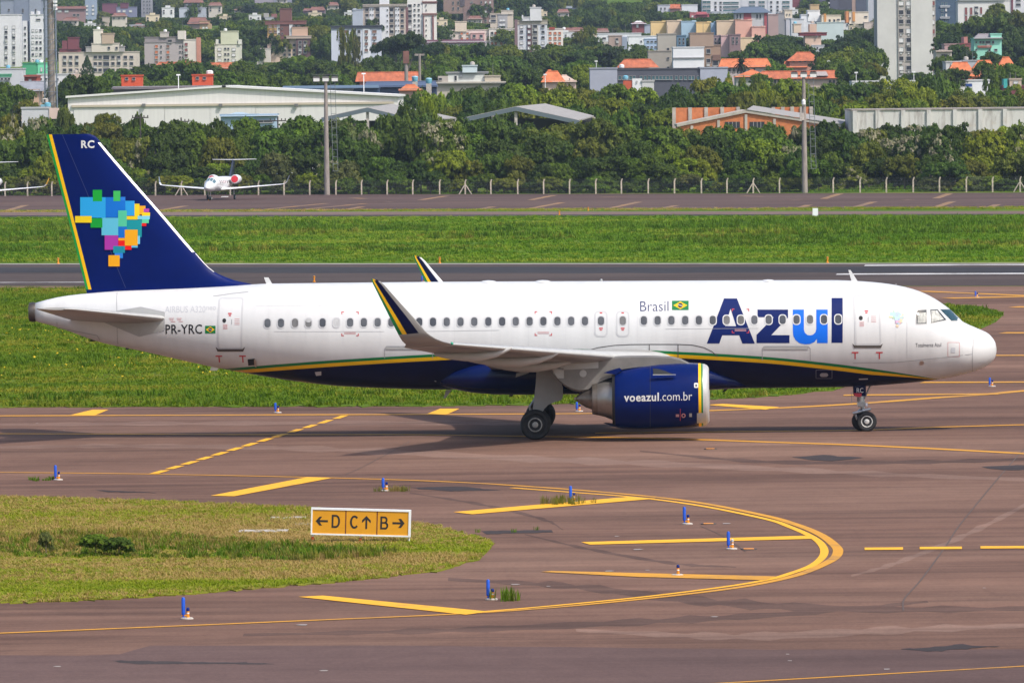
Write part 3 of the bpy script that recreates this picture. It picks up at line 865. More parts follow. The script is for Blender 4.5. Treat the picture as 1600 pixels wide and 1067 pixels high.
# --- blade aerials and bumps on the crown and keel
def blade(px0, px1, pyb, pxt0, pxt1, pyt, th=0.03, m_=M_WHITE, nm='blade_aerial'):
    P = [A(px0, pyb, 0), A(px1, pyb, 0), A(pxt1, pyt, 0), A(pxt0, pyt, 0)]
    mb = MB(); mb.prism(P, -th, th); return mb.obj(nm, m_, AIR)
blade(1331, 1341, 441, 1325.5, 1329, 422)
blade(417, 426, 445, 412.5, 419.5, 433.5)
blade(697, 706, 609, 693, 696, 622, m_=M_GREY)
blade(798, 806, 612, 795, 800, 619.5, m_=M_DARK)
blade(1135, 1142, 604, 1128, 1132, 612.5, m_=M_DARK)
blade(330, 343, 573, 328, 339, 579, m_=M_METAL)
blade(143, 156, 530, 139, 147, 533.5, m_=M_DARK)
blade(197, 205, 542, 196, 200, 546, m_=M_DARK)
for cx, cz_, L, H_ in ((763, 440.5, 15, 2.6), (848, 440, 15, 2.4), (1200, 438.2, 12, 1.6)):
    mb = MB()
    x, z = A(cx, cz_, 0); l = L/40.5; h = H_/40.5
    mb.rings([[(x+l*u, 0.5*math.sqrt(1-u*u)*math.cos(a), z-0.05+(h+0.05)*math.sqrt(1-u*u)*math.sin(a)) for a in np.linspace(0, math.pi, 9)] for u in (-.99,-.8,-.5,0,.5,.8,.99)])
    mb.obj('antenna_radome', M_WHITE, AIR, smooth='all')
x, z = A(939.5, 440, 0)
MB().lathe_z([(0.06,z-0.05),(0.06,z+0.06),(0.03,z+0.1)], x, 0, 10).obj('crown_beacon', M_METAL, AIR, smooth=30)

# --- lifting surfaces
CH = [0, .004, .015, .035, .07, .12, .2, .3, .42, .55, .68, .8, .9, 1.0]
def foil(c):
    return 5*(0.2969*math.sqrt(c)-0.1260*c-0.3516*c*c+0.2843*c**3-0.1036*c**4)
def loft(name, secs, mats, parent, mfun=None, ch=CH, smooth=50):
    """secs: (LE, TE, thickness ratio, up vector, camber)"""
    rg = []
    for le, te, tc, up, cam_ in secs:
        le, te, up = Vector(le), Vector(te), Vector(up).normalized()
        cv = te-le; L = cv.length
        ring = []
        for c in ch:
            ring.append(le+cv*c+up*L*(tc*foil(c)+cam_*4*c*(1-c)))
        for c in ch[-2:0:-1]:
            ring.append(le+cv*c+up*L*(-tc*foil(c)*0.8+cam_*4*c*(1-c)))
        rg.append(ring)
    mb = MB(); mb.rings(rg, mfun=mfun)
    return mb.obj(name, mats, parent, smooth=smooth)

def wing_le(s): return (6.25-(s-1.9)*0.549, 2.86+(s-1.9)*0.0865)     # x, z at half-span s
def wing_te(s):
    x = -0.75-(s-1.9)*0.03 if s < 6.4 else -0.885-(s-6.4)*0.262
    return (x, 2.60+(s-1.9)*0.0975)
for side in (-1, 1):
    secs = []
    for s in (1.2, 1.9, 3.5, 5.0, 6.4, 8.0, 10.0, 12.0, 14.0, 15.6, 16.3):
        le, te = wing_le(s), wing_te(s)
        tc = np.interp(s, [1.2, 6.4, 16.3], [0.145, 0.118, 0.105])
        secs.append(((le[0], side*s, le[1]), (te[0], side*s, te[1]), tc, (0, 0, 1), 0.012))
    nse = len(secs)
    def wm(k, i):
        return 1 if (i < 4 or i > 2*len(CH)-2-5) else 0
    WING = loft('wing', secs, [M_WINGGREY, M_LGREY], AIR, wm)
    # upturned tip
    wl = [(16.3, (704,536.5), (640,541)), (16.75, (692,533.8), (634,538.2)), (17.1, (681,529.5), (628.5,533)), (17.38, (672,524), (625,527.5)), (17.5, (665.5,518.5), (622.5,523)), (17.62, (649,499), (612,502)), (17.75, (629,477), (600,478)), (17.85, (611,457), (589,456)), (17.89, (601,445.5), (583,444)), (17.9, (594,439.5), (580.5,437.5)), (17.9, (589,437), (580,435.5))]
    LE = [Vector((A(*l, -s)[0], side*s, A(*l, -s)[1])) for s, l, t in wl]
    TE = [Vector((A(*t, -s)[0], side*s, A(*t, -s)[1])) for s, l, t in wl]
    ws = []
    for i in range(len(wl)):
        a, b_ = max(i-1, 0), min(i+1, len(wl)-1)
        sp = (LE[b_]+TE[b_]-LE[a]-TE[a])
        up = (TE[i]-LE[i]).cross(sp)
        if i == 0: up = Vector((0,0,1))
        elif up.z < 0 or (abs(up.z) < 0.3*up.length and up.y*side > 0): up = -up
        ws.append((LE[i], TE[i], 0.105 if i < 5 else 0.085, up, 0.0))
    # first station joins the wing itself
    le, te = wing_le(16.25), wing_te(16.25)
    ws[0] = ((le[0], side*16.25, le[1]), (te[0], side*16.25, te[1]), 0.105, (0,0,1), 0.012)
    chw = [0,.01,.04,.10,.18,.26,.36,.46,.57,.69,.78,.86,.94,1.0]
    def wlm(k, i):
        n = len(chw)
        lower = i >= n-1
        c = i if not lower else 2*(n-1)-1-i
        f = (chw[c]+chw[c+1])/2
        if k < 4: return 0
        if k >= 9: return 1 if f < 0.5 else (3 if f < .75 else 4)
        return (0 if lower else 5) if f < 0.26 else 1 if f < 0.69 else 2 if f < 0.86 else 4
    wlt = loft('winglet', ws, [M_WINGGREY, M_NAVY, M_YEL, M_YEL, M_GRN, M_WHITE], WING, wlm, chw)
    # nav light
    MB().lathe_y([(0.0,0),(0.06,0.03),(0.06,0.1),(0.0,0.16)], LE[0].x+0.05, LE[0].z, 8, 0, False, False).obj('tip_light', mat('green_lens', (0.02,0.30,0.18), 0.2), WING, loc=(0, side*16.3-(0.1), 0))
    # flap track fairings
    for s, (tx, ty), (bx, by), hgt, wid in ((12.9, (678,557), (800,553), 0.46, 0.22), (9.6, (728,566.5), (872,561), 0.50, 0.26), (6.6, (758,574.5), (892,570), 0.52, 0.28)):
        x0, z0 = A(tx, ty, -s); x1, z1 = A(bx, by, -s)
        rg = []
        le, te = wing_le(s), wing_te(s)
        Lc = le[0]-te[0]
        for u, hh_, ww in ((0,.10,.2),(0.02,.2,.3),(.1,.32,.55),(.22,.48,.85),(.4,.62,1),(.6,.62,1),(.8,.42,.8),(.93,.18,.5),(1,.03,.15)):
            x = x0+(x1-x0)*u
            c = (le[0]-x)/Lc
            if c <= 1:
                tc = float(np.interp(s, [1.2, 6.4, 16.3], [0.145, 0.118, 0.105]))
                wz = le[1]+(te[1]-le[1])*c+Lc*(-tc*foil(max(0.0, c))*0.8+0.012*4*c*(1-c))
            else:
                wz = te[1]-(c-1)*Lc*(te[1]-z0)/max(0.3, te[0]-x0)
            tz = wz+0.06*min(1, u*4)+0.02
            bz = wz-0.02-hgt*1.05*hh_
            rg.append([(x, side*s+wid*ww*math.cos(a), (tz+bz)/2+(tz-bz)/2*math.sin(a)) for a in np.linspace(0, 2*math.pi, 14, endpoint=False)])
        mb = MB(); mb.rings(rg); mb.obj('flap_track_fairing', M_LGREY, WING, smooth=40)
    # slat and flap gaps as thin dark strips under the wing
    for s0, s1, c in ((6.6, 16.0, 0.16), (2.2, 5.2, 0.12), (6.5, 13.2, 0.72), (2.1, 6.3, 0.76), (13.3, 16.0, 0.74)):
        mb = MB(); v = []
        for s in np.linspace(s0, s1, 8):
            le, te = Vector((wing_le(s)[0], side*s, wing_le(s)[1])), Vector((wing_te(s)[0], side*s, wing_te(s)[1]))
            tc = np.interp(s, [1.2, 6.4, 16.3], [0.145, 0.118, 0.105]); L = (te-le).length
            for cc in (c, c+0.012):
                v.append(le+(te-le)*cc+Vector((0,0,-L*tc*foil(cc)*0.8+L*0.012*4*cc*(1-cc)-0.012)))
        mb.add(v, [(2*i, 2*i+1, 2*i+3, 2*i+2) for i in range(7)]); mb.obj('slat_gap' if c < .3 else 'flap_gap', M_DSEAM, WING)

# belly fairing under the wing box
bt = [(669,590,590.5,0.06),(675,587,596,0.55),(690,578,603,1.15),(710,570,608,1.6),(735,563,612.5,1.92),(770,556,615.5,2.15),(820,552,616,2.25),(900,550,615,2.28),(1000,552,613,2.2),(1060,558,611,2.02),(1110,570,608.5,1.7),(1150,585,606.5,1.1),(1175,598,605.5,0.4)]
rg = []
for px, yt, yb, hw in bt:
    x, zt = A(px, yt, -hw*0.5); zb = A(px, yb, 0)[1]
    r = []
    for t in np.linspace(0, 2*math.pi, 36, endpoint=False):
        cs, sn = math.cos(t), math.sin(t)
        r.append((x, hw*math.copysign(abs(cs)**0.7, cs), (zt+zb)/2+(zt-zb)/2*math.copysign(abs(sn)**0.8, sn)))
    rg.append(r)
mb = MB(); mb.rings(rg); mb.obj('belly_fairing', mat('aircraft_belly_blue', (0.001,0.007,0.062), 0.18, coat=0.0, spec=0.25, var=0.15, scale=1), AIR, smooth=60)
decal('fairing_tip_band', [[A(677.5,582,-1.0),A(681.5,580,-1.2),A(681.5,597,-1.2),A(677.5,594,-1.0)]], M_HOT, AIR, 0.02, surf=lambda x, z: -1.12, nrm=lambda x, z: Vector((0,-1,0)))

# tailplane
for side in (-1, 1):
    secs = []
    r0 = A(257, 497, -1.0); t0 = A(58, 483, -6.2)
    for s in (0.3, 1.0, 2.0, 3.5, 5.0, 5.9, 6.18):
        u = (s-1.0)/5.2
        lx = r0[0]+0.15 + u*(-3.35); ch = 3.9-u*2.55
        if s > 6: lx -= 0.18; ch -= 0.3
        z = r0[1] - 0.02 + u*(t0[1]-r0[1]+0.02)
        secs.append(((lx, side*s, z), (lx-ch, side*s, z+0.02), 0.10, (0,0,1), -0.004))
    tp = loft('tailplane', secs, [M_WINGGREY, M_LGREY], AIR, lambda k, i: 1 if (i < 4 or i > 2*len(CH)-2-5) else 0)
decal('tailplane_root_plate', [pxp([(182,486.3),(220,480),(257,488),(257,516),(217.6,525.5),(160,502)])], M_GREY, AIR, 0.008)
for P in ([(182,486.3),(220,480),(257,488)], [(160,502),(217.6,525.5),(257,516),(257,488)], [(220,480),(226,492)], [(217.6,525.5),(227,511),(228,502)]):
    decal('root_plate_seam', line_polys(pxp(P), 0.03), M_SEAM, AIR, 0.011)

# fin
fle = hermite([(A(px, py, 0)[1], A(px, py, 0)[0]) for px, py in [(141,210.2),(148,212.5),(152,216),(157,222.5),(205.8,280),(255,336),(305.8,395.2),(333,423.5),(350,432),(367.5,438.5),(391,443.5),(400,446)]])
fte = hermite([(A(px, py, 0)[1], A(px, py, 0)[0]) for px, py in [(72.5,209.7),(135.5,457),(138.5,470)]])
FZ1 = A(100, 210, 0)[1]; FZ0 = A(180, 462, 0)[1]
def fin_y(x, z):
    a, b_ = fle(z), fte(z)
    L = min(a-b_, 5.0)
    c = min(1, max(0.0, (a-x)/max(a-b_, 0.01)))
    tk = 0.095*L*foil(c)
    return -tk
fin_n = lambda x, z: Vector((0.05, -1, 0.02)).normalized()
chf = [0,.004,.012,.03,.06,.1,.16,.25,.36,.5,.64,.76,.86,.93,1.0]
rg = []
FZS = list(np.linspace(FZ0, FZ0+1.2, 10))+list(np.linspace(FZ0+1.35, FZ1-0.35, 14))+[FZ1-.22,FZ1-.14,FZ1-.07,FZ1-.03,FZ1]
for z in FZS:
    a, b_ = fle(z), fte(z)
    ring = [(a+(b_-a)*c, fin_y(a+(b_-a)*c, z), z) for c in chf]
    ring += [(q[0], -q[1], q[2]) for q in ring[-2:0:-1]]
    rg.append(ring)
mb = MB(); mb.rings(rg)
FIN = mb.obj('tail_fin', M_FINBLUE, AIR, smooth=45)
def findecal(name, polys, m_, off=0.008, dz=0.4):
    return decal(name, polys, m_, FIN, off, fin_y, fin_n, dz, 0.3)
P2 = lambda L: [A(px, py, -0.2) for px, py in L]
zte = np.linspace(FZ0+0.25, FZ1-0.005, 12)
def te_band(c0, c1, name, m_):
    pol = [(fte(z)+c0, z) for z in zte] + [(fte(z)+c1, z) for z in zte[::-1]]
    findecal(name, [pol], m_)
te_band(0.0, 0.095, 'trailing_stripe', mat('fin_green_stripe', (0.003,0.26,0.04), 0.35))
te_band(0.095, 0.215, 'trailing_stripe', M_YEL)
zle = np.linspace(A(305,394,0)[1], A(156,223,0)[1], 12)
findecal('leading_edge_strip', [[(fle(z)-0.012, z) for z in zle]+[(fle(z)-0.115, z) for z in zle[::-1]]], mat('polished_leading_edge', (0.80,0.78,0.80), 0.3, metal=0.3), 0.02)
zle = np.linspace(A(334,425,0)[1], A(306,396,0)[1], 5)
findecal('leading_edge_strip', [[(fle(z)-0.005, z) for z in zle]+[(fle(z)-0.04, z) for z in zle[::-1]]], mat('polished_leading_edge', (0.8,0.78,0.8), 0.3), 0.02)
findecal('rudder_seam', line_polys(P2([(97,211),(135,300),(196,450)]), 0.02), mat('fin_seam', (0.03,0.045,0.14), 0.4), 0.006)
findecal('fin_letters', fit(text_polys('RC', 0.03), *P2([(126.5,232)])[0], *P2([(147,219.5)])[0]), M_WHITE, 0.009)
for k, (a, b_, c, d, rgb) in enumerate(MAP):
    q = lambda u, v: (60+u/4.105, 200+v/4.105)
    findecal('emblem_tile', [P2([q(a,d), q(c,d), q(c,b_), q(a,b_)])], tilemat(rgb), 0.008+0.0012*k)

# engines
NCZ = hermite([(A(px, 600, -5.75)[0], A(px, py, -5.75)[1]) for px, py in ((955,625),(1000,621.5),(1050,618),(1110,616.5))])
prof_px = [(961.5,43),(968,45.2),(980,47.3),(1000,49.4),(1030,50.9),(1060,51.2),(1080,50.6),(1091.6,49.7),(1095.8,49.3),(1098.4,49.0),(1102,48),(1105,46.3),(1107.3,43.5),(1108,41),(1106.5,38.5),(1100,37),(1085,37.5),(1070,38)]
nprof = [(A(px, 617, -5.75)[0], r/41.25) for px, r in prof_px]
nr = hermite([p for p in nprof[:13]])
for side in (-1, 1):
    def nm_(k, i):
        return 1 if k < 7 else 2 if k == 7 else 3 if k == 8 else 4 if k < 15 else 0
    n = 56
    mb = MB()
    rgs = [[(x + (0.10*math.sin(2*math.pi*i/n)*(1 if k >= 13 or k > 7 else 0)*-1 if False else 0), side*5.75+r*math.cos(2*math.pi*i/n), NCZ(x)+r*math.sin(2*math.pi*i/n)) for i in range(n)] for k, (x, r) in enumerate(nprof)]
    mb.rings(rgs, mfun=nm_, cap0=False, cap1=False)
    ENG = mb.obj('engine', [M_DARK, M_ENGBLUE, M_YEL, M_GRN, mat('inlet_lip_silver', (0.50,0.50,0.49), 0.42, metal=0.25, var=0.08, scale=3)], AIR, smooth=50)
    mb = MB(); xf = nprof[-1][0]
    mb.lathe_x([(xf,0.95,NCZ(xf)),(xf-0.02,0.3,NCZ(xf)),(xf+0.35,0.05,NCZ(xf))], side*5.75, 0, 24, 0, False, True)
    mb.obj('fan', mat('fan_dark', (0.04,0.04,0.045), 0.35, metal=0.6), ENG, smooth=40)
    ex = lambda px: A(px, 620, -5.75)[0]
    cz = NCZ(ex(955))
    z_c = A(930, 622.5, -5.75)[1]
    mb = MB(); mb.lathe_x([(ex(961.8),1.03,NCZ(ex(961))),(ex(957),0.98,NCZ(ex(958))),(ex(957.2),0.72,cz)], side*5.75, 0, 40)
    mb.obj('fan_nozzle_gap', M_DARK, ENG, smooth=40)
    mb = MB(); mb.lathe_x([(ex(960),0.78,cz),(ex(957),0.76,cz),(ex(945),0.705,z_c),(ex(934),0.635,z_c)], side*5.75, 0, 40)
    mb.obj('core_nozzle', M_TITAN, ENG, smooth=40)
    mb = MB(); mb.lathe_x([(ex(934),0.64,z_c),(ex(926),0.60,z_c),(ex(925),0.56,z_c),(ex(926.5),0.42,z_c)], side*5.75, 0, 40)
    mb.obj('nozzle_ring', M_HOT, ENG, smooth=40)
    mb = MB(); mb.lathe_x([(ex(927),0.44,z_c),(ex(915),0.33,z_c),(ex(902),0.12,z_c),(ex(900.5),0.06,z_c),(ex(897),0.06,z_c)], side*5.75, 0, 28, 0, False, True)
    mb.obj('exhaust_cone', M_HOT, ENG, smooth=25)
    # pylon and aft fairing
    py_poly = [(1078,567.5),(1064,560.5),(1050,557),(1020,555.5),(985,555.5),(950,557),(905,562),(868,571),(862,582),(872,594),(882,603),(893,609.5),(905,612.3),(918,611),(930,602),(945,594),(957,589),(960,578),(1000,572),(1060,569)]
    P = [A(px, q, -5.75) for px, q in py_poly]
    cxm = sum(p[0] for p in P)/len(P); czm = sum(p[1] for p in P)/len(P)
    inn = [(cxm+(p[0]-cxm)*0.985, czm+(p[1]-czm)*0.90) for p in P]
    mb = MB(); npv = len(P)
    v = [(p[0], side*5.75-0.24, p[1]) for p in inn]+[(p[0], side*5.75-0.12, p[1]) for p in P]+[(p[0], side*5.75+0.12, p[1]) for p in P]+[(p[0], side*5.75+0.24, p[1]) for p in inn]
    f = [tuple(range(npv))[::-1], tuple(range(3*npv, 4*npv))]
    for k in range(3):
        f += [(k*npv+i, k*npv+(i+1) % npv, (k+1)*npv+(i+1) % npv, (k+1)*npv+i) for i in range(npv)]
    mb.add(v, f); PYL = mb.obj('pylon', mat('pylon_grey', (0.19,0.178,0.165), 0.42, metal=0.25, var=0.15, scale=1.5), ENG)
    if side < 0:
        xy = side*5.75-0.262
        for nm2, q, m2 in (('pylon_light_panel', [(862,566),(935,564),(935,575),(878,578),(862,574)], M_LGREY), ('pylon_access_disc', [(911+5.6*math.cos(a), 583.5+5.6*math.sin(a)) for a in np.linspace(0, 6.28, 16, endpoint=False)], M_LGREY), ('gear_bay_panel', [(858,569),(881,576),(881,591),(871,591)], M_LGREY)):
            mb = MB(); mb.prism([A(a_, b2, xy) for a_, b2 in q], xy+0.015, xy-0.004); mb.obj(nm2, m2, ENG)
        # cowl fin, beak of the cowling, lower lip
        mb = MB(); mb.prism([A(a_, b2, -6.2) for a_, b2 in [(943,582.5),(951,579.5),(968,574.5),(972,578),(963,585)]], -6.25, -6.10); mb.obj('cowl_beak', M_ENGBLUE, ENG)
        mb = MB(); mb.prism([A(a_, b2, -5.8) for a_, b2 in [(944,660.5),(965,662.5),(985,667.5),(970,668.5),(955,664.5)]], -6.1, -5.4); mb.obj('cowl_lip', M_NAVY, ENG)
        esurf = lambda x, z: -5.75-math.sqrt(max(0.0, nr(x)**2-(z-NCZ(x))**2))
        def enrm(x, z): return Vector((0, esurf(x, z)+5.75, z-NCZ(x))).normalized()
        def E(px, py):
            y = -6.9
            for _ in range(6):
                x, z = A(px, py, y); y = esurf(x, z)
            return x, z
        ed = lambda nm3, polys, m3, off=0.008: decal(nm3, polys, m3, ENG, off, esurf, enrm, 0.06, 0.15)
        def etext(s, x0, y0, x1, y1, b, dip):
            P = fit(text_polys(s, b), 0, 0, 1, 1)
            P = [[E(x0+(x1-x0)*u, y1+(y0-y1)*w+dip*(1-u)) for u, w in q] for q in P]
            ed('web_address', P, M_WHITE)
        etext('voeazul', 975, 613.2, 1029.5, 626.5, 0.022, 1.2)
        etext('.com.br', 1031.5, 612.0, 1081.5, 625.3, -0.004, 0.8)
        fl = ed('cowl_strake', [[E(1020,576),E(1021,585.5),E(1053,585.5),E(1040,580),E(1030,577)]], M_DARK, 0.012)
        mb = MB(); mb.prism([A(1020,586.2,-7), A(1056,585.8,-7), A(1056,585.2,-7), A(1020,585.2,-7)], -6.93, -6.80); mb.obj('strake_edge', M_LGREY, ENG)
        ed('cowl_placard', [rrect(*E(1084.5,606), *E(1091,598), 0.04)], M_WHITE); ed('cowl_placard_mark', [rrect(*E(1086.5,604), *E(1089,600.5), 0.01)], M_INK, 0.012)
        ed('warning_mark', line_polys([E(1063,638.5), E(1063,657)], 0.02), M_RED)
        ed('warning_mark', ring_polys([E(1068+3.4*math.cos(a), 649+3.4*math.sin(a)) for a in np.linspace(0, 6.28, 12, endpoint=False)], [E(1068+1.8*math.cos(a), 649+1.8*math.sin(a)) for a in np.linspace(0, 6.28, 12, endpoint=False)]), M_PINK)
        ed('warning_mark', [[E(1056,647),E(1061,647),E(1061,651),E(1056,651)]], M_PINK)
        ed('data_plate', [[E(1077,645.5),E(1081,645.5),E(1081,651),E(1077,651)]], M_LGREY)
        ed('cowl_seam', line_polys([E(1016,567.5), E(1016,600), E(1016,640), E(1016,667)], 0.014), M_INK, 0.005)
        ed('lip_scuff_plate', [[E(1089,645),E(1103,644.5),E(1103,660.5),E(1089,660.5)]], M_LGREY, 0.011)

# landing gear
def wheel(parent, cx, cy_, cz, r, w, m_rim=M_RIM, out=-1, bolts=10, rs=1.0):
    t = MB(); h = w/2
    t.lathe_y([(r*.62,-h*.72),(r*.74,-h*.95),(r*.9,-h*.9),(r*.975,-h*.6),(r,-h*.2),(r,h*.2),(r*.975,h*.6),(r*.9,h*.9),(r*.74,h*.95),(r*.62,h*.72)], cx, cz, 40, 0, True, True)
    ty = t.obj('tyre', M_RUBBERT, parent, smooth=30, loc=(0, cy_, 0))
    m = MB()
    o = out*h
    q = r*rs
    m.lathe_y([(r*.60,o*.70),(r*.60,o*.80),(q*.585,o*.90),(q*.53,o*.93),(q*.50,o*.80),(q*.46,o*.62),(q*.26,o*.55),(q*.24,o*.86),(q*.15,o*.95),(q*.05,o*.98)], cx, cz, 32, 0, False, True, lambda k, i: 2 if k < 2 else 1 if k in (4, 5) and i % 3 == 0 else 0)
    m.obj('wheel_rim', [m_rim, M_RIMD, M_RUBBERT], parent, smooth=30, loc=(0, cy_, 0))
GX, _ = A(836.5, 664.5, -4.2)
for side in (-1, 1):
    g = MB()
    g.tube((GX+0.05, side*3.78, 0.62), (GX+0.35, side*3.78, 3.0), 0.13, 0.15, 14)
    g.tube((GX, side*3.25, 0.575), (GX, side*4.3, 0.575), 0.07, 0.07, 10)
    g.tube((GX+0.1, side*3.7, 1.4), (GX+0.3, side*2.2, 2.6), 0.07, 0.07, 10)
    g.tube((GX-0.08, side*3.78, 0.7), (GX-0.22, side*3.78, 1.25), 0.05, 0.05, 8)
    g.tube((GX-0.22, side*3.78, 1.25), (GX+0.1, side*3.78, 1.7), 0.05, 0.05, 8)
    GEAR = g.obj('main_gear', M_STRUT, AIR, smooth=35)
    for yy, out in ((3.33, -side), (4.25, side)):
        wheel(GEAR, GX, side*yy, 0.578, 0.578, 0.40, M_RIMD if out == -side else mat('main_rim', (0.40,0.39,0.37), 0.45, metal=0.3, var=0.3, scale=12), out, 10, 0.80)
    dp = [(838.5,576),(870,578),(876,595),(879.5,605),(879.5,620),(877,625),(868,627.5),(857,632),(851,638),(847,644.5),(832,642.5),(834,628),(837,600)]
    P = [A(px, py, -4.05) for px, py in dp]
    mb = MB(); mb.prism(P, side*4.02, side*4.08); mb.obj('gear_door', mat('gear_door_grey', (0.33,0.335,0.33), 0.45, var=0.06, scale=2), GEAR)
    mb = MB(); mb.prism([A(a_, b2, -2.6) for a_, b2 in [(806,589),(807,583),(828,578.5),(826,582.5)]], side*2.5, side*2.9); mb.obj('flap_end_plate', M_LGREY, GEAR)
NX, NZ = A(1352, 659.3, -0.25)
n = MB()
n.tube((NX-0.02, 0, 0.42), (NX-0.22, 0, 1.75), 0.075, 0.10, 12)
n.tube((NX-0.13, 0, 0.95), (NX-0.22, 0, 1.7), 0.14, 0.15, 14)
n.tube((NX, -0.36, 0.385), (NX, 0.36, 0.385), 0.05, 0.05, 8)
n.tube((NX-0.13, -0.05, 1.05), (NX+0.35, -0.05, 2.05), 0.035, 0.035, 8)
n.tube((NX-0.10, -0.18, 0.80), (NX+0.22, -0.18, 0.86), 0.075, 0.06, 10)
n.tube((NX-0.48, -0.14, 0.70), (NX-0.1, -0.14, 0.78), 0.05, 0.06, 8)
n.box(NX-0.30, NX+0.02, -0.16, 0.16, 0.98, 1.14)
n.tube((NX-0.30, 0, 0.45), (NX-0.38, 0, 0.66), 0.045, 0.045, 8)
n.tube((NX-0.38, 0, 0.66), (NX-0.18, 0, 0.86), 0.04, 0.04, 8)
n.tube((NX-0.52, -0.2, 1.1), (NX-0.5, -0.2, 1.55), 0.012, 0.012, 6)
NG_ = n.obj('nose_gear', M_STRUT, AIR, smooth=35)
MB().lathe_x([(NX+0.02,0.0),(NX+0.02,0.085),(NX+0.10,0.09),(NX+0.11,0.0)], -0.21, 1.02, 12, 0, False, False).obj('taxi_light', mat('lamp_glass', (0.75,0.75,0.8), 0.1), NG_, smooth=40)
STEER = empty('steered_axle', (NX, 0, 0)); STEER.parent = NG_; STEER.rotation_euler = (0, 0, R_(-9))
for yy, out in ((-0.25, -1), (0.25, 1)):
    wheel(NG_, NX+(0.06 if yy < 0 else -0.13), yy, 0.387, 0.387, 0.22, M_RIM, out, 8)
bpy.data.objects.remove(STEER)
P = [A(a_, b2, -0.45) for a_, b2 in [(1333,598),(1353,597),(1353,618.8),(1346.5,619),(1334,618)]]
mb = MB(); mb.prism(P, -0.47, -0.43); nd = mb.obj('nose_gear_door', M_NAVY, NG_)
P = [A(a_, b2, -0.45) for a_, b2 in [(1333,598),(1353,597),(1353,618.8),(1334,618)]]
mb = MB(); mb.prism(P, 0.43, 0.47); mb.obj('nose_gear_door', M_NAVY, NG_)
mb = MB()
for q in fit(text_polys('RC', 0.004), *A(1338.5,613.5,-.48), *A(1349,606,-.48)):
    mb.add([(p[0], -0.476, p[1]) for p in q], [tuple(range(len(q)))])
mb.obj('door_letters', M_WHITE, NG_)
mb = MB(); mb.prism([A(a_, b2, -0.49) for a_, b2 in [(1334,614.3),(1346.5,614.3),(1346,619),(1342,620.2),(1336,619)]], -0.52, -0.48); mb.obj('warning_pennant', mat('pennant_red', (0.42,0.02,0.04), 0.6), NG_)
# ------------------------------------------------------------------ airfield furniture
M_SIGNY = mat('sign_orange_yellow', (0.62,0.275,0.004), 0.5, var=0.05, scale=2)
M_SIGNF = mat('sign_white_frame', (0.72,0.72,0.72), 0.45, var=0.06, scale=4)
M_BLACK = mat('sign_black', (0.012,0.010,0.010), 0.55)
M_ORANGE = mat('breakaway_orange', (0.66,0.12,0.02), 0.6)
M_LAMPO = mat('lamp_post_orange', (0.70,0.25,0.008), 0.5, var=0.15, scale=20)
M_BLUE = mat('marker_blue', (0.004,0.075,0.50), 0.42, var=0.15, scale=6)
M_BLUED = mat('lens_blue', (0.004,0.02,0.16), 0.2)
M_CONC = mat('base_concrete', (0.42,0.38,0.34), 0.9, var=0.25, scale=5)

# the direction sign
a, b_ = G(487, 848), G(640, 849.5)
sg = empty('taxiway_sign', ((a.x+b_.x)/2, (a.y+b_.y)/2, 0.1), math.atan2(b_.y-a.y, b_.x-a.x))
sg.rotation_euler = (0, R_(2.1), R_(-0.5))
tag(sg, 'orange taxiway direction sign with black letters D, C and B on the grass', 'sign')
gs = CAM_F/(a.y+CAM_D)        # px per metre there
Wd = 156/gs/2; z0, z1 = 0.13, 0.13+0.80
fr = MB()
fr.prism([(-Wd,z0),(Wd,z0),(Wd,z1),(-Wd,z1)], -0.02, 0.18)
fr_o = fr.obj('sign_housing', M_SIGNF, sg)
for x0, x1, z_0, z_1 in ((-Wd,Wd,z1-0.055,z1),(-Wd,Wd,z0,z0+0.045),(-Wd,-Wd+0.045,z0+0.045,z1-0.055),(Wd-0.07,Wd,z0+0.045,z1-0.055)):
    MB().box(x0, x1, -0.07, -0.02, z_0, z_1).obj('sign_rail', M_SIGNF, sg)
pw = [(-Wd+0.045, -Wd+0.045+0.98), (-Wd+0.045+1.0, -Wd+0.045+1.91), (-Wd+0.045+1.93, Wd-0.07)]
for x0, x1 in pw:
    MB().box(x0, x1, -0.045, -0.02, z0+0.045, z1-0.055).obj('sign_panel', M_SIGNY, sg)
for x in (pw[0][1], pw[1][1]):
    MB().box(x-0.005, x+0.025, -0.05, -0.02, z0+0.045, z1-0.055).obj('panel_divider', mat('divider_maroon', (0.10,0.012,0.006), 0.6), sg)
for x in (-Wd+0.06, 0.0, Wd-0.05):
    lg = MB().tube((x,0.05,0.0),(x,0.05,z0), 0.032, 0.032, 10).obj('sign_leg', M_SIGNF, sg, smooth=40)
    if x < 0.5:
        MB().tube((x,0.05,-0.02),(x,0.05,0.07), 0.045, 0.038, 10).obj('breakaway_collar', M_ORANGE, lg)
def sp(u, v):   # sign picture coordinates (the zoomed view) to the sign face
    ux = (u-112)/(1442-112); top = 118+(140-118)*ux; bot = 458+(482-458)*ux
    return -Wd+2*Wd*ux, z1-(v-top)/(bot-top)*(z1-z0)
def glyph(polys):
    mb = MB()
    for P in polys:
        q = [sp(*p) for p in P]
        n = len(q)
        mb.add([(x, -0.047, z) for x, z in q]+[(x, -0.0505, z) for x, z in q], [tuple(range(n, 2*n))]+[(i, (i+1) % n, n+(i+1) % n, n+i) for i in range(n)])
    return mb.obj('sign_glyph', M_BLACK, sg)
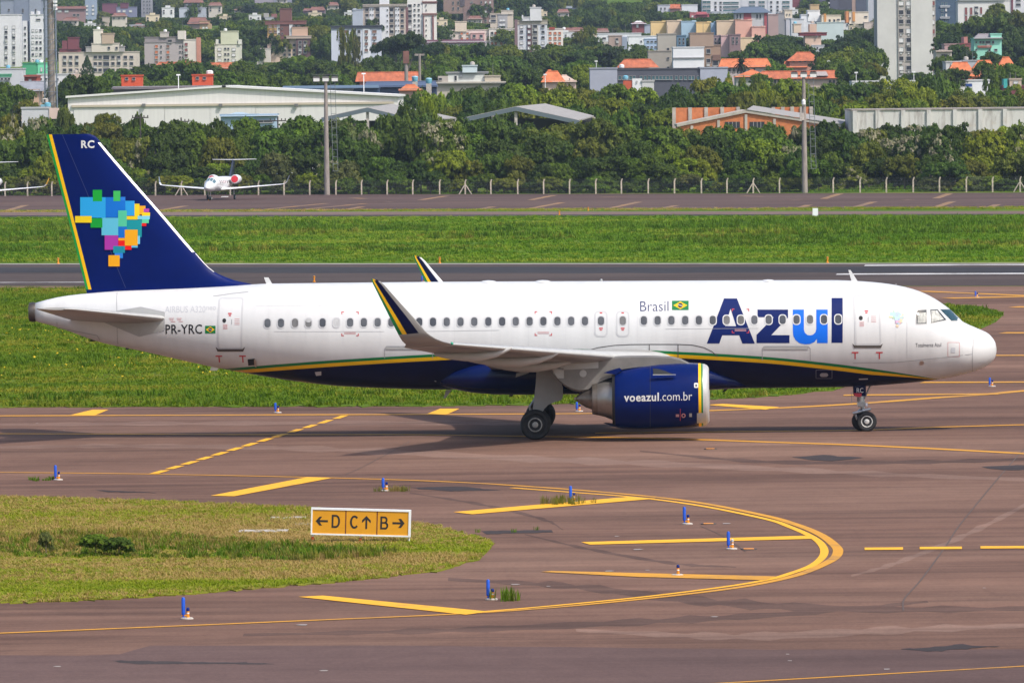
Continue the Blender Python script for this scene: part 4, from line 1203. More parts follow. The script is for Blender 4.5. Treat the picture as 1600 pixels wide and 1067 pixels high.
def arc(cx, cy_, rx, ry, a0, a1, th, n=14):
    o = [(cx+rx*math.cos(R_(t)), cy_-ry*math.sin(R_(t))) for t in np.linspace(a0, a1, n)]
    i = [(cx+(rx-th)*math.cos(R_(t)), cy_-(ry-th)*math.sin(R_(t))) for t in np.linspace(a0, a1, n)]
    return [[o[k], o[k+1], i[k+1], i[k]] for k in range(n-1)]
glyph([[(175,285),(225,230),(262,228),(228,272),(338,274),(338,300),(228,298),(262,343),(225,341)]])
glyph([[(388,205),(412,205),(412,370),(388,370)], [(412,205),(445,205),(445,229),(412,229)], [(412,346),(445,347),(445,371),(412,370)]] + arc(443, 288, 57, 83, -90, 90, 25))
glyph(arc(692, 295, 60, 84, 42, 318, 26, 22))
glyph([[(850,215),(908,275),(908,308),(862,265),(862,382),(838,382),(838,264),(792,305),(792,270)]])
glyph([[(1036,220),(1060,220),(1060,385),(1036,385)], [(1060,220),(1092,222),(1092,245),(1060,243)], [(1060,291),(1096,292),(1096,313),(1060,312)], [(1060,362),(1098,362),(1098,386),(1060,385)]] + arc(1091, 267, 40, 46, -90, 90, 23) + arc(1097, 339, 46, 48, -90, 90, 24))
glyph([[(1360,307),(1312,366),(1275,364),(1306,320),(1197,318),(1197,292),(1306,294),(1275,250),(1312,250)]])

# taxiway edge lights: blue stake markers beside small orange lamps
def edge_light(px, py, label, stake=1.0, lamp=True, lean=0, dish=True, blue_lamp=True, plain_base=True):
    g = G(px, py)
    z = 0.0
    s = 1.0
    t = empty('taxiway_light', (g.x, g.y, z)); t.scale = (0.64, 0.64, 0.64)
    tag(t, label, 'taxiway light', 'blue and orange taxiway edge lights')
    MB().lathe_z([(0.26*s,0.0),(0.26*s,0.05),(0.20*s,0.075)], 0.03, 0, 16).obj('base', M_CONC, t, smooth=30)
    if lamp:
        l = MB().lathe_z([(0.075,0.07),(0.075,0.12),(0.055,0.13),(0.055,0.33)], 0.07, 0, 12).obj('lamp_post', M_LAMPO, t, smooth=30)
        MB().lathe_z([(0.057,0.22),(0.057,0.27)], 0.07, 0, 12, 0, False, False).obj('white_band', M_SIGNF, l, smooth=30)
        MB().lathe_z([(0.06,0.33),(0.07,0.36),(0.068,0.44),(0.03,0.475)], 0.07, 0, 12).obj('lens', M_BLUED if blue_lamp else mat('clear_lens', (0.5,0.48,0.44), 0.3), l, smooth=30)
    if stake:
        h = 0.62*stake
        MB().lathe_z([(0.04,0.05),(0.04,0.16),(0.075,0.20),(0.075,0.2+h-0.06),(0.05,0.2+h)], -0.11, -0.03, 12).obj('stake', M_BLUE, t, smooth=30)
        MB().box(-0.19, 0.06, -0.06, 0.0, 0.14, 0.18).obj('clamp', M_LAMPO, t)
    return t
edge_light(90, 750, 'blue stake light left of the yellow dashes, small weed beside it')
edge_light(433, 645, 'blue stake light by the grass strip below the rear fuselage', 0.75)
edge_light(602, 767, 'blue stake light with a dry weed clump, above the direction sign', 0.8)
edge_light(895, 784, 'blue stake light with a weed clump beside the yellow stripe', 1.0)
edge_light(1073, 819, 'blue stake light inside the bend, between two wide yellow stripes', 1.05)
edge_light(1142, 858, 'blue stake light nearest the tip of the yellow bend', 1.0, blue_lamp=False)
edge_light(1057, 899, 'small orange lamp without a blue stake on the lower yellow stripe', 0)
edge_light(767, 937, 'blue stake light with a grass tuft, right of the direction sign', 1.05)
edge_light(291, 967, 'blue stake light in front of the grass island, lower left', 1.1)
edge_light(1549, 604, 'blue stake light just below the nose of the airliner', 0.7)
edge_light(1345, 625, 'blue stake light seen behind the nose wheel strut', 0.9)
edge_light(1526, 465, 'blue stake light beyond the airliner nose, near the runway', 0.7)
edge_light(904, 643, 'blue stake light seen behind the engine exhaust cone', 0.7)
edge_light(661, 441, 'blue stake light at the runway edge between the two winglets', 0.8, lamp=False)
def runway_lamp(px, py, label, s=1.0):
    g = G(px, py)
    t = empty('runway_lamp', (g.x, g.y, 0.0)); s *= 0.62
    tag(t, label, 'runway lamp', 'small orange runway lamps')
    MB().lathe_z([(0.16*s,0),(0.16*s,0.06),(0.08*s,0.08),(0.08*s,0.40*s),(0.11*s,0.42*s),(0.11*s,0.52*s)], 0, 0, 10).obj('post', M_LAMPO, t, smooth=30)
    MB().lathe_z([(0.12*s,0.52*s),(0.13*s,0.6*s),(0.05*s,0.66*s)], 0, 0, 10).obj('lens', mat('amber_lens', (0.45,0.20,0.03), 0.25), t, smooth=30)
runway_lamp(491, 441, 'orange runway lamp right behind the rear cabin roof', 1.1)
runway_lamp(687, 411.5, 'orange runway lamp at the grass edge above the far winglet', 1.2)
runway_lamp(1293, 411, 'orange runway lamp at the grass edge left of the white bars', 1.2)
runway_lamp(91, 412.5, 'orange runway lamp left of the tail fin at the grass edge', 1.2)
runway_lamp(874, 336.5, 'dark-topped lamp on the service road above mid fuselage', 1.2)
runway_lamp(919, 329.5, 'orange lamp on the verge right of the service road lamp', 1.0)
# inspection covers set flush in the pavement
for px, py in ((1107,819),(1170,858.5),(1110,702),(455,812)):
    g = G(px, py)
    c = MB(); c.lathe_z([(0.24,0.004),(0.24,0.03)], 0, 0, 14); o = c.obj('cable_pit_cover', mat('pit_cover', (0.07,0.06,0.055), 0.8), loc=(g.x, g.y, 0))
    tag(o, {1107:'dark round pit cover right of the blue light inside the bend',1170:'dark round pit cover right of the light nearest the bend tip',1110:'dark round pit cover on the taxiway below the engine nose',455:'dark round pit cover in the grass beside the concrete slabs'}[px], 'pit cover', 'pit covers')
    MB().box(-0.15, 0.15, -0.2, 0.2, 0.03, 0.036).obj('painted_mark', M_LAMPO, o)
for px, py, w, nm in ((450,811.5,0.55,'pale concrete slab in the grass above the tall weeds'),(412,832,0.75,'long pale concrete slab in the island grass'),(474,821,0.25,'small pale concrete block left of the direction sign')):
    g = G(px, py)
    o = MB().box(-w, w, -0.45, 0.45, 0.0, 0.075).obj('concrete_slab', M_CONC, loc=(g.x, g.y, 0)); tag(o, nm, 'slab')
# white marker board by the service road
g = G(1274, 340)
t = empty('marker_board', (g.x, g.y, 0)); tag(t, 'white rectangular marker board standing beside the service road', 'marker board')
MB().box(-0.27, 0.27, -0.04, 0.04, 0.15, 0.92).obj('board', mat('board_white', (0.75,0.78,0.78), 0.6), t)
for x in (-0.2, 0.2): MB().box(x-0.03, x+0.03, 0.04, 0.1, 0, 0.6).obj('leg', M_SIGNF, t)

# perimeter fence: concrete posts with bent tops, wires and mesh
FD0, FD1 = G(-60, 307.2), G(1720, 299.6)
M_POST = mat('fence_concrete', (0.50,0.43,0.34), 0.9, var=0.2, scale=3)
def fence_y(x):
    t = (x-FD0.x)/(FD1.x-FD0.x)
    return FD0.y+(FD1.y-FD0.y)*t
pst = MB(); pst.rings([[(-.09+dx,-.09+dy,z) for dx, dy in ((0,0),(.18,0),(.18,.18),(0,.18))] for z, dy in ((0,0),)] + [[(x-.085,y-.085,z),(x+.085,y-.085,z),(x+.085,y+.085,z),(x-.085,y+.085,z)] for x, y, z in ((0,0,1.5),(0.12,-0.05,1.85))])
post_me = pst.mesh('post', M_POST)
brc = MB()
for s in (-1, 1): brc.tube((s*0.78, 0, 0), (s*0.08, 0, 1.15), 0.075, 0.075, 6)
brc_me = brc.mesh('brace', M_POST)
posts_px = [8,43,81,243,283.5,320,360,404,444,484,525,565,605,645,687,727,767,809,849.5,890,931,971,1013,1054,1096,1136,1177,1218,1302,1344,1385,1427,1468,1510,1551,1594,1636]
POSTS = []
braced = {283.5,727,1177,1594}
for i, px in enumerate(posts_px):
    y = fence_y(G(px, 303).x); x = CAM.x+ray(px, 303).x*(y+CAM_D)/ray(px, 303).y
    t = empty('fence_post', (x, y, 0), 0)
    lab = {243: 'leaning-top fence post just left of the parked jet nose'}.get(px)
    if px in braced:
        lab = {283.5: 'braced fence post behind the left wing of the parked jet', 727: 'braced fence post standing between the two lamp masts', 1177: 'braced fence post left of the right lamp mast', 1594: 'braced fence post at the right edge of the picture'}[px]
    tag(t, lab or 'plain pale concrete fence post with bent top along the tree line', 'fence post', 'perimeter fence posts')
    if not lab: POSTS.append((px, t))
    link('post_shaft', post_me, t)
    if px in braced: link('brace', brc_me, t)
fw = MB()
for k, z in enumerate((0.12, 0.55, 1.0, 1.45, 1.62, 1.78)):
    fw.tube((FD0.x, FD0.y+0.1, z), (FD1.x, FD1.y+0.1, z), 0.007, 0.007, 4)
L = FD1.x-FD0.x
for i in range(int(L/0.16)):
    x = FD0.x+i*0.16
    for s in (-1, 1):
        fw.tube((x, fence_y(x)+0.1, 0.1), (x+s*1.35, fence_y(x)+0.1, 1.45), 0.0025, 0.0025, 3, cap=False)
o = fw.obj('fence_mesh', mat('fence_wire', (0.16,0.17,0.17), 0.5, metal=0.6), recalc=False)
tag(o, 'thin grey wire mesh strung along the row of concrete fence posts', 'wire fence')

# tall lamp masts
M_POLE = mat('mast_concrete', (0.26,0.225,0.20), 0.9, var=0.25, scale=1.2, stretch=(3,3,.5))
M_LAMPG = mat('lamp_housing', (0.17,0.165,0.16), 0.5, metal=0.3)
M_LADDER = mat('ladder_steel', (0.22,0.24,0.25), 0.5, metal=0.5)
def mast(px, pyb, pyt, d, label, lamps=3, r0=0.36, r1=0.19, box=False, ladder=True):
    b = D(px, pyb, d); tp = D(px, pyt, d)
    b.z = 0.0
    h = tp.z-b.z
    t = empty('lamp_mast', (b.x, b.y, b.z)); tag(t, label, 'lamp mast', 'floodlight masts')
    MB().lathe_z([(r0,0),(r0*.8+r1*.2,h*.3),(r1*.6+r0*.4,h*.65),(r1,h)], 0, 0, 16).obj('pole', M_POLE, t, smooth=30)
    MB().box(-1.35, 1.35, -0.06, 0.06, h-0.55, h-0.42).obj('crossbar', M_LAMPG, t)
    for i in range(lamps):
        x = (i-(lamps-1)/2)*1.15
        l = MB(); l.rings([[(x+sx*w, y, h-0.35+z+sz*hh) for sx, sz in ((-1,-1),(1,-1),(1,1),(-1,1))] for y, w, hh, z in ((0.35,.22,.15,.25),(0.0,.34,.26,.1),(-.3,.42,.30,-.05))])
        lo = l.obj('floodlight', M_LAMPG, t)
        MB().add([(x-.38,-.306,h-.68),(x+.38,-.306,h-.68),(x+.38,-.306,h-.30),(x-.38,-.306,h-.30)], [(0,1,2,3)]).obj('glass', mat('floodlight_glass', (0.70,0.70,0.68), 0.15), lo)
        MB().box(x-0.5, x+0.5, -0.35, 0.35, h+0.12, h+0.17).obj('visor', M_LAMPG, lo)
    if ladder:
        ld = MB()
        x0 = r0+0.75
        for sx in (-0.3, 0.3): ld.tube((x0+sx, -0.05, h*0.2), (x0+sx-0.25, -0.05, h*0.97), 0.035, 0.035, 5)
        k = h*0.2
        while k < h*0.97:
            ld.tube((x0-0.3-0.25*(k/h), -0.05, k), (x0+0.3-0.25*(k/h), -0.05, k), 0.03, 0.03, 5); k += 0.9
        ld.obj('ladder', M_LADDER, t)
    if box:
        MB().box(-0.55, 0.0, -0.5, -0.1, h*0.60, h*0.66).obj('switch_box', M_CONC, t)
        MB().lathe_z([(0.05,h*.715),(0.24,h*.73),(0.24,h*.76),(0.05,h*.775)], -0.05, -0.3, 12).obj('horn', M_SIGNF, t)
mast(511, 302.8, 119, fence_y(G(511, 303).x)+CAM_D-0.5, 'tall weathered lamp mast with three floodlights beside the white hangar')
mast(1257.5, 298.8, 112.5, fence_y(G(1257, 300).x)+CAM_D-0.5, 'tall weathered lamp mast with three floodlights beside the orange building', box=True)
# the big mast at the left, cut by the top of the picture
b = D(81, 176, 1120); tp = D(80, -60, 1120); h = tp.z-b.z
t = empty('lattice_mast', (b.x, b.y, b.z)); tag(t, 'thick concrete mast with a lattice frame rising out of the picture, far left', 'mast')
MB().lathe_z([(0.62,0),(0.55,h*.4),(0.45,h)], 0, 0, 16).obj('pole', mat('old_mast_concrete', (0.22,0.19,0.16), 0.9, var=0.4, scale=0.8, stretch=(2,2,.6)), t, smooth=30)
lt = MB()
for sx, sy in ((-.95,-.95),(.95,-.95),(.95,.95),(-.95,.95)):
    lt.tube((sx-0.1, sy, 0), (sx*0.85-0.1, sy*.85, h), 0.07, 0.07, 5)
k = 0
while k < h-1.6:
    for (ax, ay), (bx, by) in (((-.95,-.95),(.95,-.95)),((.95,-.95),(.95,.95)),((-.95,.95),(-.95,-.95))):
        lt.tube((ax-0.1, ay, k), (bx-0.1, by, k+1.6), 0.04, 0.04, 4); lt.tube((ax-0.1, ay, k+1.6), (bx-0.1, by, k+1.6), 0.04, 0.04, 4)
    k += 1.6
lt.obj('lattice', mat('lattice_steel', (0.20,0.23,0.27), 0.5, metal=0.5), t)
for k, py in enumerate((3, 9, 14.5)):
    z = D(89, py, 1120).z-b.z
    MB().box(0.5, 1.1, -0.9, -0.4, z-0.18, z+0.18).obj('lamp_head', M_SIGNF, t)

# ------------------------------------------------------------------ parked business jets
M_JW = mat('jet_white', (0.72,0.72,0.73), 0.3, coat=0.3)
M_JN = mat('jet_navy', (0.012,0.018,0.045), 0.3, coat=0.3)
M_JR = mat('intake_cover_red', (0.55,0.02,0.035), 0.6)
def business_jet(label, wingtip_m):
    t = empty('business_jet', (0,0,0)); tag(t, label, 'jet', 'parked business jets')
    secs = [(7.1,1.55,0.02,.02),(7.05,1.55,.14,.13),(6.8,1.56,.32,.30),(6.3,1.6,.50,.48),(5.7,1.68,.63,.62),(5.1,1.80,.72,.76),(4.5,1.92,.77,.86),(3.8,1.95,.79,.88),(0,1.95,.79,.88),(-2.5,1.98,.76,.84),(-4.5,2.12,.6,.66),(-6.2,2.3,.38,.42),(-7.6,2.45,.16,.2),(-8.0,2.5,.05,.06)]
    rg = [[(x, w*math.cos(a), zc+h*math.sin(a)) for a in np.linspace(0, 2*math.pi, 28, endpoint=False)] for x, zc, w, h in secs]
    MB().rings(rg).obj('fuselage', M_JW, t, smooth='all')
    # windscreen panes wrapped round the nose
    for a0, a1 in ((28,58),(62,88),(92,118),(122,152)):
        mb = MB(); v = []
        for x, zc, w, h in ((5.55,1.70,.65,.65),(5.1,1.80,.73,.77),(4.75,1.87,.765,.83)):
            k = 0.55 if x > 5.2 else 1.0
            for a in np.linspace(a0, a1, 5):
                aa = R_(90+(a-90)*1.0)
                v.append((x, (w+.012)*math.cos(aa), zc+(h+.012)*math.sin(aa)))
        mb.add(v, [(r*5+i, r*5+i+1, (r+1)*5+i+1, (r+1)*5+i) for r in range(2) for i in range(4)])
        mb.obj('windscreen_pane', mat('jet_windscreen', (0.10,0.17,0.20), 0.08), t, smooth='all')
    for side in (-1, 1):
        for x in np.linspace(3.0, -1.6, 6):
            mb = MB(); v = [(x+.16*math.cos(a), side*.792, 2.2+.22*math.sin(a)) for a in np.linspace(0, 6.28, 10, endpoint=False)]
            v = [(p[0], side*(.79*math.sqrt(max(0, 1-((p[2]-1.95)/.88)**2))+.012), p[2]) for p in v]
            mb.add(v, [tuple(range(10))]); mb.obj('cabin_window', M_COCK, t)
        sw = [((1.6,side*.5,1.25),(-1.6,side*.5,1.3),.13,(0,0,1),.01),((0.9,side*2.2,1.36),(-1.35,side*2.2,1.4),.12,(0,0,1),.01),((-1.0,side*7.4,1.78),(-2.05,side*7.4,1.8),.11,(0,0,1),.01),((-1.15,side*7.75,1.84),(-2.1,side*7.75,1.86),.10,(0,-side*.5,1),.0),((-1.45,side*7.95,2.1),(-2.25,side*7.95,2.12),.09,(0,-side,.5),.0),((-2.1,side*8.15,2.85),(-2.5,side*8.15,2.85),.08,(0,-side,.1),.0)]
        loft('wing', sw, [M_JW, wingtip_m], t, lambda k, i: 1 if k >= 4 else 0)
        zt = 4.75
        loft('tailplane', [((-6.9,0,zt),(-8.3,0,zt),.1,(0,0,1),0),((-7.6,side*2.7,zt+.05),(-8.5,side*2.7,zt+.05),.09,(0,0,1),0)], M_JW, t)
        e = MB(); e.lathe_x([(-1.75,.42),(-1.7,.50),(-2.0,.56),(-2.8,.57),(-3.7,.47),(-4.3,.34)], side*1.42, 2.45, 24, 0, False, True)
        eng = e.obj('engine', M_JW, t, smooth=40)
        MB().lathe_x([(-1.78,.43),(-1.66,.40),(-1.62,.1),(-1.62,.0)], side*1.42, 2.45, 20).obj('intake_cover', M_JR, eng, smooth=40)
        MB().box(-3.6, -2.1, min(side*.6, side*1.05), max(side*.6, side*1.05), 2.35, 2.52).obj('engine_stub', M_JW, eng)
        g = MB(); g.tube((-0.6, side*1.6, 0.3), (-0.55, side*1.6, 1.3), 0.07, 0.09, 8); gg = g.obj('main_gear', M_STRUT, t)
        wheel(gg, -0.6, side*1.68, 0.30, 0.30, 0.2, M_RIM, side)
    fz = [((-4.6,0,2.6),(-7.6,0,2.5),.1,(0,1,0),0),((-5.6,0,3.4),(-7.9,0,3.3),.1,(0,1,0),0),((-6.75,0,4.72),(-8.3,0,4.72),.1,(0,1,0),0),((-7.0,0,4.86),(-8.3,0,4.84),.05,(0,1,0),0)]
    loft('fin', fz, M_JN, t)
    n = MB(); n.tube((5.0,0,.28),(5.1,0,1.25),.05,.07,8); n.tube((5.0,-.12,.28),(5.0,.12,.28),.04,.04,6); ng = n.obj('nose_gear', M_STRUT, t)
    for yy, o_ in ((-.1,-1),(.1,1)): wheel(ng, 5.0, yy, 0.26, 0.26, 0.14, M_RIM, o_)
    MB().box(4.75, 4.95, -.3, .0, 0.0, 0.14).obj('wheel_chock', M_LAMPO, ng)
    MB().prism([(-4.2,2.72),(-5.3,2.9),(-4.9,2.62)], -.03, .03).obj('dorsal_fin', M_JN, t)
    st = MB()   # open air-stair door on the port side
    st.prism([(2.0,0.35),(2.75,0.35),(2.75,0.45),(2.0,0.45)], 1.5, 0.8)
    st.obj('airstair', M_JW, t)
    return t
g = G(329, 313.5)
heading = R_(-101)
J1 = business_jet('white business jet with navy T-tail and red engine covers parked by the fence', mat('jet_grey_winglet', (0.16,0.2,0.25), 0.35))
off = Matrix.Rotation(heading, 3, 'Z') @ Vector((5.0, 0, 0))
J1.rotation_euler = (0, 0, heading); J1.location = (g.x-off.x, g.y-off.y+0.0, 0.01)
J2 = business_jet('white business jet mostly out of frame with a yellow winglet, left edge', mat('jet_yellow_winglet', (0.75,0.42,0.02), 0.35))
J2.rotation_euler = (0, 0, heading); J2.location = (J1.location.x-(447-80)/13.0-1.0, J1.location.y+0.3, 0.01)
# ------------------------------------------------------------------ the town behind the airfield
KEEP = []     # (x0, x1, lowest visible row, distance): random trees must not stand in front of these
def wallmat(rgb, k=0.86):
    c = tuple(min(0.85, v*k) for v in srgb(*rgb))
    return mat('wall_%d_%d_%d' % rgb, c, 0.85, var=0.07, scale=0.25)
M_PANE_D = mat('far_pane_dark', (0.035,0.038,0.048), 0.15)
PANES = {'d': M_PANE_D, 'o': mat('far_shutter_orange', (0.50,0.15,0.06), 0.7), 'r': mat('far_shutter_red', (0.22,0.06,0.05), 0.7), 'w': mat('far_shutter_white', (0.62,0.62,0.62), 0.6), 'b': mat('far_shutter_brown', (0.20,0.10,0.07), 0.7), 't': mat('far_pane_teal', (0.06,0.13,0.15), 0.15)}
M_WFRAME = mat('far_window_frame', (0.36,0.35,0.34), 0.7)
M_TILE = mat('roof_tile', (0.40,0.115,0.05), 0.85, var=0.3, scale=0.8, stretch=(1.5,.6,.6))
M_TILE2 = mat('roof_tile_bright', (0.52,0.15,0.055), 0.85, var=0.25, scale=0.7, stretch=(1.5,.6,.6))
M_TILE3 = mat('roof_tile_dull', (0.19,0.085,0.065), 0.85, var=0.3, scale=0.6)
_wmesh = {}
def win_mesh(w, h, k):
    key = (round(w, 1), round(h, 1), k)
    if key not in _wmesh:
        w, h = key[0]/2, key[1]/2
        mb = MB()
        f = min(0.09, w*0.18)
        for x0, x1, z0_, z1_ in ((-w-f, w+f, h, h+f), (-w-f, w+f, -h-f, -h), (-w-f, -w, -h, h), (w, w+f, -h, h)):
            mb.box(x0, x1, -0.12, 0.05, z0_, z1_, 0)
        mb.box(-w-f*1.6, w+f*1.6, -0.22, 0.04, -h-f*1.6, -h-f, 0)
        mb.box(-w, w, -0.04, 0.05, -h, h, 1)
        if w > 0.9: mb.box(-0.05, 0.05, -0.09, -0.03, -h, h, 0)
        _wmesh[key] = mb.mesh('window', [M_WFRAME, PANES[k]])
    return _wmesh[key]

AC_ME = MB().box(-.38, .38, -.42, -.003, -.28, .28).mesh('air_conditioner', mat('ac_grey', (0.45,0.45,0.44), 0.6))
def building(name, label, cat, d, boxes, wins=(), roofs=(), depth=11.0, base=None, keep=True, rnd=0.25):
    """boxes: (x0,x1,ytop,ybottom,rgb) in picture rows at distance d; wins: (xs, ys, w, h, kind); roofs: (x0,x1,yridge,yeave,inset,material)"""
    rr = random.Random(len(label)*7+int(boxes[0][0]))
    xa, xb = min(b[0] for b in boxes), max(b[1] for b in boxes)
    Y = d-CAM_D
    c = D((xa+xb)/2, 100, d)
    zb = float(terrain(c.x, Y))-1.5
    t = empty(name, (c.x, Y, zb)); tag(t, label, cat, 'buildings of the town behind the airfield')
    def L(px, py):
        p = D(px, py, d); return p.x-c.x, p.z-zb
    yb_all = max(b[3] for b in boxes)
    for k, (x0, x1, yt, yb, rgb) in enumerate(boxes):
        (ax, az), (bx, bz) = L(x0, yb), L(x1, yt)
        lo = 0.0 if yb >= yb_all-3 else az
        ax += 0.013*k; bx -= 0.013*k
        f = -0.16*k
        dep = depth if k == 0 else depth*(0.9-0.03*(k % 9))
        MB().box(ax, bx, f, dep, lo, bz).obj('wall', wallmat(rgb), t)
        if bx-ax > 2.0:
            MB().box(ax-0.12, bx+0.12, f-0.12, dep+0.1, bz, bz+0.28).obj('parapet', wallmat(tuple(int(v*0.9) for v in rgb)), t)
        if keep: KEEP.append((x0-2, x1+2, yb, d))
    if d < 2700:
        tops = [b for b in boxes if b[1]-b[0] > 9 and not any(o is not b and o[3] <= b[2]+3 and o[3] >= b[2]-3 and o[0] < b[1] and o[1] > b[0] for o in boxes)]
        for b in tops[:3]:
            if roofs: break
            for q in range(rr.randint(0, 2)):
                px = rr.uniform(b[0]+2, b[1]-2); (x, z) = L(px, b[2])
                if rr.random() < .5: MB().lathe_z([(.4,z+.2),(.48,z+.35),(.48,z+.8),(.15,z+.95)], x, depth*.3, 10).obj('roof_tank', rr.choice([M_SIGNF, mat('tank_blue', (0.16,0.42,0.55), 0.5), M_CONC]), t)
                else: MB().tube((x, depth*.3, z), (x, depth*.3, z+rr.uniform(1.2, 3)), .06, .04, 5).obj('aerial', M_LAMPG, t)
    f = -0.16*len(boxes)
    for w_ in wins:
        xs_, ys_, w, h, k = w_[:5]
        ax, az = L(800, 100); bx, bz = L(801, 100); s = bx-ax
        for px in xs_:
            for py in ys_:
                # find the frontmost block behind this window
                fr = 0.0
                for kk, (x0, x1, yt, yb, rgb) in enumerate(boxes):
                    if x0-1 <= px <= x1+1 and yt-1 <= py <= yb+3: fr = -0.16*kk
                kind = k if len(k) == 1 else rr.choice(k)
                x, z = L(px, py)
                o = link('window', win_mesh(w*s, h*s, kind), t, (x, fr-0.02, z))
                if d < 2300 and w*s > .7 and rr.random() < .22:
                    link('air_conditioner', AC_ME, t, (x+rr.uniform(-.2, .2), fr, z-h*s/2-.55))
    for q in roofs:
        x0, x1, yr, ye, ins, m = q
        (ax, ez), (bx, rz) = L(x0, ye), L(x1, yr)
        i = ins*(bx-ax)
        dp = max(4.0, (rz-ez)*1.7)
        hh = rz-ez
        yf = f-0.5
        v = [(ax,yf,ez),(bx,yf,ez),(bx,yf+2*dp,ez),(ax,yf+2*dp,ez),(ax+i,yf+dp,rz),(bx-i,yf+dp,rz)]
        mb = MB(); mb.add(v, [(0,1,5,4),(1,2,5),(2,3,4,5),(3,0,4),(3,2,1,0)])
        mb.obj('roof', m, t)
        if hh > 0.8:
            MB().tube((ax+i, yf+dp, rz+0.03), (bx-i, yf+dp, rz+0.03), 0.14, 0.14, 6).obj('ridge', m, t)
    return t

R = lambda a, b, n: list(np.linspace(a, b, n))
W_ = (222,222,225)
building('apartment_tower', 'white apartment tower at the left edge with two columns of windows', 'building', 2150, [(-24,30.5,24,110,W_)], [([-14,9.5,21.5], R(43,107,9), 4.2, 4.4, 'dw')])
building('apartment_tower', 'blue grey slab tower behind the white tower, far left', 'building', 2300, [(2,74,1,110,(140,148,165)),(23.5,47,-12,108,(128,137,156)),(47,64,-2,108,(150,158,173))], [([36],[17],2,6,'d'),([56],[17],2,5,'d'),([14],[16],2.5,3,'d')], depth=9)
building('apartment_tower', 'white tower with stacked balconies behind the green building', 'building', 2230, [(36,42.5,33,100,W_),(48,67,24,100,(226,226,228)),(48,50.5,18.5,24,W_),(57,60,17.5,24,W_)], [([51.5,57.5,63.5], R(48,95,6), 3.0, 3.6, 'dw'), ([39.3], R(44,92,6), 2.6, 3.6, 'd'), ([60],[31],6,2.2,'d')])
building('green_building', 'bright mint green low building below the white towers', 'building', 1700, [(18,72,116,122,(120,210,165)),(35,59,100,117,(72,165,118)),(59,74,100,117,(125,222,175))], [([65],[109],3,6,'w')])
building('low_house', 'low white house with green roof edge at the left edge', 'house', 1650, [(-20,35,108.5,128,(200,202,206)),(-20,18,117.5,121,(95,175,135))], [([3,9,14],[124],3.5,3,'d')])
building('brick_chapel', 'small red brick chapel with a white arched door, far left', 'house', 1480, [(38,58,120,129,(165,72,52))], [([47],[126.5],4,4.5,'w')], [(37,59,117,120.5,0.1,M_TILE3)])
building('low_house', 'peach house with grey sheet roof, left of the lattice mast', 'house', 1340, [(29,62,142,166,(205,170,145))], [([40],[152],3,4,'d')], [(28,72,128,143,0.04,mat('sheet_roof_grey', (0.24,0.25,0.28), 0.6, var=0.15, scale=1))])
building('low_house', 'long white low building behind the mast beside the chapel', 'house', 1600, [(58,112,117,130,(220,220,222)),(110,123,116,128,(205,180,165))], [([64,72,90],[124],3,3,'d')])
building('apartment_block', 'cream four-storey block with maroon roof boxes and square dark windows', 'building', 2000, [(92,215,82,124,(206,193,182)),(93,125,77.5,82,(130,70,78)),(97,105.5,64,78,(125,68,76)),(106,122,60,78,(122,64,72)),(134,194,74,82,(170,165,165)),(143,186,69,82,(212,202,190)),(146,159,47.5,69,(226,219,206)),(159,177.5,53.5,69,(188,166,146))],
         [([101,110.5,120,149,156.5,176.5,185.5,196,205.5], [90,100,110], 5.2, 4.8, 'd'), ([166], [90.5,100.5,110.5], 9, 6, 'd'), ([170.5,182.5],[75.5],3.5,3.5,'d')])
building('apartment_block', 'grey and cream block with orange shutters and brick edge', 'building', 2050, [(226,287,67,106,(178,168,168)),(226,286,59,67,(150,140,142)),(287,308,63,103,(218,208,200)),(307,312,59,99,(196,136,116)),(250,262,51.5,59,(192,182,176)),(277.5,289,48.5,62,(216,208,200))],
         [([244.5,262.5], [73,82,90,98], 4.2, 4.2, 'ob'), ([251.8,281.5,285.5], [73,81.5,90,98], 2.0, 3, 'd'), ([291], [70,78.5,87,95], 4.2, 4.4, 'r'), ([265.5],[64.5],6,4,'d')])
building('apartment_block', 'pale cream block with a blank greenish roof tower, left of centre', 'building', 2060, [(336,376,70,105,(210,208,196)),(345,371,50,70,(204,206,180)),(337,341.5,62,70,(215,214,205)),(372,376.5,62,70,(215,214,205))],
         [([343.2,365.3], [77.5,86,94.5], 5.2, 3.6, 'w'), ([352,356.8], [76.5,85,93.5], 2.6, 2.8, 'd')])
building('tiled_house', 'low house with red tile roof below the grey and cream block', 'house', 1620, [(246,300,103.5,112,(200,170,150))], [([255,270,285],[107],3,2.6,'d')], [(242,318,97.5,104,0.06,M_TILE)])
building('tiled_house', 'red tile roofed house below the pale cream block', 'house', 1600, [(335,362,107.5,118,(215,205,190))], [([342,352],[111.5],3,2.6,'d')], [(322,371,98.5,108,0.12,M_TILE)])
for x0, x1, yt, yb, lab in ((190,221.5,119.5,134,'orange brick rooftop hut with two windows, left of the pair'), (300.5,331.5,118.5,133,'orange brick rooftop hut with two windows, right of the pair')):
    building('rooftop_hut', lab, 'building', 1300, [(x0,x1,yt,yb+18,(214,88,52))], [([x0+8,x0+19],[yt+4],4.5,3.2,'d')], depth=5)
building('grey_shed', 'long low grey shed roof behind the white hangar', 'shed', 1290, [(176,342,138,150,(118,110,114))], (), [(172,346,133.5,140,0.02,mat('old_sheet_roof', (0.17,0.15,0.155), 0.8, var=0.25, scale=0.6))])
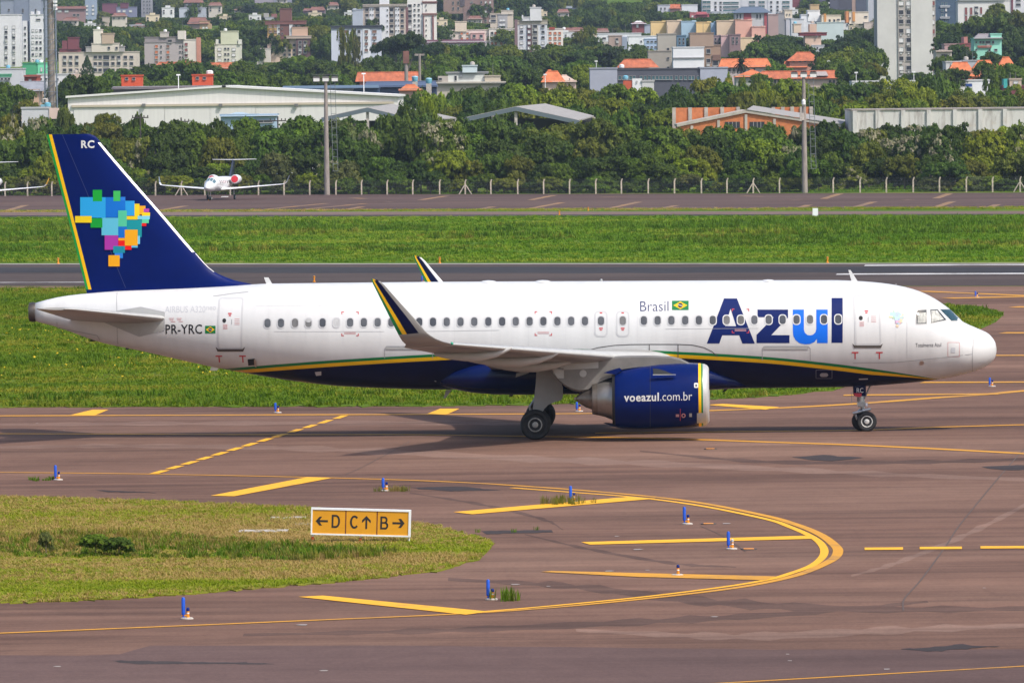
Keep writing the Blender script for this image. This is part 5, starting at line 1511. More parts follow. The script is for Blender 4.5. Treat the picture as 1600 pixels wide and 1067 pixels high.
building('apartment_block', 'brown and ochre stepped apartment block left of the lamp mast', 'building', 2100, [(418,463,58,98,(205,180,165)),(418,434,38.5,60,(205,165,105)),(433,438,38.5,62,W_),(437.5,455,15,62,(118,80,74)),(452,458,38.5,57,W_),(414,478,34,39,(130,85,80)),(463,485,60,92,(105,78,80)),(456,481,44,58.5,(208,172,150)),(447,487,57.5,61,(198,178,165)),(407,424,77,98,(205,196,190)),(401,411,92,102,(206,196,192))],
         [([437.8],[71,78.5],2,2.4,'d'), ([444.5,452.5,459.5], [71,79,86], 3.8, 3.6, 'd'), ([422.5,430.5],[42,50,58],3.6,3.4,'b'), ([441,436],[45,53],2,2.2,'d'), ([469,477],[67,74,81],5,4.5,'d'), ([459,467],[42],3.5,3,'d')])
building('apartment_block', 'white block with dark flat roof and brown shuttered windows', 'building', 1950, [(518,595,45,98,(204,209,222)),(567,578,45,92,(222,224,228)),(517,597,41.5,45.5,(72,76,88))],
         [([540.5], [50], 5, 4, 'b'), ([553.5,561], [50,60,69.5,79], 4.2, 4.4, 'bd'), ([572.5], [50,59.5,69,79], 4.6, 4.2, 'b'), ([585], [50,59.5,69,79], 6.4, 4.2, 'b'), ([572.5,585],[54.8,64.3,74],2,1.8,'d')])
building('water_tower', 'pale blue water tank tower left of the beige high-rise', 'tower', 2180, [(551,566,16,50,(178,186,200)),(551.5,556,13.5,17,(190,196,206))], ())
building('high_rise', 'beige high-rise with a white shaft and rows of balcony windows', 'building', 2200, [(567,641,9,70,(190,174,162)),(577.5,584,12,68,W_),(617.5,624,12,68,W_),(593.5,607.5,-12,68,(222,222,228)),(567,641,8,11,(200,188,176))],
         [([573.2,628.5], [16,24.5,33,41.5,50], 4.4, 4.0, 'd'), ([590,611.8], [16,24.5,33,41.5,50], 5.6, 4.4, 'd'), ([579,582.8,619,623], [15,23.5,32,40,48.5], 1.3, 1.6, 'd'), ([605.3],[16,24.5,33,41.5,50],1.7,2,'d')])
building('high_rise', 'white high-rise with maroon trim and corner balconies', 'building', 2160, [(637,661,-12,74,(224,222,220)),(661,681.5,-10,63,(230,227,222)),(660,682.5,4,6,(150,105,100)),(660,682.5,22.5,24.5,(170,130,120)),(675.5,678,25,63,(130,80,78)),(661.5,663,25,63,(130,80,78)),(634,638,12,62,(120,85,85))],
         [([640.5], [10,18,26,34,42,50], 5, 4.5, 'dw'), ([648,654.5], [8,16,24,32,40,48,56], 2.6, 2.8, 'd'), ([666], [8.5,16.5,32,40,48,56], 1.7, 2, 'd')])
building('row_building', 'low pink and white row with orange shutters, centre left', 'building', 2250, [(681,806,47.5,68,(226,208,202)),(680,698,45,49,(90,82,86)),(697,708,51,62,(190,184,184)),(711,729,35,50,(224,206,188)),(735,757,53,64,(206,160,160)),(764,806,46,84,(230,220,214))],
         [([685,692], [52,60], 3.8, 3.8, 'o'), ([721.5,730.5], [53,61], 3.6, 3.6, 'o'), ([741,752],[57],4,4,'d'), ([769,774.5,783.5,789], [52.5,60.5,68.5,76.5], 3.6, 3.8, 'od'), ([797,803],[55,63,71],3.5,3.6,'r')])
building('maroon_hall', 'long low hall with maroon roof below the pink row', 'building', 2050, [(655,760,66,76,(205,196,200))], (), [(652,758,62.5,68.5,0.02,mat('maroon_roof', (0.12,0.05,0.07), 0.8))])
building('high_rise', 'far brown tower with light window columns, upper centre', 'building', 2700, [(693,724,-14,22,(142,118,110)),(724,771,-14,40,(138,112,108)),(719,726,-14,10,(90,80,88))], [([708,716],[5,14],2.6,4,'d'), ([752,759,766],R(-3,33,6),2.6,3.2,'dw'), ([737],[4,12,19],3.6,1.6,'d')])
building('apartment_block', 'beige block with grey balconies right of the pink row', 'building', 2380, [(766,802,22,48,(205,192,176)),(778,793,24,46,(172,170,172)),(783,802,17.5,23,(215,203,188))], [([771],[26,33],7,3.2,'d'), ([785],[32,39],9,3.4,'w')])
building('apartment_tower', 'white nine-storey tower with beige cap and roof boxes, centre', 'building', 2000, [(806,855,39,92,(206,210,218)),(808,855.5,33,39,(176,168,152)),(824,831,39.5,88,(112,74,78)),(831,841,40,88,(176,172,164)),(815,847,28,33.5,(212,212,214)),(828,846,13,33,(222,222,224)),(815,818,24,30,(222,222,224)),(804,809,31,90,(130,105,108))],
         [([815], [42.5,50,59,67.5,75.5], 4.6, 3.4, 'dw'), ([848.5], [41.5,50.5,59,67.5,75.5], 4.6, 3.4, 'dw'), ([826.8], [41.5,50,59,67.5,75.5], 3.8, 4.2, 'w'), ([836], [42,51,60,68.5], 6, 4.6, 'wd')])
building('row_building', 'narrow white block with orange shutters right of the nine-storey tower', 'building', 2060, [(855,879.5,46,76,(230,220,212)),(858,867,43,47,(160,70,55))], [([859.8,867.5,874.5], [52.5,60.5,68.5], 3.8, 3.6, 'o')])
building('low_house', 'row of pale houses with pinkish roofs on the far slope', 'house', 2350, [(880,916,49,60,(200,188,184)),(934,951,50,58,(196,184,178))], [([884,889],[54],3,3,'d'),([898,906],[54],3,3,'d')], [(879,915,44,50,0.1,M_TILE3),(930,952,45,51,0.1,M_TILE3)])
building('low_house', 'long white flat-roofed house below the wooded hill, right of centre', 'house', 2180, [(933,1002,53,66,(222,224,228)),(951,972,57,76,(172,150,140)),(972,980,58,78,(150,160,178))], [([944],[60.5],5,2.6,'d'),([964],[62],4,3,'d')])
building('apartment_block', 'light blue and white block left of the bare concrete building', 'building', 2120, [(982,1029,57.5,82,(228,230,234)),(1007,1027,62,82,(168,188,216))], [([1012.5,1018.5,1024.5],[65.5,74],3,2.4,'d'),([1002],[65],2,2,'d')])
building('small_house', 'small red gabled house with white trim below the hill', 'house', 2300, [(988,1008,37,54,(140,75,75)),(1007,1021,40,56,(168,176,192))], [([996],[41],3,5,'w')], [(985,1011,33.5,38,0.35,mat('white_roof_trim', (0.6,0.6,0.62), 0.7))])
pst_ = [(1017,1041,35,60,(236,203,145)),(1042,1064.5,33.5,60,(226,200,172)),(1065,1087.5,34.5,78,(168,196,216)),(1088,1111,36,60,(238,202,140)),(1111,1118,36,60,(150,178,205)),(1120,1148,33.5,60,(220,196,168)),(1149,1175,32.5,62,(216,168,150)),(1175,1196,43,66,(214,166,152)),(1157,1180,60,74,(224,200,165)),(1058,1072,57,76,(95,125,150)),(1115,1127,57,80,(150,128,136)),(1127,1140,57,92,(214,176,178)),(1140,1157,55.5,86,(138,112,116))]
for k, q in enumerate(pst_):
    nm = ['ochre','cream','light blue','golden ochre','blue grey sliver','sand','salmon','pale salmon','lower cream','dark blue','mauve grey','pink','dark mauve'][k]
    ww = [([(q[0]+q[1])/2-3, (q[0]+q[1])/2+3],[q[2]+5,q[2]+11],2.6,3.6,'d')] if k in (9,10,12) else []
    building('row_house', '%s flat-roofed block in the row of pastel blocks' % nm, 'building', 2150-4*k, [q, (q[0]+(q[1]-q[0])*0.72, q[1], q[2]-2.2, q[2], q[4])], ww, depth=9)
building('concrete_building', 'bare grey concrete building with small openings beside the white box', 'building', 1720, [(1028,1056.5,54.5,112,(176,170,160)),(1013,1048.5,81,112,(170,162,152))], [([1044],[78],3.4,5,'d'),([1044],[91.5,106],3.4,2.4,'d')])
building('white_box_building', 'windowless white box building with one seam, right of centre', 'building', 1690, [(1052,1100,75,112,(232,233,236)),(1052,1100,91.5,92.2,(180,180,184))], ())
building('brown_building', 'tan and brown building with square windows behind the white box', 'building', 1710, [(1100,1126,72,110,(160,132,112)),(1078,1115,53,73.5,(166,142,124)),(1113,1126,86,95,(120,92,80))], [([1107],[80.5,95.5],6,6,'d'),([1118],[99],8,7,'d')])
building('office_building', 'long grey office with dark upper wall and a strip of windows', 'building', 1380, [(964,1094,108.5,140,(84,86,96)),(922,964.5,108,140,(168,172,186)),(1094,1137,107,140,(172,177,192))], [(R(968.5,991,5)+R(1002,1021,4)+R(1026.5,1049,5)+R(1057,1078,4)+R(1083,1091,2), [122], 4.0, 5.4, 't')], depth=16)
building('small_house', 'small white and brick house in front of the long grey office', 'house', 1290, [(974,988,126.5,138,(196,90,60)),(988,1003,123,138,(228,228,230)),(1003,1022,128,138,(205,204,204))], [([995],[128],2,3,'w')], depth=5)
building('tiled_house', 'red tile roofed house behind the left end of the long office', 'house', 1600, [(970,1014,105.5,113,(198,150,130))], (), [(963,1030,93,106.5,0.18,M_TILE)])
building('tiled_house', 'wide bright orange tiled house behind the palm tree', 'house', 1560, [(1128,1206,105,118,(205,190,185)),(1140,1200,105,117,(196,180,178))], [([1140,1147,1155,1163,1178],[110],3.4,5,'d')], [(1122,1206,92.3,106,0.07,M_TILE2)])
building('tiled_house', 'orange pyramid-roofed house right of the palm tree', 'house', 1430, [(1150,1200,120,134,(178,182,165))], [([1160,1185],[124],3,2.6,'d')], [(1146,1206,109.5,121,0.45,M_TILE2)])
building('tiled_house', 'peach gabled house with orange roof left of the long office', 'house', 1330, [(848,900,128,145,(214,188,172))], [([890],[124],2,2,'d')], [(845,884,112,129,0.3,M_TILE2),(862,902,118,128.5,0.4,mat('peach_gable', (0.52,0.40,0.33), 0.8))])
building('tiled_house', 'small orange roof peeping between the trees, centre', 'house', 1420, [(850,868,121,130,(205,150,120))], (), [(846,872,110,122,0.4,M_TILE2)])
hb = [(1097,1158,-16,22,(214,214,220)),(1158,1200,-16,18,(206,206,214)),(1200,1238,-16,26,(212,213,220)),(1112,1146,19,26,(200,204,214))]
bw = [([1104],[4,11,17.5],12,3.4,'t'),([1118,1126],[5,11.5,17],3,3,'d'),([1142],[5,11.5,17],24,2.8,'t'),([1175,1190],[4,10.5],9,3.2,'t'),([1215,1205],[4,11,17],3,3,'d'),([1228],[4,11,17],11,3.2,'t')]
building('high_rise', 'wide white high-rise with teal balcony bands, upper right of centre', 'building', 2600, hb, bw)
building('large_house', 'blue grey hip-roofed house with red side walls below the wide high-rise', 'house', 2380, [(1148,1200,20,33,(196,192,196)),(1162,1174,21,33,(165,75,80)),(1194,1200,21,32,(165,75,80))], [([1152,1157,1183,1188],[26],2.4,6,'d')], [(1143,1206,11,21,0.25,mat('blue_slate_roof', (0.09,0.12,0.17), 0.7))])
building('small_house', 'pink red house with gable below the wooded hill', 'house', 2420, [(1079,1108,23,31,(176,85,92)),(1078,1088,21,32,(190,110,115))], [([1082],[26],3,3,'w')], [(1086,1106,19.5,23.5,0.1,mat('pink_roof', (0.33,0.08,0.09), 0.8))])
building('small_house', 'white houses with an orange roof on the far slope', 'house', 2550, [(1028,1047,9,22,(196,198,208)),(1047,1066,13.5,22,(190,150,140)),(1065,1090,8.5,20,(216,218,224))], [([1033,1039],[14],2,3,'d')], [(1046,1064,7.5,14,0.05,M_TILE)])
building('apartment_block', 'cream and grey stepped building left of the bright white house', 'building', 2200, [(1215,1228,22,46,(150,150,154)),(1226,1238,17,32,(222,208,188)),(1228,1240,30,48,(190,190,196)),(1200,1216,24,48,(176,150,145))], [([1229.5,1234],[23],1.6,1.6,'d')])
building('white_house', 'bright white stepped house on the slope, right of centre', 'house', 2170, [(1252,1282,24,42,(222,224,228)),(1262,1281,17.5,34,(240,240,240)),(1266,1280,8.5,16,(196,170,130)),(1236,1256,31,44,(214,216,220))], [([1263],[24],1.6,3,'d')])
building('cream_house', 'cream house with arched windows and an orange pillar', 'house', 2160, [(1284,1314,25,44,(228,214,192)),(1287.5,1291,22,37,(212,150,85)),(1276,1318,36,50,(196,210,210))], [([1296.5,1303.5],[33],2.6,4,'d'),([1310],[31],4,1.4,'d')])
building('cream_house', 'cream flat-roofed house with two orange pillars beside the grey tower', 'house', 2165, [(1327,1357,20,38,(226,214,196)),(1322,1326,18,36,(206,140,90)),(1332,1336,19,34,(212,150,85)),(1350,1366,36,46,(200,186,176))], [([1353],[26.5],4,1.4,'d'),([1328.5],[29],1.6,3,'d')])
building('peach_house', 'peach stepped house with maroon roof strip among the trees', 'house', 2050, [(1258,1283,52,80,(214,184,164)),(1265,1276,38,53,(212,180,160)),(1240,1252,39,52,(222,200,180)),(1249,1292,52.5,56.5,(125,55,60)),(1268,1288,72,84,(205,205,210))], [([1276],[57.5],1.8,2.4,'d'),([1277],[75.5],2,3,'d')])
building('high_rise', 'dark grey far tower group at the top edge, right of centre', 'building', 2800, [(1280,1290,-16,14,(82,80,96)),(1297,1312,-16,18,(84,84,98)),(1311,1331,-16,16,(78,76,88)),(1331,1337,-16,19,(168,140,130)),(1337,1357,-16,24,(80,84,100)),(1237,1250,-16,16,(118,62,66)),(1250,1282,-16,10,(66,70,92))], [([1295.5],[5,12],2,2.4,'w')])
building('high_rise', 'pale grey slab left of the big tower, at the top edge', 'building', 2500, [(1356.5,1367,-16,30,(184,186,194))], ())
building('tiled_house', 'red tile roofed house in the trees above the long red roof', 'house', 1720, [(1234,1280,95,104,(190,140,120))], [([1240,1250,1258],[96.5],4,1.6,'d')], [(1229,1284,82,96,0.3,M_TILE),(1223,1262,97,106,0.1,M_TILE2)])
building('tiled_house', 'long red tiled terrace with dormers behind the right lamp mast', 'house', 1480, [(1196,1312,123,138,(200,180,165)),(1244,1258,121,138,(208,190,170))], [([1211,1217,1223,1229,1297,1303],[128.5],3.0,5,'d')], [(1188,1316,111,124,0.02,M_TILE),(1274,1294,111.5,119,0.1,mat('dormer_roof', (0.35,0.30,0.28), 0.7))])
ty = [5.5+14.42*k for k in range(-2, 9)]
building('apartment_tower', 'tall pale grey apartment tower with two window columns, right side', 'building', 1800, [(1371.5,1461,-40,140,(178,170,164)),(1371.5,1403,-40,140,(206,204,200)),(1424,1456.5,-40,140,(208,206,202)),(1403.2,1403.9,-40,138,(150,145,140))],
         [([1408], ty, 7.2, 6.4, 'dw'), ([1419.8], ty, 7.2, 6.4, 'dw'), ([1408,1419.8], [t+6 for t in ty[1::2]], 2.4, 2.6, 'w'), ([1458.8], R(-9,123,10), 3.4, 6.5, 'rw')], depth=16)
building('boundary_building', 'long low white building in front of the tall grey tower', 'building', 1330, [(1332,1549,126.5,156,(232,233,234))], (), depth=10)
building('water_tank_block', 'small block carrying a blue water tank on the white building', 'tank', 1322, [(1510,1519,131,136,(40,75,140)),(1509,1520,136,140,(205,205,205))], (), depth=3)
building('apartment_tower', 'dark blue grey tower with white balconies right of the big tower', 'building', 2300, [(1461,1494,-16,48,(72,92,112)),(1494,1497.5,-16,46,(112,132,165)),(1469,1484,10.5,12.3,(220,222,226)),(1469,1484,28,29.8,(220,222,226))], [([1472.5,1478.5],[-4,6.5,16,24,33],2.6,4.2,'wt')])
building('apartment_block', 'white block with maroon shutters at the top right corner', 'building', 2280, [(1497,1580,2,42,(222,220,216)),(1580,1640,-6,32,(216,216,220)),(1580,1583,-6,24,(120,65,75)),(1498,1570,-5,2.5,(150,152,150))], [([1509.5,1517.5],[18,31],3.4,11,'r'),([1525.5],[12.5,21.5],5.6,2.8,'d'),([1533,1563],[17],3,10,'r'),([1591],[0.5,8],7,3.4,'d')])
building('mint_house', 'mint green three-storey house with sloping roof, right side', 'house', 1600, [(1522,1549,61,98,(150,212,190)),(1548,1565,54.5,98,(160,226,205)),(1528,1549,73.5,75.5,(190,120,105))], [([1532,1536.5],[66.5],2.6,3.6,'d'),([1544],[66.5],8,3.6,'d'),([1551.5],[66.5],3,4,'d'),([1525.5],[66.5,78.5],1.8,2.4,'d'),([1546],[79],2.6,3.4,'d'),([1556],[78.5],4.4,3,'d')], [(1521,1567,53.5,61,0.18,mat('mint_house_roof', (0.26,0.23,0.24), 0.8))])
building('pink_house', 'pink house with chimney left of the mint green house', 'house', 1640, [(1476,1523,70,80,(185,150,150)),(1506,1512,58,71,(186,125,118)),(1510,1522,74,90,(200,140,138)),(1500,1522,69.5,74,(150,85,82))], [([1518],[78],3,4,'d')])
building('small_house', 'small cream house with a wide dark window beside the big tower', 'house', 1560, [(1463,1487,81,98,(208,196,182))], [([1475.5],[87.5],9,4.6,'d')], [(1462,1488,77.5,81.5,0.3,mat('flat_roof_brown', (0.2,0.15,0.13), 0.8))])
building('tiled_house', 'big bright orange tiled roofs below the mint green house', 'house', 1400, [(1476,1586,112,134,(205,150,120))], (), [(1474,1532,98,126,0.30,M_TILE2),(1512,1568,95,120,0.32,M_TILE2),(1556,1592,90,112,0.35,M_TILE2)])
building('small_shed', 'sheet-roofed shed with pale skylights above the orange roofs', 'shed', 1460, [(1478,1516,97.5,104,(206,204,205)),(1505,1530,96,106,(180,182,188))], [([1487,1494,1500],[100.5],3.4,3,'w')])
building('kiosk', 'small teal and maroon kiosk at the right edge above the bushes', 'kiosk', 1260, [(1567,1640,135.5,146,(125,65,72)),(1568,1574,123.5,138,(70,170,170)),(1577,1596,125,136,(200,180,165))], [([1587],[129],6,4,'w')], depth=5)
# the far hillside
far = [('far_house', 'far red-roofed terrace on the left hillside above the cream block', 2900, [(88,132,14,36,(150,120,122))], [([93,104],[18],6,3,'w'),([116,122],[24],4,3,'d')], [(86,134,10.5,15,0.02,M_TILE3)]),
 ('far_tower', 'far pale blue grey tower on the left hillside', 2950, [(133,150,-6,32,(150,164,186)),(137,147,-12,-4,(160,172,190))], [([136,145.5],[10,16,22],3,3,'w')], []),
 ('far_house', 'far row of red and blue houses on the left hillside', 3000, [(160,182,7,22,(120,72,92)),(182,213,12,28,(128,130,158)),(188,200,6,14,(110,62,80))], [([186,194,204],[18],4,2.6,'w')], []),
 ('far_tower', 'far beige slab tower on the left hillside', 3050, [(221,237,-12,30,(150,150,160))], [([225,230,234],R(-3,20,5),1.6,2.4,'d')], []),
 ('far_house', 'far white mansion with brown roof on the ridge', 2900, [(288,316,4,14,(150,142,148)),(282,322,13,30,(178,182,196)),(280,300,14,30,(190,196,208))], [([292,300,308],[8],3,2.4,'w'),([306,312],[18],4,4,'d')], [(286,318,-3,5,0.12,M_TILE3)]),
 ('far_house', 'far house with dull red hip roof and ochre wall', 2650, [(294,318,36,46,(140,120,120)),(312,330,34,52,(180,150,120))], [([318,323],[44],3,3,'w')], [(292,326,28,38,0.15,M_TILE3)]),
 ('far_house', 'far white gabled house left of the grey and cream block', 2600, [(202,224,40,48,(196,202,212))], [], [(206,226,37,42,0.3,M_TILE3)]),
 ('far_house', 'far pale house group above the cream block', 2700, [(151,166,36,44,(180,168,160)),(160,170,28,44,(186,172,160))], [], []),
 ('far_house', 'far pale house row at the top edge left of centre', 3100, [(398,428,-8,9,(160,150,165)),(428,456,-8,6,(150,148,170))], [], []),
 ('far_house', 'far red roofs on the slope left of the white block', 2800, [(474,508,17,24,(150,130,140))], [], [(473,490,14,18,0.1,M_TILE3),(484,508,11.5,17,0.1,M_TILE3)]),
 ('far_house', 'far brown building on the hilltop, right of centre', 3050, [(934,954,-8,4,(120,125,150)),(954,992,-10,9,(186,150,130))], [], []),
 ('far_house', 'far white roof sheds on the wooded hill', 2900, [(884,894,11,14,(190,196,210)),(878,900,14,18,(100,105,130))], [], []),
 ('far_house', 'far small pale houses above the stepped brown block', 2750, [(412,419,21,28,(170,165,160)),(424,432,22,28,(140,90,85)),(414,428,28,34,(176,176,184))], [], [])]
for nm, lab, d, bx_, wi, ro in far:
    building(nm, lab, 'house' if nm == 'far_house' else 'tower', d, bx_, wi, ro, depth=8)

fr_ = random.Random(21)
spots = [(884,62,26,'w'),(902,58,20,'t'),(922,66,22,'c'),(948,70,18,'t'),(968,66,20,'w'),(1000,50,22,'t'),(1196,46,18,'c'),(1206,58,22,'w'),(1222,52,16,'p'),(1246,46,18,'w'),(1292,50,20,'c'),(1304,56,24,'p'),(1318,44,18,'w'),(1338,50,22,'c'),(1300,66,20,'t'),(1214,30,16,'c'),(1240,26,14,'w'),(1262,62,16,'p'),
         (110,40,22,'t'),(140,46,16,'w'),(186,34,22,'t'),(238,36,20,'c'),(262,24,18,'w'),(336,20,20,'t'),(352,36,18,'c'),(378,24,24,'t'),(398,36,18,'w'),(440,8,16,'t'),(492,30,20,'c'),(520,18,18,'t'),(546,28,16,'w'),(690,44,18,'c'),(742,40,22,'t'),(846,30,18,'c'),(880,30,18,'t'),(1500,54,20,'c'),(1450,40,16,'w')]
for px, yb, w, k in spots:
    d = float(np.interp(yb, [5, 30, 70], [3100, 2700, 2200]))+fr_.uniform(-60, 60)
    h = fr_.uniform(7, 12)
    rgb = {'w': (224,224,226), 't': (205,196,186), 'c': (224,206,180), 'p': (216,180,168)}[k]
    nx = max(2, int(w/7))
    where = 'on the left hillside' if px < 400 else 'left of centre on the hill' if px < 700 else 'on the central slope' if px < 1010 else 'left of the tall tower' if px < 1372 else 'right of the tall tower'
    nb = 'above the cream block' if px < 225 else 'above the grey and cream block' if px < 335 else 'above the stepped brown block' if px < 480 else 'near the white block' if px < 600 else 'near the pink row' if px < 800 else 'near the nine-storey tower' if px < 930 else 'near the pastel blocks' if px < 1215 else 'near the bright white house' if px < 1372 else 'behind the pink house'
    size = 'wide' if w > 20 else 'small' if w < 18 else 'mid-sized'
    col_ = {'w': 'white', 't': 'tan tile-roofed', 'c': 'cream', 'p': 'peach'}[k]
    building('slope_house', '%s %s house %s, %s' % (size, col_, where, nb), 'house', d, [(px-w/2, px+w/2, yb-h, yb, rgb)] + ([(px-w/5, px+w/6, yb-h-4, yb-h, rgb)] if k != 't' else []),
             [(R(px-w/2+3, px+w/2-3, nx), [yb-h*.62] + ([yb-h*.28] if h > 9 else []), 2.4, 2.2, 'd')], [(px-w/2-1, px+w/2+1, yb-h-5, yb-h+.3, .15, M_TILE3)] if k == 't' else [], depth=7)
# hangar
def solid(name, pts, dn, m, parent, c, zb):
    """slab from world-space corner points thickened downwards"""
    v = [(p.x-c.x, p.y-c.y, p.z-zb) for p in pts]
    n = len(v)
    mb = MB(); mb.add(v+[(x, y, z-dn) for x, y, z in v], [tuple(range(n)), tuple(range(n, 2*n))[::-1]]+[(i, n+i, n+(i+1) % n, (i+1) % n) for i in range(n)])
    return mb.obj(name, m, parent)
M_HANG = mat('hangar_white_sheet', (0.66,0.64,0.625), 0.7, var=0.06, scale=0.5, stretch=(6,1,.3))
M_HANG2 = mat('hangar_door_white', (0.61,0.595,0.58), 0.7, var=0.05, scale=0.4, stretch=(6,1,.3))
dH = 1075
c = D(360, 190, dH)
t = empty('hangar', (c.x, c.y, 0)); tag(t, 'very large white sheet-metal hangar with low gable behind the trees', 'hangar')
HL = lambda px, py: (D(px, py, dH).x-c.x, D(px, py, dH).z)
P = [HL(106,154), HL(350,137.2), HL(622,152)]
P = [(P[0][0], 0)]+P+[(P[2][0], 0)]
MB().prism(P, 0, 55).obj('wall', M_HANG, t)
rf = MB()
for a_, b2 in ((P[1], P[2]), (P[2], P[3])):
    rf.add([(a_[0]-.3,-.5,a_[1]+.05),(b2[0]+.3,-.5,b2[1]+.05),(b2[0]+.3,55.4,b2[1]+.05),(a_[0]-.3,55.4,a_[1]+.05),(a_[0]-.3,-.5,a_[1]+.35),(b2[0]+.3,-.5,b2[1]+.35),(b2[0]+.3,55.4,b2[1]+.35),(a_[0]-.3,55.4,a_[1]+.35)], [(0,1,2,3),(4,5,6,7),(0,1,5,4),(2,3,7,6),(0,3,7,4),(1,2,6,5)])
rf.obj('roof', mat('hangar_roof_white', (0.66,0.65,0.64), 0.6), t)
x0, z_ = HL(115, 168); x1, _ = HL(612, 168)
MB().box(x0-0.3, x1+0.3, -0.35, -0.003, z_-0.02, z_+0.32).obj('door_track', mat('track_beige', (0.46,0.40,0.31), 0.7), t)
nd_ = 7
for k in range(nd_):
    a_ = x0+(x1-x0)*k/nd_; b2 = x0+(x1-x0)*(k+1)/nd_
    MB().box(a_+0.03, b2-0.03, -0.14 if k % 2 else -0.12, -0.003, 0, z_-0.05).obj('sliding_door', M_HANG2, t)
for px in (225, 345, 463):
    x, z = HL(px, 165); MB().box(x-.25, x+.25, -.7, -.36, z-.2, z+.25).obj('wall_lamp', M_LAMPG, t)
for px, py in ((279, 118.5), (568.5, 116.5)):
    b = D(px, 140, dH+30)
    s = empty('street_lamp', (b.x, b.y, 0)); tag(s, 'thin white lamp pole rising behind the hangar roof, %s' % ('left' if px < 400 else 'right of the lamp mast'), 'lamp', 'thin lamp poles')
    zt = D(px, py, dH+30).z
    MB().tube((0,0,0), (0,0,zt), .10, .06, 8).obj('pole', M_SIGNF, s)
    MB().box(-.3, .3, -.15, .15, zt, zt+.2).obj('lamp_head', M_SIGNF, s)
for px, py, d in ((852,118,1300),(932,97,1450),(1338,115,1300),(1295,97,1500),(1428,114,1290)):
    b = D(px, 140, d); zt = D(px, py, d).z
    s = empty('street_lamp', (b.x, b.y, 0)); tag(s, {852:'thin lamp pole by the peach gabled house',932:'thin lamp pole above the long office',1338:'thin lamp pole left of the big tower',1295:'thin lamp pole above the long red terrace',1428:'thin lamp pole in front of the big tower'}[px], 'lamp', 'thin lamp poles')
    MB().tube((0,0,0), (0,0,zt), .10, .06, 8).obj('pole', M_SIGNF, s)
    MB().box(-.3, .3, -.15, .15, zt, zt+.25).obj('lamp_head', M_SIGNF, s)

# open sheds with pale sheet roofs
M_SHEET = mat('pale_sheet_roof', (0.29,0.275,0.26), 0.75, var=0.12, scale=0.5, stretch=(3,1,1))
M_SHEETE = mat('roof_edge_blue', (0.10,0.13,0.15), 0.6)
def open_shed(label, A_, B_, B2, A2, E_, E2, d0, d1):
    pts = {k: D(px, py, dd) for k, (px, py, dd) in dict(A=(*A_, d0), B=(*B_, d0), B2=(*B2, d1), A2=(*A2, d1), E=(*E_, d0), E2=(*E2, d1)).items()}
    c = pts['B']
    t = empty('open_shed', (c.x, c.y, 0)); tag(t, label, 'shed', 'open sheds in the trees')
    for nm, q in (('roof', ('A','B','B2','A2')), ('roof', ('B','E','E2','B2'))):
        r = solid(nm, [pts[k] for k in q], 0.16, M_SHEET, t, c, 0)
    for a_, b2 in (('A','B'),('B','E')):
        p, q = pts[a_], pts[b2]
        mb = MB(); n = Vector((0,-0.12,0))
        mb.add([(p.x-c.x, p.y-c.y-.02, p.z-.06),(q.x-c.x, q.y-c.y-.02, q.z-.06),(q.x-c.x, q.y-c.y-.02, q.z-.62),(p.x-c.x, p.y-c.y-.02, p.z-.62),(p.x-c.x, p.y-c.y-.14, p.z-.06),(q.x-c.x, q.y-c.y-.14, q.z-.06),(q.x-c.x, q.y-c.y-.14, q.z-.62),(p.x-c.x, p.y-c.y-.14, p.z-.62)], [(4,5,6,7),(0,1,5,4),(3,2,6,7),(1,2,6,5),(0,3,7,4)])
        mb.obj('fascia', M_SHEETE, t)
    for k in ('A','B','E','A2','E2'):
        p = pts[k]; MB().box(p.x-c.x-.2, p.x-c.x+.2, p.y-c.y+.3, p.y-c.y+.7, 0, p.z-.2).obj('column', M_CONC, t)
    p, q = pts['A2'], pts['E2']
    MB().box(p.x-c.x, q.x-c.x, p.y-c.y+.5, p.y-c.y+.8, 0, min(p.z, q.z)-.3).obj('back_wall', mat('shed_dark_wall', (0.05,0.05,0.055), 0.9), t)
open_shed('open shed with pale sheet roof and dark gable, right of the left lamp mast', (502,184), (574,168), (612,162.5), (545,176), (655,188), (713,184), 985, 1015)
open_shed('open shed with pale sheet roof standing in the trees, centre', (722,184.5), (806,166.5), (852,162), (770,177), (905,188), (928,181), 985, 1012)
# light blue store
building('blue_store', 'light blue corrugated store with a low gable before the hangar', 'shed', 1000, [(345,432,181,215,(168,192,212))], [([412],[190],26,2.0,'d')], [(343,402,175.5,182.5,0.42,mat('store_roof_blue', (0.36,0.46,0.54), 0.6)),(400,434,177.5,181.5,0.1,mat('store_roof_white', (0.62,0.64,0.66), 0.6))], depth=8, keep=False)
building('graffiti_wall', 'white wall with pink end and blue scrawls, far left below the mast', 'wall', 1100, [(34,78,170,192,(206,206,210)),(77,92,169,186,(222,196,186))], (), depth=1.2, keep=False)
building('water_tank_block', 'light blue water tank beside the lattice mast foot', 'tank', 1102, [(63.5,73,163.5,170,(130,180,195))], (), depth=2)
building('blue_hall', 'long low hall with dark blue roof behind the lamp mast', 'shed', 1350, [(440,592,139,160,(60,82,112)),(505,552,141,143.2,(170,172,176))], (), [(440,592,133,139.5,0.01,mat('blue_sheet_roof', (0.10,0.15,0.21), 0.6)),], depth=9)
building('blue_hall', 'navy sloping roof hall in front of the orange tiled roof', 'shed', 1400, [(570,682,136,160,(60,72,98))], (), [(568,684,127.5,137,0.03,mat('navy_sheet_roof', (0.07,0.10,0.17), 0.6))], depth=9)
building('tiled_house', 'wide worn orange tiled roof behind the two concrete posts', 'house', 1500, [(562,652,127,135,(196,120,95))], (), [(555,657,113,128,0.03,M_TILE)])
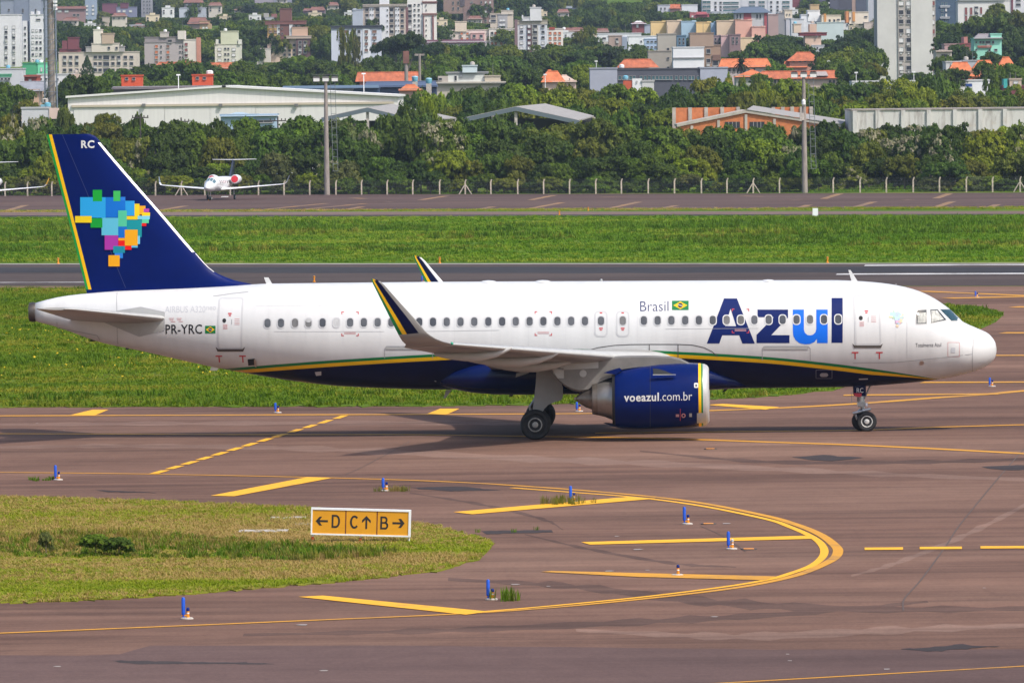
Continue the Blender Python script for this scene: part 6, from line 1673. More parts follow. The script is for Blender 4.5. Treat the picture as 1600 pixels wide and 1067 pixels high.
building('tiled_house', 'small rounded orange roof in front of the navy hall', 'house', 1300, [(624,658,141,160,(200,160,140))], (), [(622,660,133,142,0.3,M_TILE2)])
building('flat_house', 'flat-roofed white house with a round water tank on top, centre', 'house', 1450, [(683,782,127,160,(196,186,170)),(700,757,116,130,(214,216,210)),(697,763,114,116.5,(170,172,172)),(684,700,119,130,(185,176,166)),(757,782,120,130,(205,192,172)),(680,790,129.5,132,(220,212,198)),(722,746,104,114,(206,220,224))], [([712],[122.5],3,7,'d'),([720.5],[118.5],3,3,'w'),([688],[124],5,3,'d')], depth=8)
for px0, px1, yt, lab in ((631.5,638.5,88,'concrete post with a reddish box top, left of the pair in the trees'), (653.5,658.5,84.5,'concrete post with a cross arm, right of the pair in the trees')):
    d = 1470; b = D((px0+px1)/2, 130, d); zt = D(px0, yt, d).z; w = (px1-px0)/CAM_F*d/2
    t = empty('tall_post', (b.x, b.y, 0)); tag(t, lab, 'post', 'tall concrete posts')
    MB().lathe_z([(w,0),(w*.8,zt)], 0, 0, 10).obj('shaft', M_POLE, t)
    if px0 < 640: MB().box(-.6, .6, -.5, .5, zt-1.5, zt+1).obj('box_top', M_TILE3, t)
    else: MB().box(-1, 1, -.15, .15, zt-.4, zt).obj('cross_arm', M_POLE, t)
for px, py, lab in ((648.5,124,'light blue water tank beside the orange tiled roof'), (670,127,'light blue water tank right of the two posts')):
    p = D(px, py+4, 1380); o = empty('water_tank', (p.x, p.y, p.z)); tag(o, lab, 'tank', 'light blue water tanks')
    MB().lathe_z([(.45,0),(.58,.25),(.6,.9)], 0, 0, 14).obj('body', mat('tank_blue', (0.16,0.42,0.55), 0.5), o, smooth=30)
    MB().lathe_z([(.62,.9),(.55,1.02),(.1,1.1)], 0, 0, 14).obj('lid', mat('tank_lid', (0.3,0.5,0.6), 0.5), o, smooth=30)
    MB().box(-.5, .5, -.5, .5, -p.z, 0).obj('stand', M_CONC, o)

# orange brick workshop
dO = 985; c = D(1185, 200, dO)
t = empty('brick_workshop', (c.x, c.y, 0)); tag(t, 'orange brick workshop with pale concrete frame and sloping grey roof', 'building')
OL = lambda px, py: (D(px, py, dO).x-c.x, D(px, py, dO).z)
M_OBRICK = mat('orange_brick', (0.52,0.17,0.06), 0.9, var=0.18, scale=1.2)
P = [OL(1060,197), OL(1165,175), OL(1312,198)]
P = [(P[0][0],0)]+P+[(P[2][0],0)]
MB().prism(P, 0, 16).obj('wall', M_OBRICK, t)
for q in ([(1058,198.5),(1058,194.5),(1165,172),(1165,176.5)], [(1165,176.5),(1165,172),(1314,195),(1314,199)]):
    MB().prism([OL(*p) for p in q], -0.3, 16.2).obj('roof_edge', mat('workshop_concrete', (0.40,0.36,0.31), 0.9, var=0.15, scale=1), t)
rf_ = [OL(1166,171.6), OL(1314,194.6)]
MB().add([(rf_[0][0],-.4,rf_[0][1]+.02),(rf_[1][0],-.4,rf_[1][1]+.02),(rf_[1][0]+1.5,16,rf_[1][1]+.5),(rf_[0][0]+1.5,16,rf_[0][1]+.5)], [(0,1,2,3)]).obj('roof', M_SHEET, t)
for px in (1081, 1122.5, 1165.5, 1210):
    x, z = OL(px, 176 if px > 1100 else 190)
    zt = np.interp(x, [p[0] for p in P[1:4]], [p[1] for p in P[1:4]])-0.35
    MB().box(x-.18, x+.18, -.2, -.003, 0, zt).obj('pillar', mat('workshop_concrete', (0.4,0.36,0.31), 0.9), t)
for px in (1144.5, 1183):
    (xa, za), (xb, zb_) = OL(px-11.5, 200.5), OL(px+11.5, 190.5)
    w = MB().box(xa, xb, -.1, -.004, za, zb_).obj('window', M_PANE_D, t)
    for k in range(1, 4): MB().box(xa+(xb-xa)*k/4-.03, xa+(xb-xa)*k/4+.03, -.15, -.1, za, zb_).obj('mullion', M_WFRAME, w)
for x0, x1, yt, yb in ((1058,1160,172,190),(1216,1276,171.5,187)):
    (xa, za), (xb, zb_) = OL(x0, yb), OL(x1, yt)
    MB().box(xa, xb, 18, 19, 0, zb_+.3).obj('rear_wall', M_OBRICK, t)
    for k in range(5): MB().box(xa+(xb-xa)*k/4-.25, xa+(xb-xa)*k/4+.25, 17.8, 18, 0, zb_+.35).obj('rear_pillar', mat('workshop_concrete', (0.4,0.36,0.31), 0.9), t)
# stained white warehouse wall
dW = 975; c = D(1480, 200, dW)
t = empty('warehouse', (c.x, c.y, 0)); tag(t, 'stained white warehouse wall with vertical ribs on the right', 'building')
WL = lambda px, py: (D(px, py, dW).x-c.x, D(px, py, dW).z)
m, nt, b = nodes('stained_white_wall')
tc = nt.nodes.new('ShaderNodeTexCoord')
n1 = noise(nt, tc.outputs['Object'], 0.9, (1.6, 1, 0.22), 8, 0.7, 0.5)
n2 = noise(nt, tc.outputs['Object'], 0.35, (1, 1, 1), 4, 0.6)
cc = mixc(nt, ramp(nt, n1, [(0.50, (0,0,0)), (0.68, (0.75,)*3)]), (0.54,0.525,0.505), (0.25,0.215,0.19))
cc = mixc(nt, ramp(nt, n2, [(0.62, (0,0,0)), (0.75, (0.5,)*3)]), cc, (0.42,0.30,0.20))
nt.links.new(cc, b.inputs['Base Color']); b.inputs['Roughness'].default_value = 0.9
(xa, _), (xb, zt) = WL(1331, 200), WL(1660, 169.5)
MB().box(xa, xb, 0, 20, 0, zt).obj('wall', m, t)
MB().box(xa-.1, xb, -.15, 20, zt, zt+.18).obj('coping', mat('old_coping', (0.30,0.26,0.24), 0.9, var=0.3, scale=1), t)
for px in (1335.5,1371,1411,1451,1492,1531.5,1570,1610,1650):
    x, _ = WL(px, 170)
    MB().box(x-.28, x+.28, -.3, -.004, 0, zt-.02).obj('rib', m, t)
# ------------------------------------------------------------------ trees
def leaf_mat(name, trans=0.36):
    m, nt, b = nodes(name)
    at = nt.nodes.new('ShaderNodeAttribute'); at.attribute_name = 'tint'
    oi = nt.nodes.new('ShaderNodeObjectInfo')
    sc = ramp(nt, at.outputs['Fac'], [(0.0, (0.55,0.58,0.50)), (0.5, (1,1,1)), (0.86, (1.45,1.36,1.25)), (1.0, (1.7,1.55,1.4))])
    col = mixc(nt, 1.0, oi.outputs['Color'], sc, 'MULTIPLY')
    at2 = nt.nodes.new('ShaderNodeAttribute'); at2.attribute_name = 'pale'
    col = mixc(nt, at2.outputs['Fac'], col, (0.36,0.32,0.22))
    nt.links.new(col, b.inputs['Base Color'])
    b.inputs['Roughness'].default_value = 0.6
    b.inputs['Specular IOR Level'].default_value = 0.2
    tr = nt.nodes.new('ShaderNodeBsdfTranslucent')
    nt.links.new(mixc(nt, 1.0, col, (1.0,1.15,0.45), 'MULTIPLY'), tr.inputs[0])
    mx = nt.nodes.new('ShaderNodeMixShader'); mx.inputs[0].default_value = trans
    nt.links.new(b.outputs[0], mx.inputs[1]); nt.links.new(tr.outputs[0], mx.inputs[2])
    nt.links.new(mx.outputs[0], nt.nodes['Material Output'].inputs[0])
    return m
M_LEAF = leaf_mat('foliage')
def stuff_leaf(name, stops):
    m = M_LEAF.copy(); m.name = name
    nt = m.node_tree
    oi = [n for n in nt.nodes if n.type == 'OBJECT_INFO'][0]
    tgt = [l.to_socket for l in nt.links if l.from_node == oi]
    c = ramp(nt, oi.outputs['Random'], stops)
    for q in tgt: nt.links.new(c, q)
    return m
M_BARK = mat('bark', (0.12,0.095,0.075), 0.95, var=0.35, scale=3, stretch=(2,2,.5))

def crown_mesh(name, seed, kind, nclump=120, nleaf=54, ls=0.052, pale=0.0):
    """crown of leaf-sized faces inside a unit radius, height 0..1; kinds: round, loose, flat, column, bush, cone"""
    r = np.random.default_rng(seed)
    C = []; CR = []
    if kind == 'cone':
        for i in range(nclump):
            h = r.uniform(0, 1)**0.8
            a = r.uniform(0, 2*np.pi); rad = (1-h)*0.95*np.sqrt(r.uniform(0.35, 1))+0.03
            C.append((rad*np.cos(a), rad*np.sin(a), h*0.97)); CR.append(0.10)
    else:
        nl = {'round': 8, 'loose': 9, 'flat': 9, 'column': 7, 'bush': 9}[kind]
        lobes = []
        for i in range(nl):
            a = 2*np.pi*(i+r.uniform(-.3,.3))/nl*1.0 + r.uniform(0, 1)
            q = r.uniform(0.25, 0.68)
            if kind == 'column': z = 0.12+0.76*i/(nl-1); q *= 0.45*(1-abs(z-.45)); R0 = r.uniform(.30,.48)
            elif kind == 'flat': z = r.uniform(.55,.8); R0 = r.uniform(.28,.42); q = r.uniform(.2,.75)
            elif kind == 'bush': z = r.uniform(.15,.75); q *= (1.15-z*0.8); R0 = r.uniform(.30,.45)
            else: z = r.uniform(.25,.76); q *= (1.2-z*.7); R0 = r.uniform(.28,.46)
            lobes.append((q*np.cos(a), q*np.sin(a), z, R0))
        if kind != 'column': lobes.append((r.uniform(-.15,.15), r.uniform(-.15,.15), 0.68, 0.40))
        for i in range(nclump):
            x, y, z, R0 = lobes[i % len(lobes)]
            v = r.normal(size=3); v /= np.linalg.norm(v)
            if v[2] < -0.35: v[2] *= -1
            k = R0*(1.0 if r.uniform() < .72 else r.uniform(.2, .85))*r.uniform(.85, 1.12)
            zz = z+v[2]*k*(0.62 if kind != 'flat' else 0.4)
            if zz < 0.01 and kind != 'bush': zz = abs(zz)
            C.append((x+v[0]*k, y+v[1]*k, max(zz, 0.0))); CR.append(r.uniform(.10, .19) if kind != 'loose' else r.uniform(.07,.15))
    C = np.array(C); CR = np.array(CR)
    C[:, :2] *= 0.95/np.percentile(np.hypot(C[:,0], C[:,1]), 96)
    C[:, 2] = np.clip(C[:, 2]/np.percentile(C[:, 2], 98), 0, 1.05)*0.94
    n = len(C)*nleaf
    ci = np.repeat(np.arange(len(C)), nleaf)
    v = r.normal(size=(n, 3)); v /= np.linalg.norm(v, axis=1)[:, None]
    low = v[:, 2] < -0.3
    v[low, 2] *= -1
    rad = CR[ci]*r.uniform(.55, 1.1, n)
    P = C[ci]+v*rad[:, None]*np.array([1, 1, 0.75])
    out = P-np.array([0, 0, 0.4]); out /= np.linalg.norm(out, axis=1)[:, None]+1e-6
    N = v*0.75+out*0.35+np.array([0, 0, 0.45])+r.normal(size=(n, 3))*0.45
    N /= np.linalg.norm(N, axis=1)[:, None]
    T = np.cross(N, r.normal(size=(n, 3))); T /= np.linalg.norm(T, axis=1)[:, None]
    B = np.cross(N, T)
    s = ls*r.uniform(.6, 1.35, n)[:, None]
    Z = np.array([1, 1, 1.0])
    V = np.stack([P-T*s, P-B*s*0.62, P+T*s, P+B*s*0.62], 1).reshape(-1, 3)*Z
    me = bpy.data.meshes.new(name)
    me.vertices.add(4*n); me.vertices.foreach_set('co', V.ravel())
    me.loops.add(4*n); me.loops.foreach_set('vertex_index', np.arange(4*n, dtype=np.int32))
    me.polygons.add(n); me.polygons.foreach_set('loop_start', np.arange(0, 4*n, 4, dtype=np.int32))
    me.update()
    tint = np.clip((0.5+r.normal(0, .20, len(C)))[ci]+r.normal(0, .12, n), 0, 1)
    a = me.attributes.new('tint', 'FLOAT', 'FACE'); a.data.foreach_set('value', tint.astype(np.float32))
    pl = ((r.uniform(size=len(C)) < pale)[ci] & (r.uniform(size=n) < 0.75) & (v[:, 2] > -0.1)).astype(np.float32)*r.uniform(.5, 1, n).astype(np.float32)
    a = me.attributes.new('pale', 'FLOAT', 'FACE'); a.data.foreach_set('value', pl.astype(np.float32))
    me.materials.append(M_LEAF)
    return me

def trunk_mesh(seed, forks=4):
    r = random.Random(seed)
    mb = MB()
    mb.tube((0,0,-0.05), (r.uniform(-.03,.03), r.uniform(-.03,.03), 0.45), 0.055, 0.04, 7, cap=False)
    for i in range(forks):
        a = 2*math.pi*i/forks+r.uniform(-.4,.4); q = r.uniform(.2,.5)
        p = (q*.5*math.cos(a), q*.5*math.sin(a), r.uniform(.58,.66))
        mb.tube((0,0,0.42), p, 0.035, 0.022, 6, cap=False)
        mb.tube(p, (q*math.cos(a), q*math.sin(a), r.uniform(.78,.92)), 0.022, 0.010, 5, cap=False)
    return mb.mesh('trunk', M_BARK, recalc=False)

CROWNS = {}
for kind, seeds, kw in (('round', (1,2,3,4), dict(nclump=180)), ('loose', (5,6), dict(nclump=130, nleaf=36)), ('flat', (7,8), dict(nclump=150)), ('column', (9,10), dict(nclump=120, ls=0.045)), ('bush', (11,12,13,14), dict(nclump=190)), ('cone', (15,), dict(nclump=130, ls=.05)), ('pale', (16,17), dict(nclump=180, pale=0.35))):
    CROWNS[kind] = [crown_mesh('crown', s, 'bush' if kind == 'pale' else kind, **kw) for s in seeds]
TRUNKS = [trunk_mesh(s) for s in (1, 2, 3)]
TONES = {'dark': (0.048,0.084,0.008), 'mid': (0.078,0.128,0.009), 'olive': (0.122,0.138,0.013), 'bright': (0.150,0.195,0.009), 'grey': (0.100,0.116,0.032), 'deep': (0.032,0.060,0.011), 'lime': (0.18,0.23,0.010)}
tr = random.Random(77)
LAND = [(-50,'at the left edge'),(90,'by the lattice mast'),(180,'left of the parked jet'),(360,'behind the parked jet'),(510,'beside the left lamp mast'),(620,'below the first open shed'),(740,'between the two open sheds'),(850,'below the second open shed'),(1000,'left of the orange workshop'),(1150,'in front of the orange workshop'),(1257,'beside the right lamp mast'),(1400,'in front of the stained white wall'),(1560,'below the right end of the white wall')]
def near(px): return min(LAND, key=lambda q: abs(q[0]-px))[1]
WORD = {'dark': 'dark green', 'mid': 'mid green', 'olive': 'olive green', 'bright': 'bright green', 'grey': 'greyish green', 'deep': 'very dark green', 'lime': 'yellow green'}
NT = [0]
def tree(kind, px, ytop, wpx, d, tone, label=None, group='trees', trunk=0.22, zbase=None, name=None):
    p = D(px, ytop, d)
    zb = float(terrain(p.x, p.y)) if zbase is None else zbase
    H = p.z-zb
    if H < 1.2: return None
    Rr = wpx/CAM_F*d/2
    c = TONES[tone]; j = tr.uniform(.82, 1.2); h_ = tr.uniform(-.12,.12)
    col = (c[0]*j*(1+h_), c[1]*j, c[2]*j*(1-h_*.5), 1)
    bush = kind in ('bush', 'pale')
    t = empty(name or ('bush' if bush else 'tree'), (p.x, p.y, zb), tr.uniform(0, 6.28))
    tag(t, label, 'bush' if bush else 'tree', group)
    tf = 0.0 if bush else trunk
    Hc = H*(1-tf)
    if not bush and kind not in ('column', 'cone'):
        Hc = min(Hc, Rr*1.75)
    cr = link('crown', tr.choice(CROWNS[kind]), t, (0, 0, H-Hc))
    cr.scale = (Rr, Rr, Hc)
    cr.color = col
    if H*0.02 > 0:
        tk = link('trunk', tr.choice(TRUNKS), t)
        tk.scale = (max(Rr*.9, 1), max(Rr*.9, 1), H*(0.95))
    NT[0] += 1
    return t
def blocked(px, ytop, wpx, d, slack=4):
    q = [yb for x0, x1, yb, db in KEEP if db > d and x0-wpx*.45 < px < x1+wpx*.45 and ytop < yb-slack]
    return max(q) if q else None

prof = lambda tab: (lambda x: float(np.interp(x, [q[0] for q in tab], [q[1] for q in tab])))
front = prof([(-60,205),(0,203),(40,196),(90,194),(140,200),(170,194),(215,200),(300,198),(390,194),(440,190),(500,188),(560,192),(600,180),(680,176),(720,186),(760,190),(800,196),(860,198),(930,194),(1000,198),(1060,196),(1150,197),(1220,196),(1300,198),(1370,196),(1430,199),(1500,197),(1560,199),(1640,196)])
# three rows along the fence
for row, (d0, d1, f0, f1, wp, step) in enumerate(((3.5, 5.5, 0.14, 0.27, 40, 24), (6, 13, 0.36, 0.62, 58, 34), (17, 32, 0.66, 0.88, 74, 38), (38, 60, 0.88, 1.05, 84, 36))):
    px = -50.0
    while px < 1660:
        x = px+tr.uniform(-10, 10)
        d = tr.uniform(d0, d1)+(9 if 1270 < x < 1450 else 0)+CAM_D+fence_y(G(x, 303).x)
        yb = 302-(x-800)*0.0045
        f = tr.uniform(f0, f1)
        yt = yb-(yb-front(x))*f
        kind = tr.choices(['round','bush','loose','pale'], [4, 4, 1.2, 0.9])[0] if row > 1 else 'bush' if row == 0 else tr.choices(['bush','pale','round'], [6,.4,1])[0]
        if 1350 < x < 1470 and row > 1: kind = tr.choice(['pale','pale','bush'])
        if x < 60 and row == 3: kind = 'pale'
        tone = tr.choices(['dark','mid','olive','bright','grey'], [4,3.4,2,.9,1])[0]
        if 1060 < x < 1130 and row == 1: tone = 'lime'
        if x > 1500 and row: tone = tr.choice(['bright','mid','olive'])
        rowt = ('knee-high at fence', 'low beside fence', 'mid-height in thicket', 'tall in thicket')[row]
        sort = {'round':'leafy tree','bush':'dense bush','loose':'sparse tree','pale':'pale-flowering bush'}[kind]
        if not (row == 0 and 1285 < x < 1450):
            tree(kind, x, yt, wp*tr.uniform(.8, 1.35), d, tone, '%s %s %s, %s' % (WORD[tone], sort, near(x), rowt), 'thicket along the perimeter fence', trunk=0.12)
        px += step*tr.uniform(.8, 1.2)
# the brighter wood behind the sheds
second = prof([(560,166),(640,158),(700,152),(760,143),(830,136),(900,138),(960,139),(1000,148),(1060,141),(1100,132),(1200,130),(1260,137),(1330,134),(1400,128),(1450,128),(1500,142),(1560,142),(1640,134)])
for row, (d0, d1, add, step, wp) in enumerate(((1035, 1050, 32, 44, 72), (1075, 1110, 15, 42, 72), (1150, 1220, -2, 36, 70))):
    px = 610.0 if row < 2 else 640.0
    while px < 1650:
        x = px+tr.uniform(-10, 10)
        d = tr.uniform(d0, d1)
        yt = second(x)+add+tr.uniform(-4, 6)
        tone = tr.choices(['mid','olive','bright','dark'], [4,2.5,3,1.4])[0]
        kind = tr.choices(['round','bush','loose'], [5,3,1])[0]
        w = wp*tr.uniform(.8, 1.3)
        if not (row == 0 and 1040 < x < 1320):
            tree(kind, x, yt, w, d, tone, '%s %s %s, %s of rear wood' % (WORD[tone], 'leafy tree' if kind != 'loose' else 'sparse tree', near(x), ('low', 'middle', 'top')[row]), 'wood behind the sheds', trunk=0.15)
        px += step*tr.uniform(.85, 1.2)
tree('bush', 668, 158, 46, 985, 'lime', 'yellow green bush rising beside the ridge of the first open shed', 'single trees')
tree('round', 165, 180, 44, 985, 'olive', 'small loose tree standing out against the white hangar door', 'single trees')
tree('bush', 215, 186, 40, 975, 'mid', 'mid green bush against the white hangar door', 'single trees')
for px, yt, w, d, k, tone, lab in ((20,132,70,1200,'flat','mid','spreading tree at the left edge below the peach house'), (50,160,60,1110,'round','olive','olive tree before the scrawled wall at the left edge'), (-20,150,70,1150,'round','mid','round tree cut by the left edge below the town'),
        (118,122,96,1230,'round','dark','wide dark tree right of the lattice mast'), (150,126,70,1240,'round','mid','rounded tree behind the left end of the hangar'),
        (136,88,26,1880,'cone','deep','dark conical evergreen in front of the cream block'), (1152,88,30,1500,'column','olive','x'),
        (100,176,50,1060,'bush','olive','olive bush at the foot of the hangar corner'), (60,188,60,990,'pale','mid','pale-flowering bush below the scrawled wall'), (20,186,60,1000,'pale','olive','pale-flowering bush at the left edge')):
    if lab != 'x': tree(k, px, yt, w, d, tone, lab, 'single trees')
# mid distance crowns
mid = [(178,112,70,1560,'round','mid'),(225,106,80,1580,'round','dark'),(275,101,90,1560,'flat','mid'),(322,104,80,1570,'round','dark'),(385,100,70,1600,'round','mid'),(215,122,60,1400,'round','mid'),(258,124,70,1380,'flat','mid'),(350,116,70,1400,'round','mid'),(395,118,70,1420,'round','mid'),(440,100,80,1640,'round','dark'),(470,92,86,1700,'round','mid'),(510,98,80,1650,'round','dark'),(550,104,76,1640,'round','mid'),(596,92,70,1700,'round','dark'),(452,118,70,1480,'round','mid'),(490,120,60,1480,'round','dark'),(535,118,60,1500,'round','mid'),
       (535,47,20,1800,'column','olive'),(548,50,20,1800,'column','olive'),(556,62,18,1790,'column','grey'),(618,58,62,1750,'flat','deep'),(636,53,60,1740,'flat','deep'),(668,70,56,1720,'flat','deep'),(690,72,60,1760,'round','olive'),(730,72,62,1750,'round','mid'),(760,70,50,1740,'flat','deep'),(785,74,60,1730,'round','olive'),(700,90,70,1640,'round','mid'),(745,92,72,1630,'round','mid'),(790,92,80,1640,'round','mid'),(810,112,70,1500,'round','dark'),(770,110,60,1490,'round','mid'),(690,104,50,1520,'round','mid'),(665,110,40,1520,'round','mid'),
       (830,82,70,1780,'round','dark'),(870,74,80,1800,'round','mid'),(905,82,70,1760,'round','dark'),(945,76,76,1780,'round','deep'),(985,84,60,1760,'round','dark'),(860,100,80,1560,'round','dark'),(905,100,74,1540,'round','mid'),(945,104,70,1540,'loose','dark'),(895,106,60,1420,'round','mid'),(915,104,50,1400,'round','bright'),(820,110,50,1420,'round','dark'),(918,44,34,2000,'column','olive'),(908,52,36,1990,'loose','olive'),(926,60,34,1980,'column','dark'),
       (998,72,34,1950,'round','dark'),(1195,58,50,1900,'loose','deep'),(1215,66,60,1880,'round','dark'),(1240,70,60,1860,'round','dark'),(1180,70,50,1800,'round','mid'),(1210,76,70,1750,'round','dark'),(1250,80,50,1800,'round','mid'),(1148,82,30,1820,'round','mid'),(1320,58,40,1950,'loose','deep'),(1345,52,50,1930,'round','deep'),(1310,70,70,1800,'round','deep'),(1350,66,60,1800,'round','dark'),(1295,82,60,1640,'round','dark'),(1320,79,90,1560,'flat','olive'),(1355,86,60,1550,'round','mid'),(1340,104,70,1400,'round','mid'),(1365,100,40,1480,'round','olive'),(1300,96,60,1500,'flat','mid'),(1195,96,50,1600,'round','mid'),(1215,104,50,1540,'round','mid'),
       (1470,36,44,1950,'round','mid'),(1500,40,46,1930,'round','dark'),(1530,30,60,1920,'round','mid'),(1558,9,46,2000,'round','olive'),(1570,26,70,1900,'round','mid'),(1600,20,60,1880,'loose','olive'),(1590,44,70,1850,'round','dark'),(1480,58,50,1750,'round','dark'),(1500,56,60,1720,'round','deep'),(1580,60,70,1700,'round','deep'),(1610,66,60,1660,'round','deep'),(1495,72,34,1600,'round','dark'),(1510,82,30,1560,'round','deep'),(1470,90,40,1540,'round','mid'),(1478,110,46,1330,'round','dark'),(1500,112,36,1330,'round','deep'),(1545,100,60,1360,'round','dark'),(1580,104,60,1340,'round','mid'),(1610,92,60,1380,'round','dark'),(1560,118,50,1300,'bush','mid'),(1555,84,44,1560,'round','dark'),
       (1140,124,24,1330,'bush','lime'),(1160,126,20,1330,'bush','bright'),(1190,118,40,1330,'round','mid'),(1438,126,30,1300,'bush','mid'),(1415,127,36,1290,'bush','mid')]
for k, (px, yt, w, d, kd, tone) in enumerate(mid):
    b_ = blocked(px, yt, w*0.7, d)
    shape = {'round':'round-crowned tree','flat':'flat-topped tree','column':'tall slender tree','loose':'sparse tall tree','bush':'bushy tree'}[kd]
    bl = min(KEEP, key=lambda q: abs((q[0]+q[1])/2-px)+abs(q[2]-yt)*.4)
    place = 'left of the long grey office' if px < 920 and px > 800 else 'near the cream blocks' if px < 400 else 'left of centre above the halls' if px < 620 else 'near the pink row and flat-roofed house' if px < 800 else 'near the pastel blocks' if px < 1225 else 'left of the tall grey tower' if px < 1372 else 'right of the tall grey tower'
    lvl = 'high on the slope' if yt < 60 else 'halfway up the slope' if yt < 95 else 'low on the slope'
    tree(kd, px, yt, w*1.05, d, tone, '%s %s %s, %s' % (WORD[tone], shape, place, lvl), 'trees among the houses of the town', trunk=0.18 if kd != 'column' else 0.08)

# palm in front of the orange roofs
p = D(1158, 84, 1470); zb = float(terrain(p.x, p.y)); H = p.z-zb
t = empty('palm_tree', (p.x, p.y, zb)); tag(t, 'tall palm tree with drooping fronds in front of the orange roof', 'palm', 'trees among the houses of the town')
MB().lathe_z([(.30,0),(.22,H*.5),(.2,H*.86)], 0, 0, 8).obj('trunk', M_BARK, t)
fr = MB(); rr = random.Random(5)
for i in range(34):
    a = rr.uniform(0, 6.28); e = rr.uniform(-1.0, 1.15); L_ = rr.uniform(2.2, 3.2)
    pr = Vector((0, 0, H*.86)); dirv = Vector((math.cos(a)*math.cos(e), math.sin(a)*math.cos(e), math.sin(e)))
    sd = Vector((-math.sin(a), math.cos(a), 0))
    for k in range(5):
        nx = pr+dirv*L_/5; w0, w1 = .38*(1-k/5.5), .38*(1-(k+1)/5.5)
        fr.add([pr-sd*w0, pr+sd*w0, nx+sd*w1, nx-sd*w1], [(0,1,2,3)])
        pr = nx; dirv = (dirv+Vector((0,0,-.28))).normalized()
fo = fr.obj('fronds', M_LEAF, t, recalc=False); fo.color = (0.045,0.055,0.02,1)

# power poles in the thicket
for px, py in ((219,178),(283,184),(434,183),(543,190)):
    p = D(px, py, 965); t = empty('power_pole', (p.x, p.y, 0)); tag(t, 'dark power pole with cross arm in the thicket, %s' % near(px), 'power pole', 'power poles')
    MB().tube((0,0,0), (0,0,p.z), .12, .09, 6).obj('pole', mat('dark_wood', (0.06,0.05,0.045), 0.9), t)
    MB().box(-1.1, 1.1, -.06, .06, p.z-.6, p.z-.45).obj('cross_arm', mat('dark_wood', (0.06,0.05,0.045), 0.9), t)
    for x in (-1, -.4, .5, 1): MB().box(x-.07, x+.07, -.07, .07, p.z-.45, p.z-.2).obj('insulator', mat('dark_wood', (0.06,0.05,0.045), 0.9), t)

# ------------------------------------------------------------------ scattered stuff (geometry nodes instances)
def scatter(name, pts, scl, rot, sources, label, cat=None, idx=None):
    """sources: objects of an unlinked collection; one point per instance"""
    col = bpy.data.collections.new(name+'_kinds')
    for s in sources: col.objects.link(s)
    me = bpy.data.meshes.new(name)
    n = len(pts)
    me.vertices.add(n); me.vertices.foreach_set('co', np.asarray(pts, np.float32).ravel())
    a = me.attributes.new('scl', 'FLOAT_VECTOR', 'POINT'); a.data.foreach_set('vector', np.asarray(scl, np.float32).ravel())
    a = me.attributes.new('rot', 'FLOAT_VECTOR', 'POINT'); a.data.foreach_set('vector', np.asarray(rot, np.float32).ravel())
    if idx is None: idx = np.random.default_rng(n).integers(0, len(sources), n)
    a = me.attributes.new('idx', 'INT', 'POINT'); a.data.foreach_set('value', np.asarray(idx, np.int32))
    o = link(name, me)
    ng = bpy.data.node_groups.new(name, 'GeometryNodeTree')
    ng.interface.new_socket('Geometry', in_out='INPUT', socket_type='NodeSocketGeometry')
    ng.interface.new_socket('Geometry', in_out='OUTPUT', socket_type='NodeSocketGeometry')
    N = ng.nodes; Lk = ng.links
    gi, go = N.new('NodeGroupInput'), N.new('NodeGroupOutput')
    m2p = N.new('GeometryNodeMeshToPoints')
    iop = N.new('GeometryNodeInstanceOnPoints')
    ci = N.new('GeometryNodeCollectionInfo'); ci.inputs['Collection'].default_value = col
    ci.inputs['Separate Children'].default_value = True; ci.inputs['Reset Children'].default_value = True
    def att(nm, ty):
        q = N.new('GeometryNodeInputNamedAttribute'); q.data_type = ty; q.inputs['Name'].default_value = nm
        return q.outputs['Attribute']
    e2r = N.new('FunctionNodeEulerToRotation')
    Lk.new(att('rot', 'FLOAT_VECTOR'), e2r.inputs[0])
    Lk.new(gi.outputs[0], m2p.inputs['Mesh']); Lk.new(m2p.outputs[0], iop.inputs['Points'])
    Lk.new(ci.outputs[0], iop.inputs['Instance']); iop.inputs['Pick Instance'].default_value = True
    Lk.new(att('idx', 'INT'), iop.inputs['Instance Index'])
    Lk.new(e2r.outputs[0], iop.inputs['Rotation']); Lk.new(att('scl', 'FLOAT_VECTOR'), iop.inputs['Scale'])
    Lk.new(iop.outputs[0], go.inputs[0])
    md = o.modifiers.new('scatter', 'NODES'); md.node_group = ng
    tag(o, label, cat, kind='stuff')
    return o

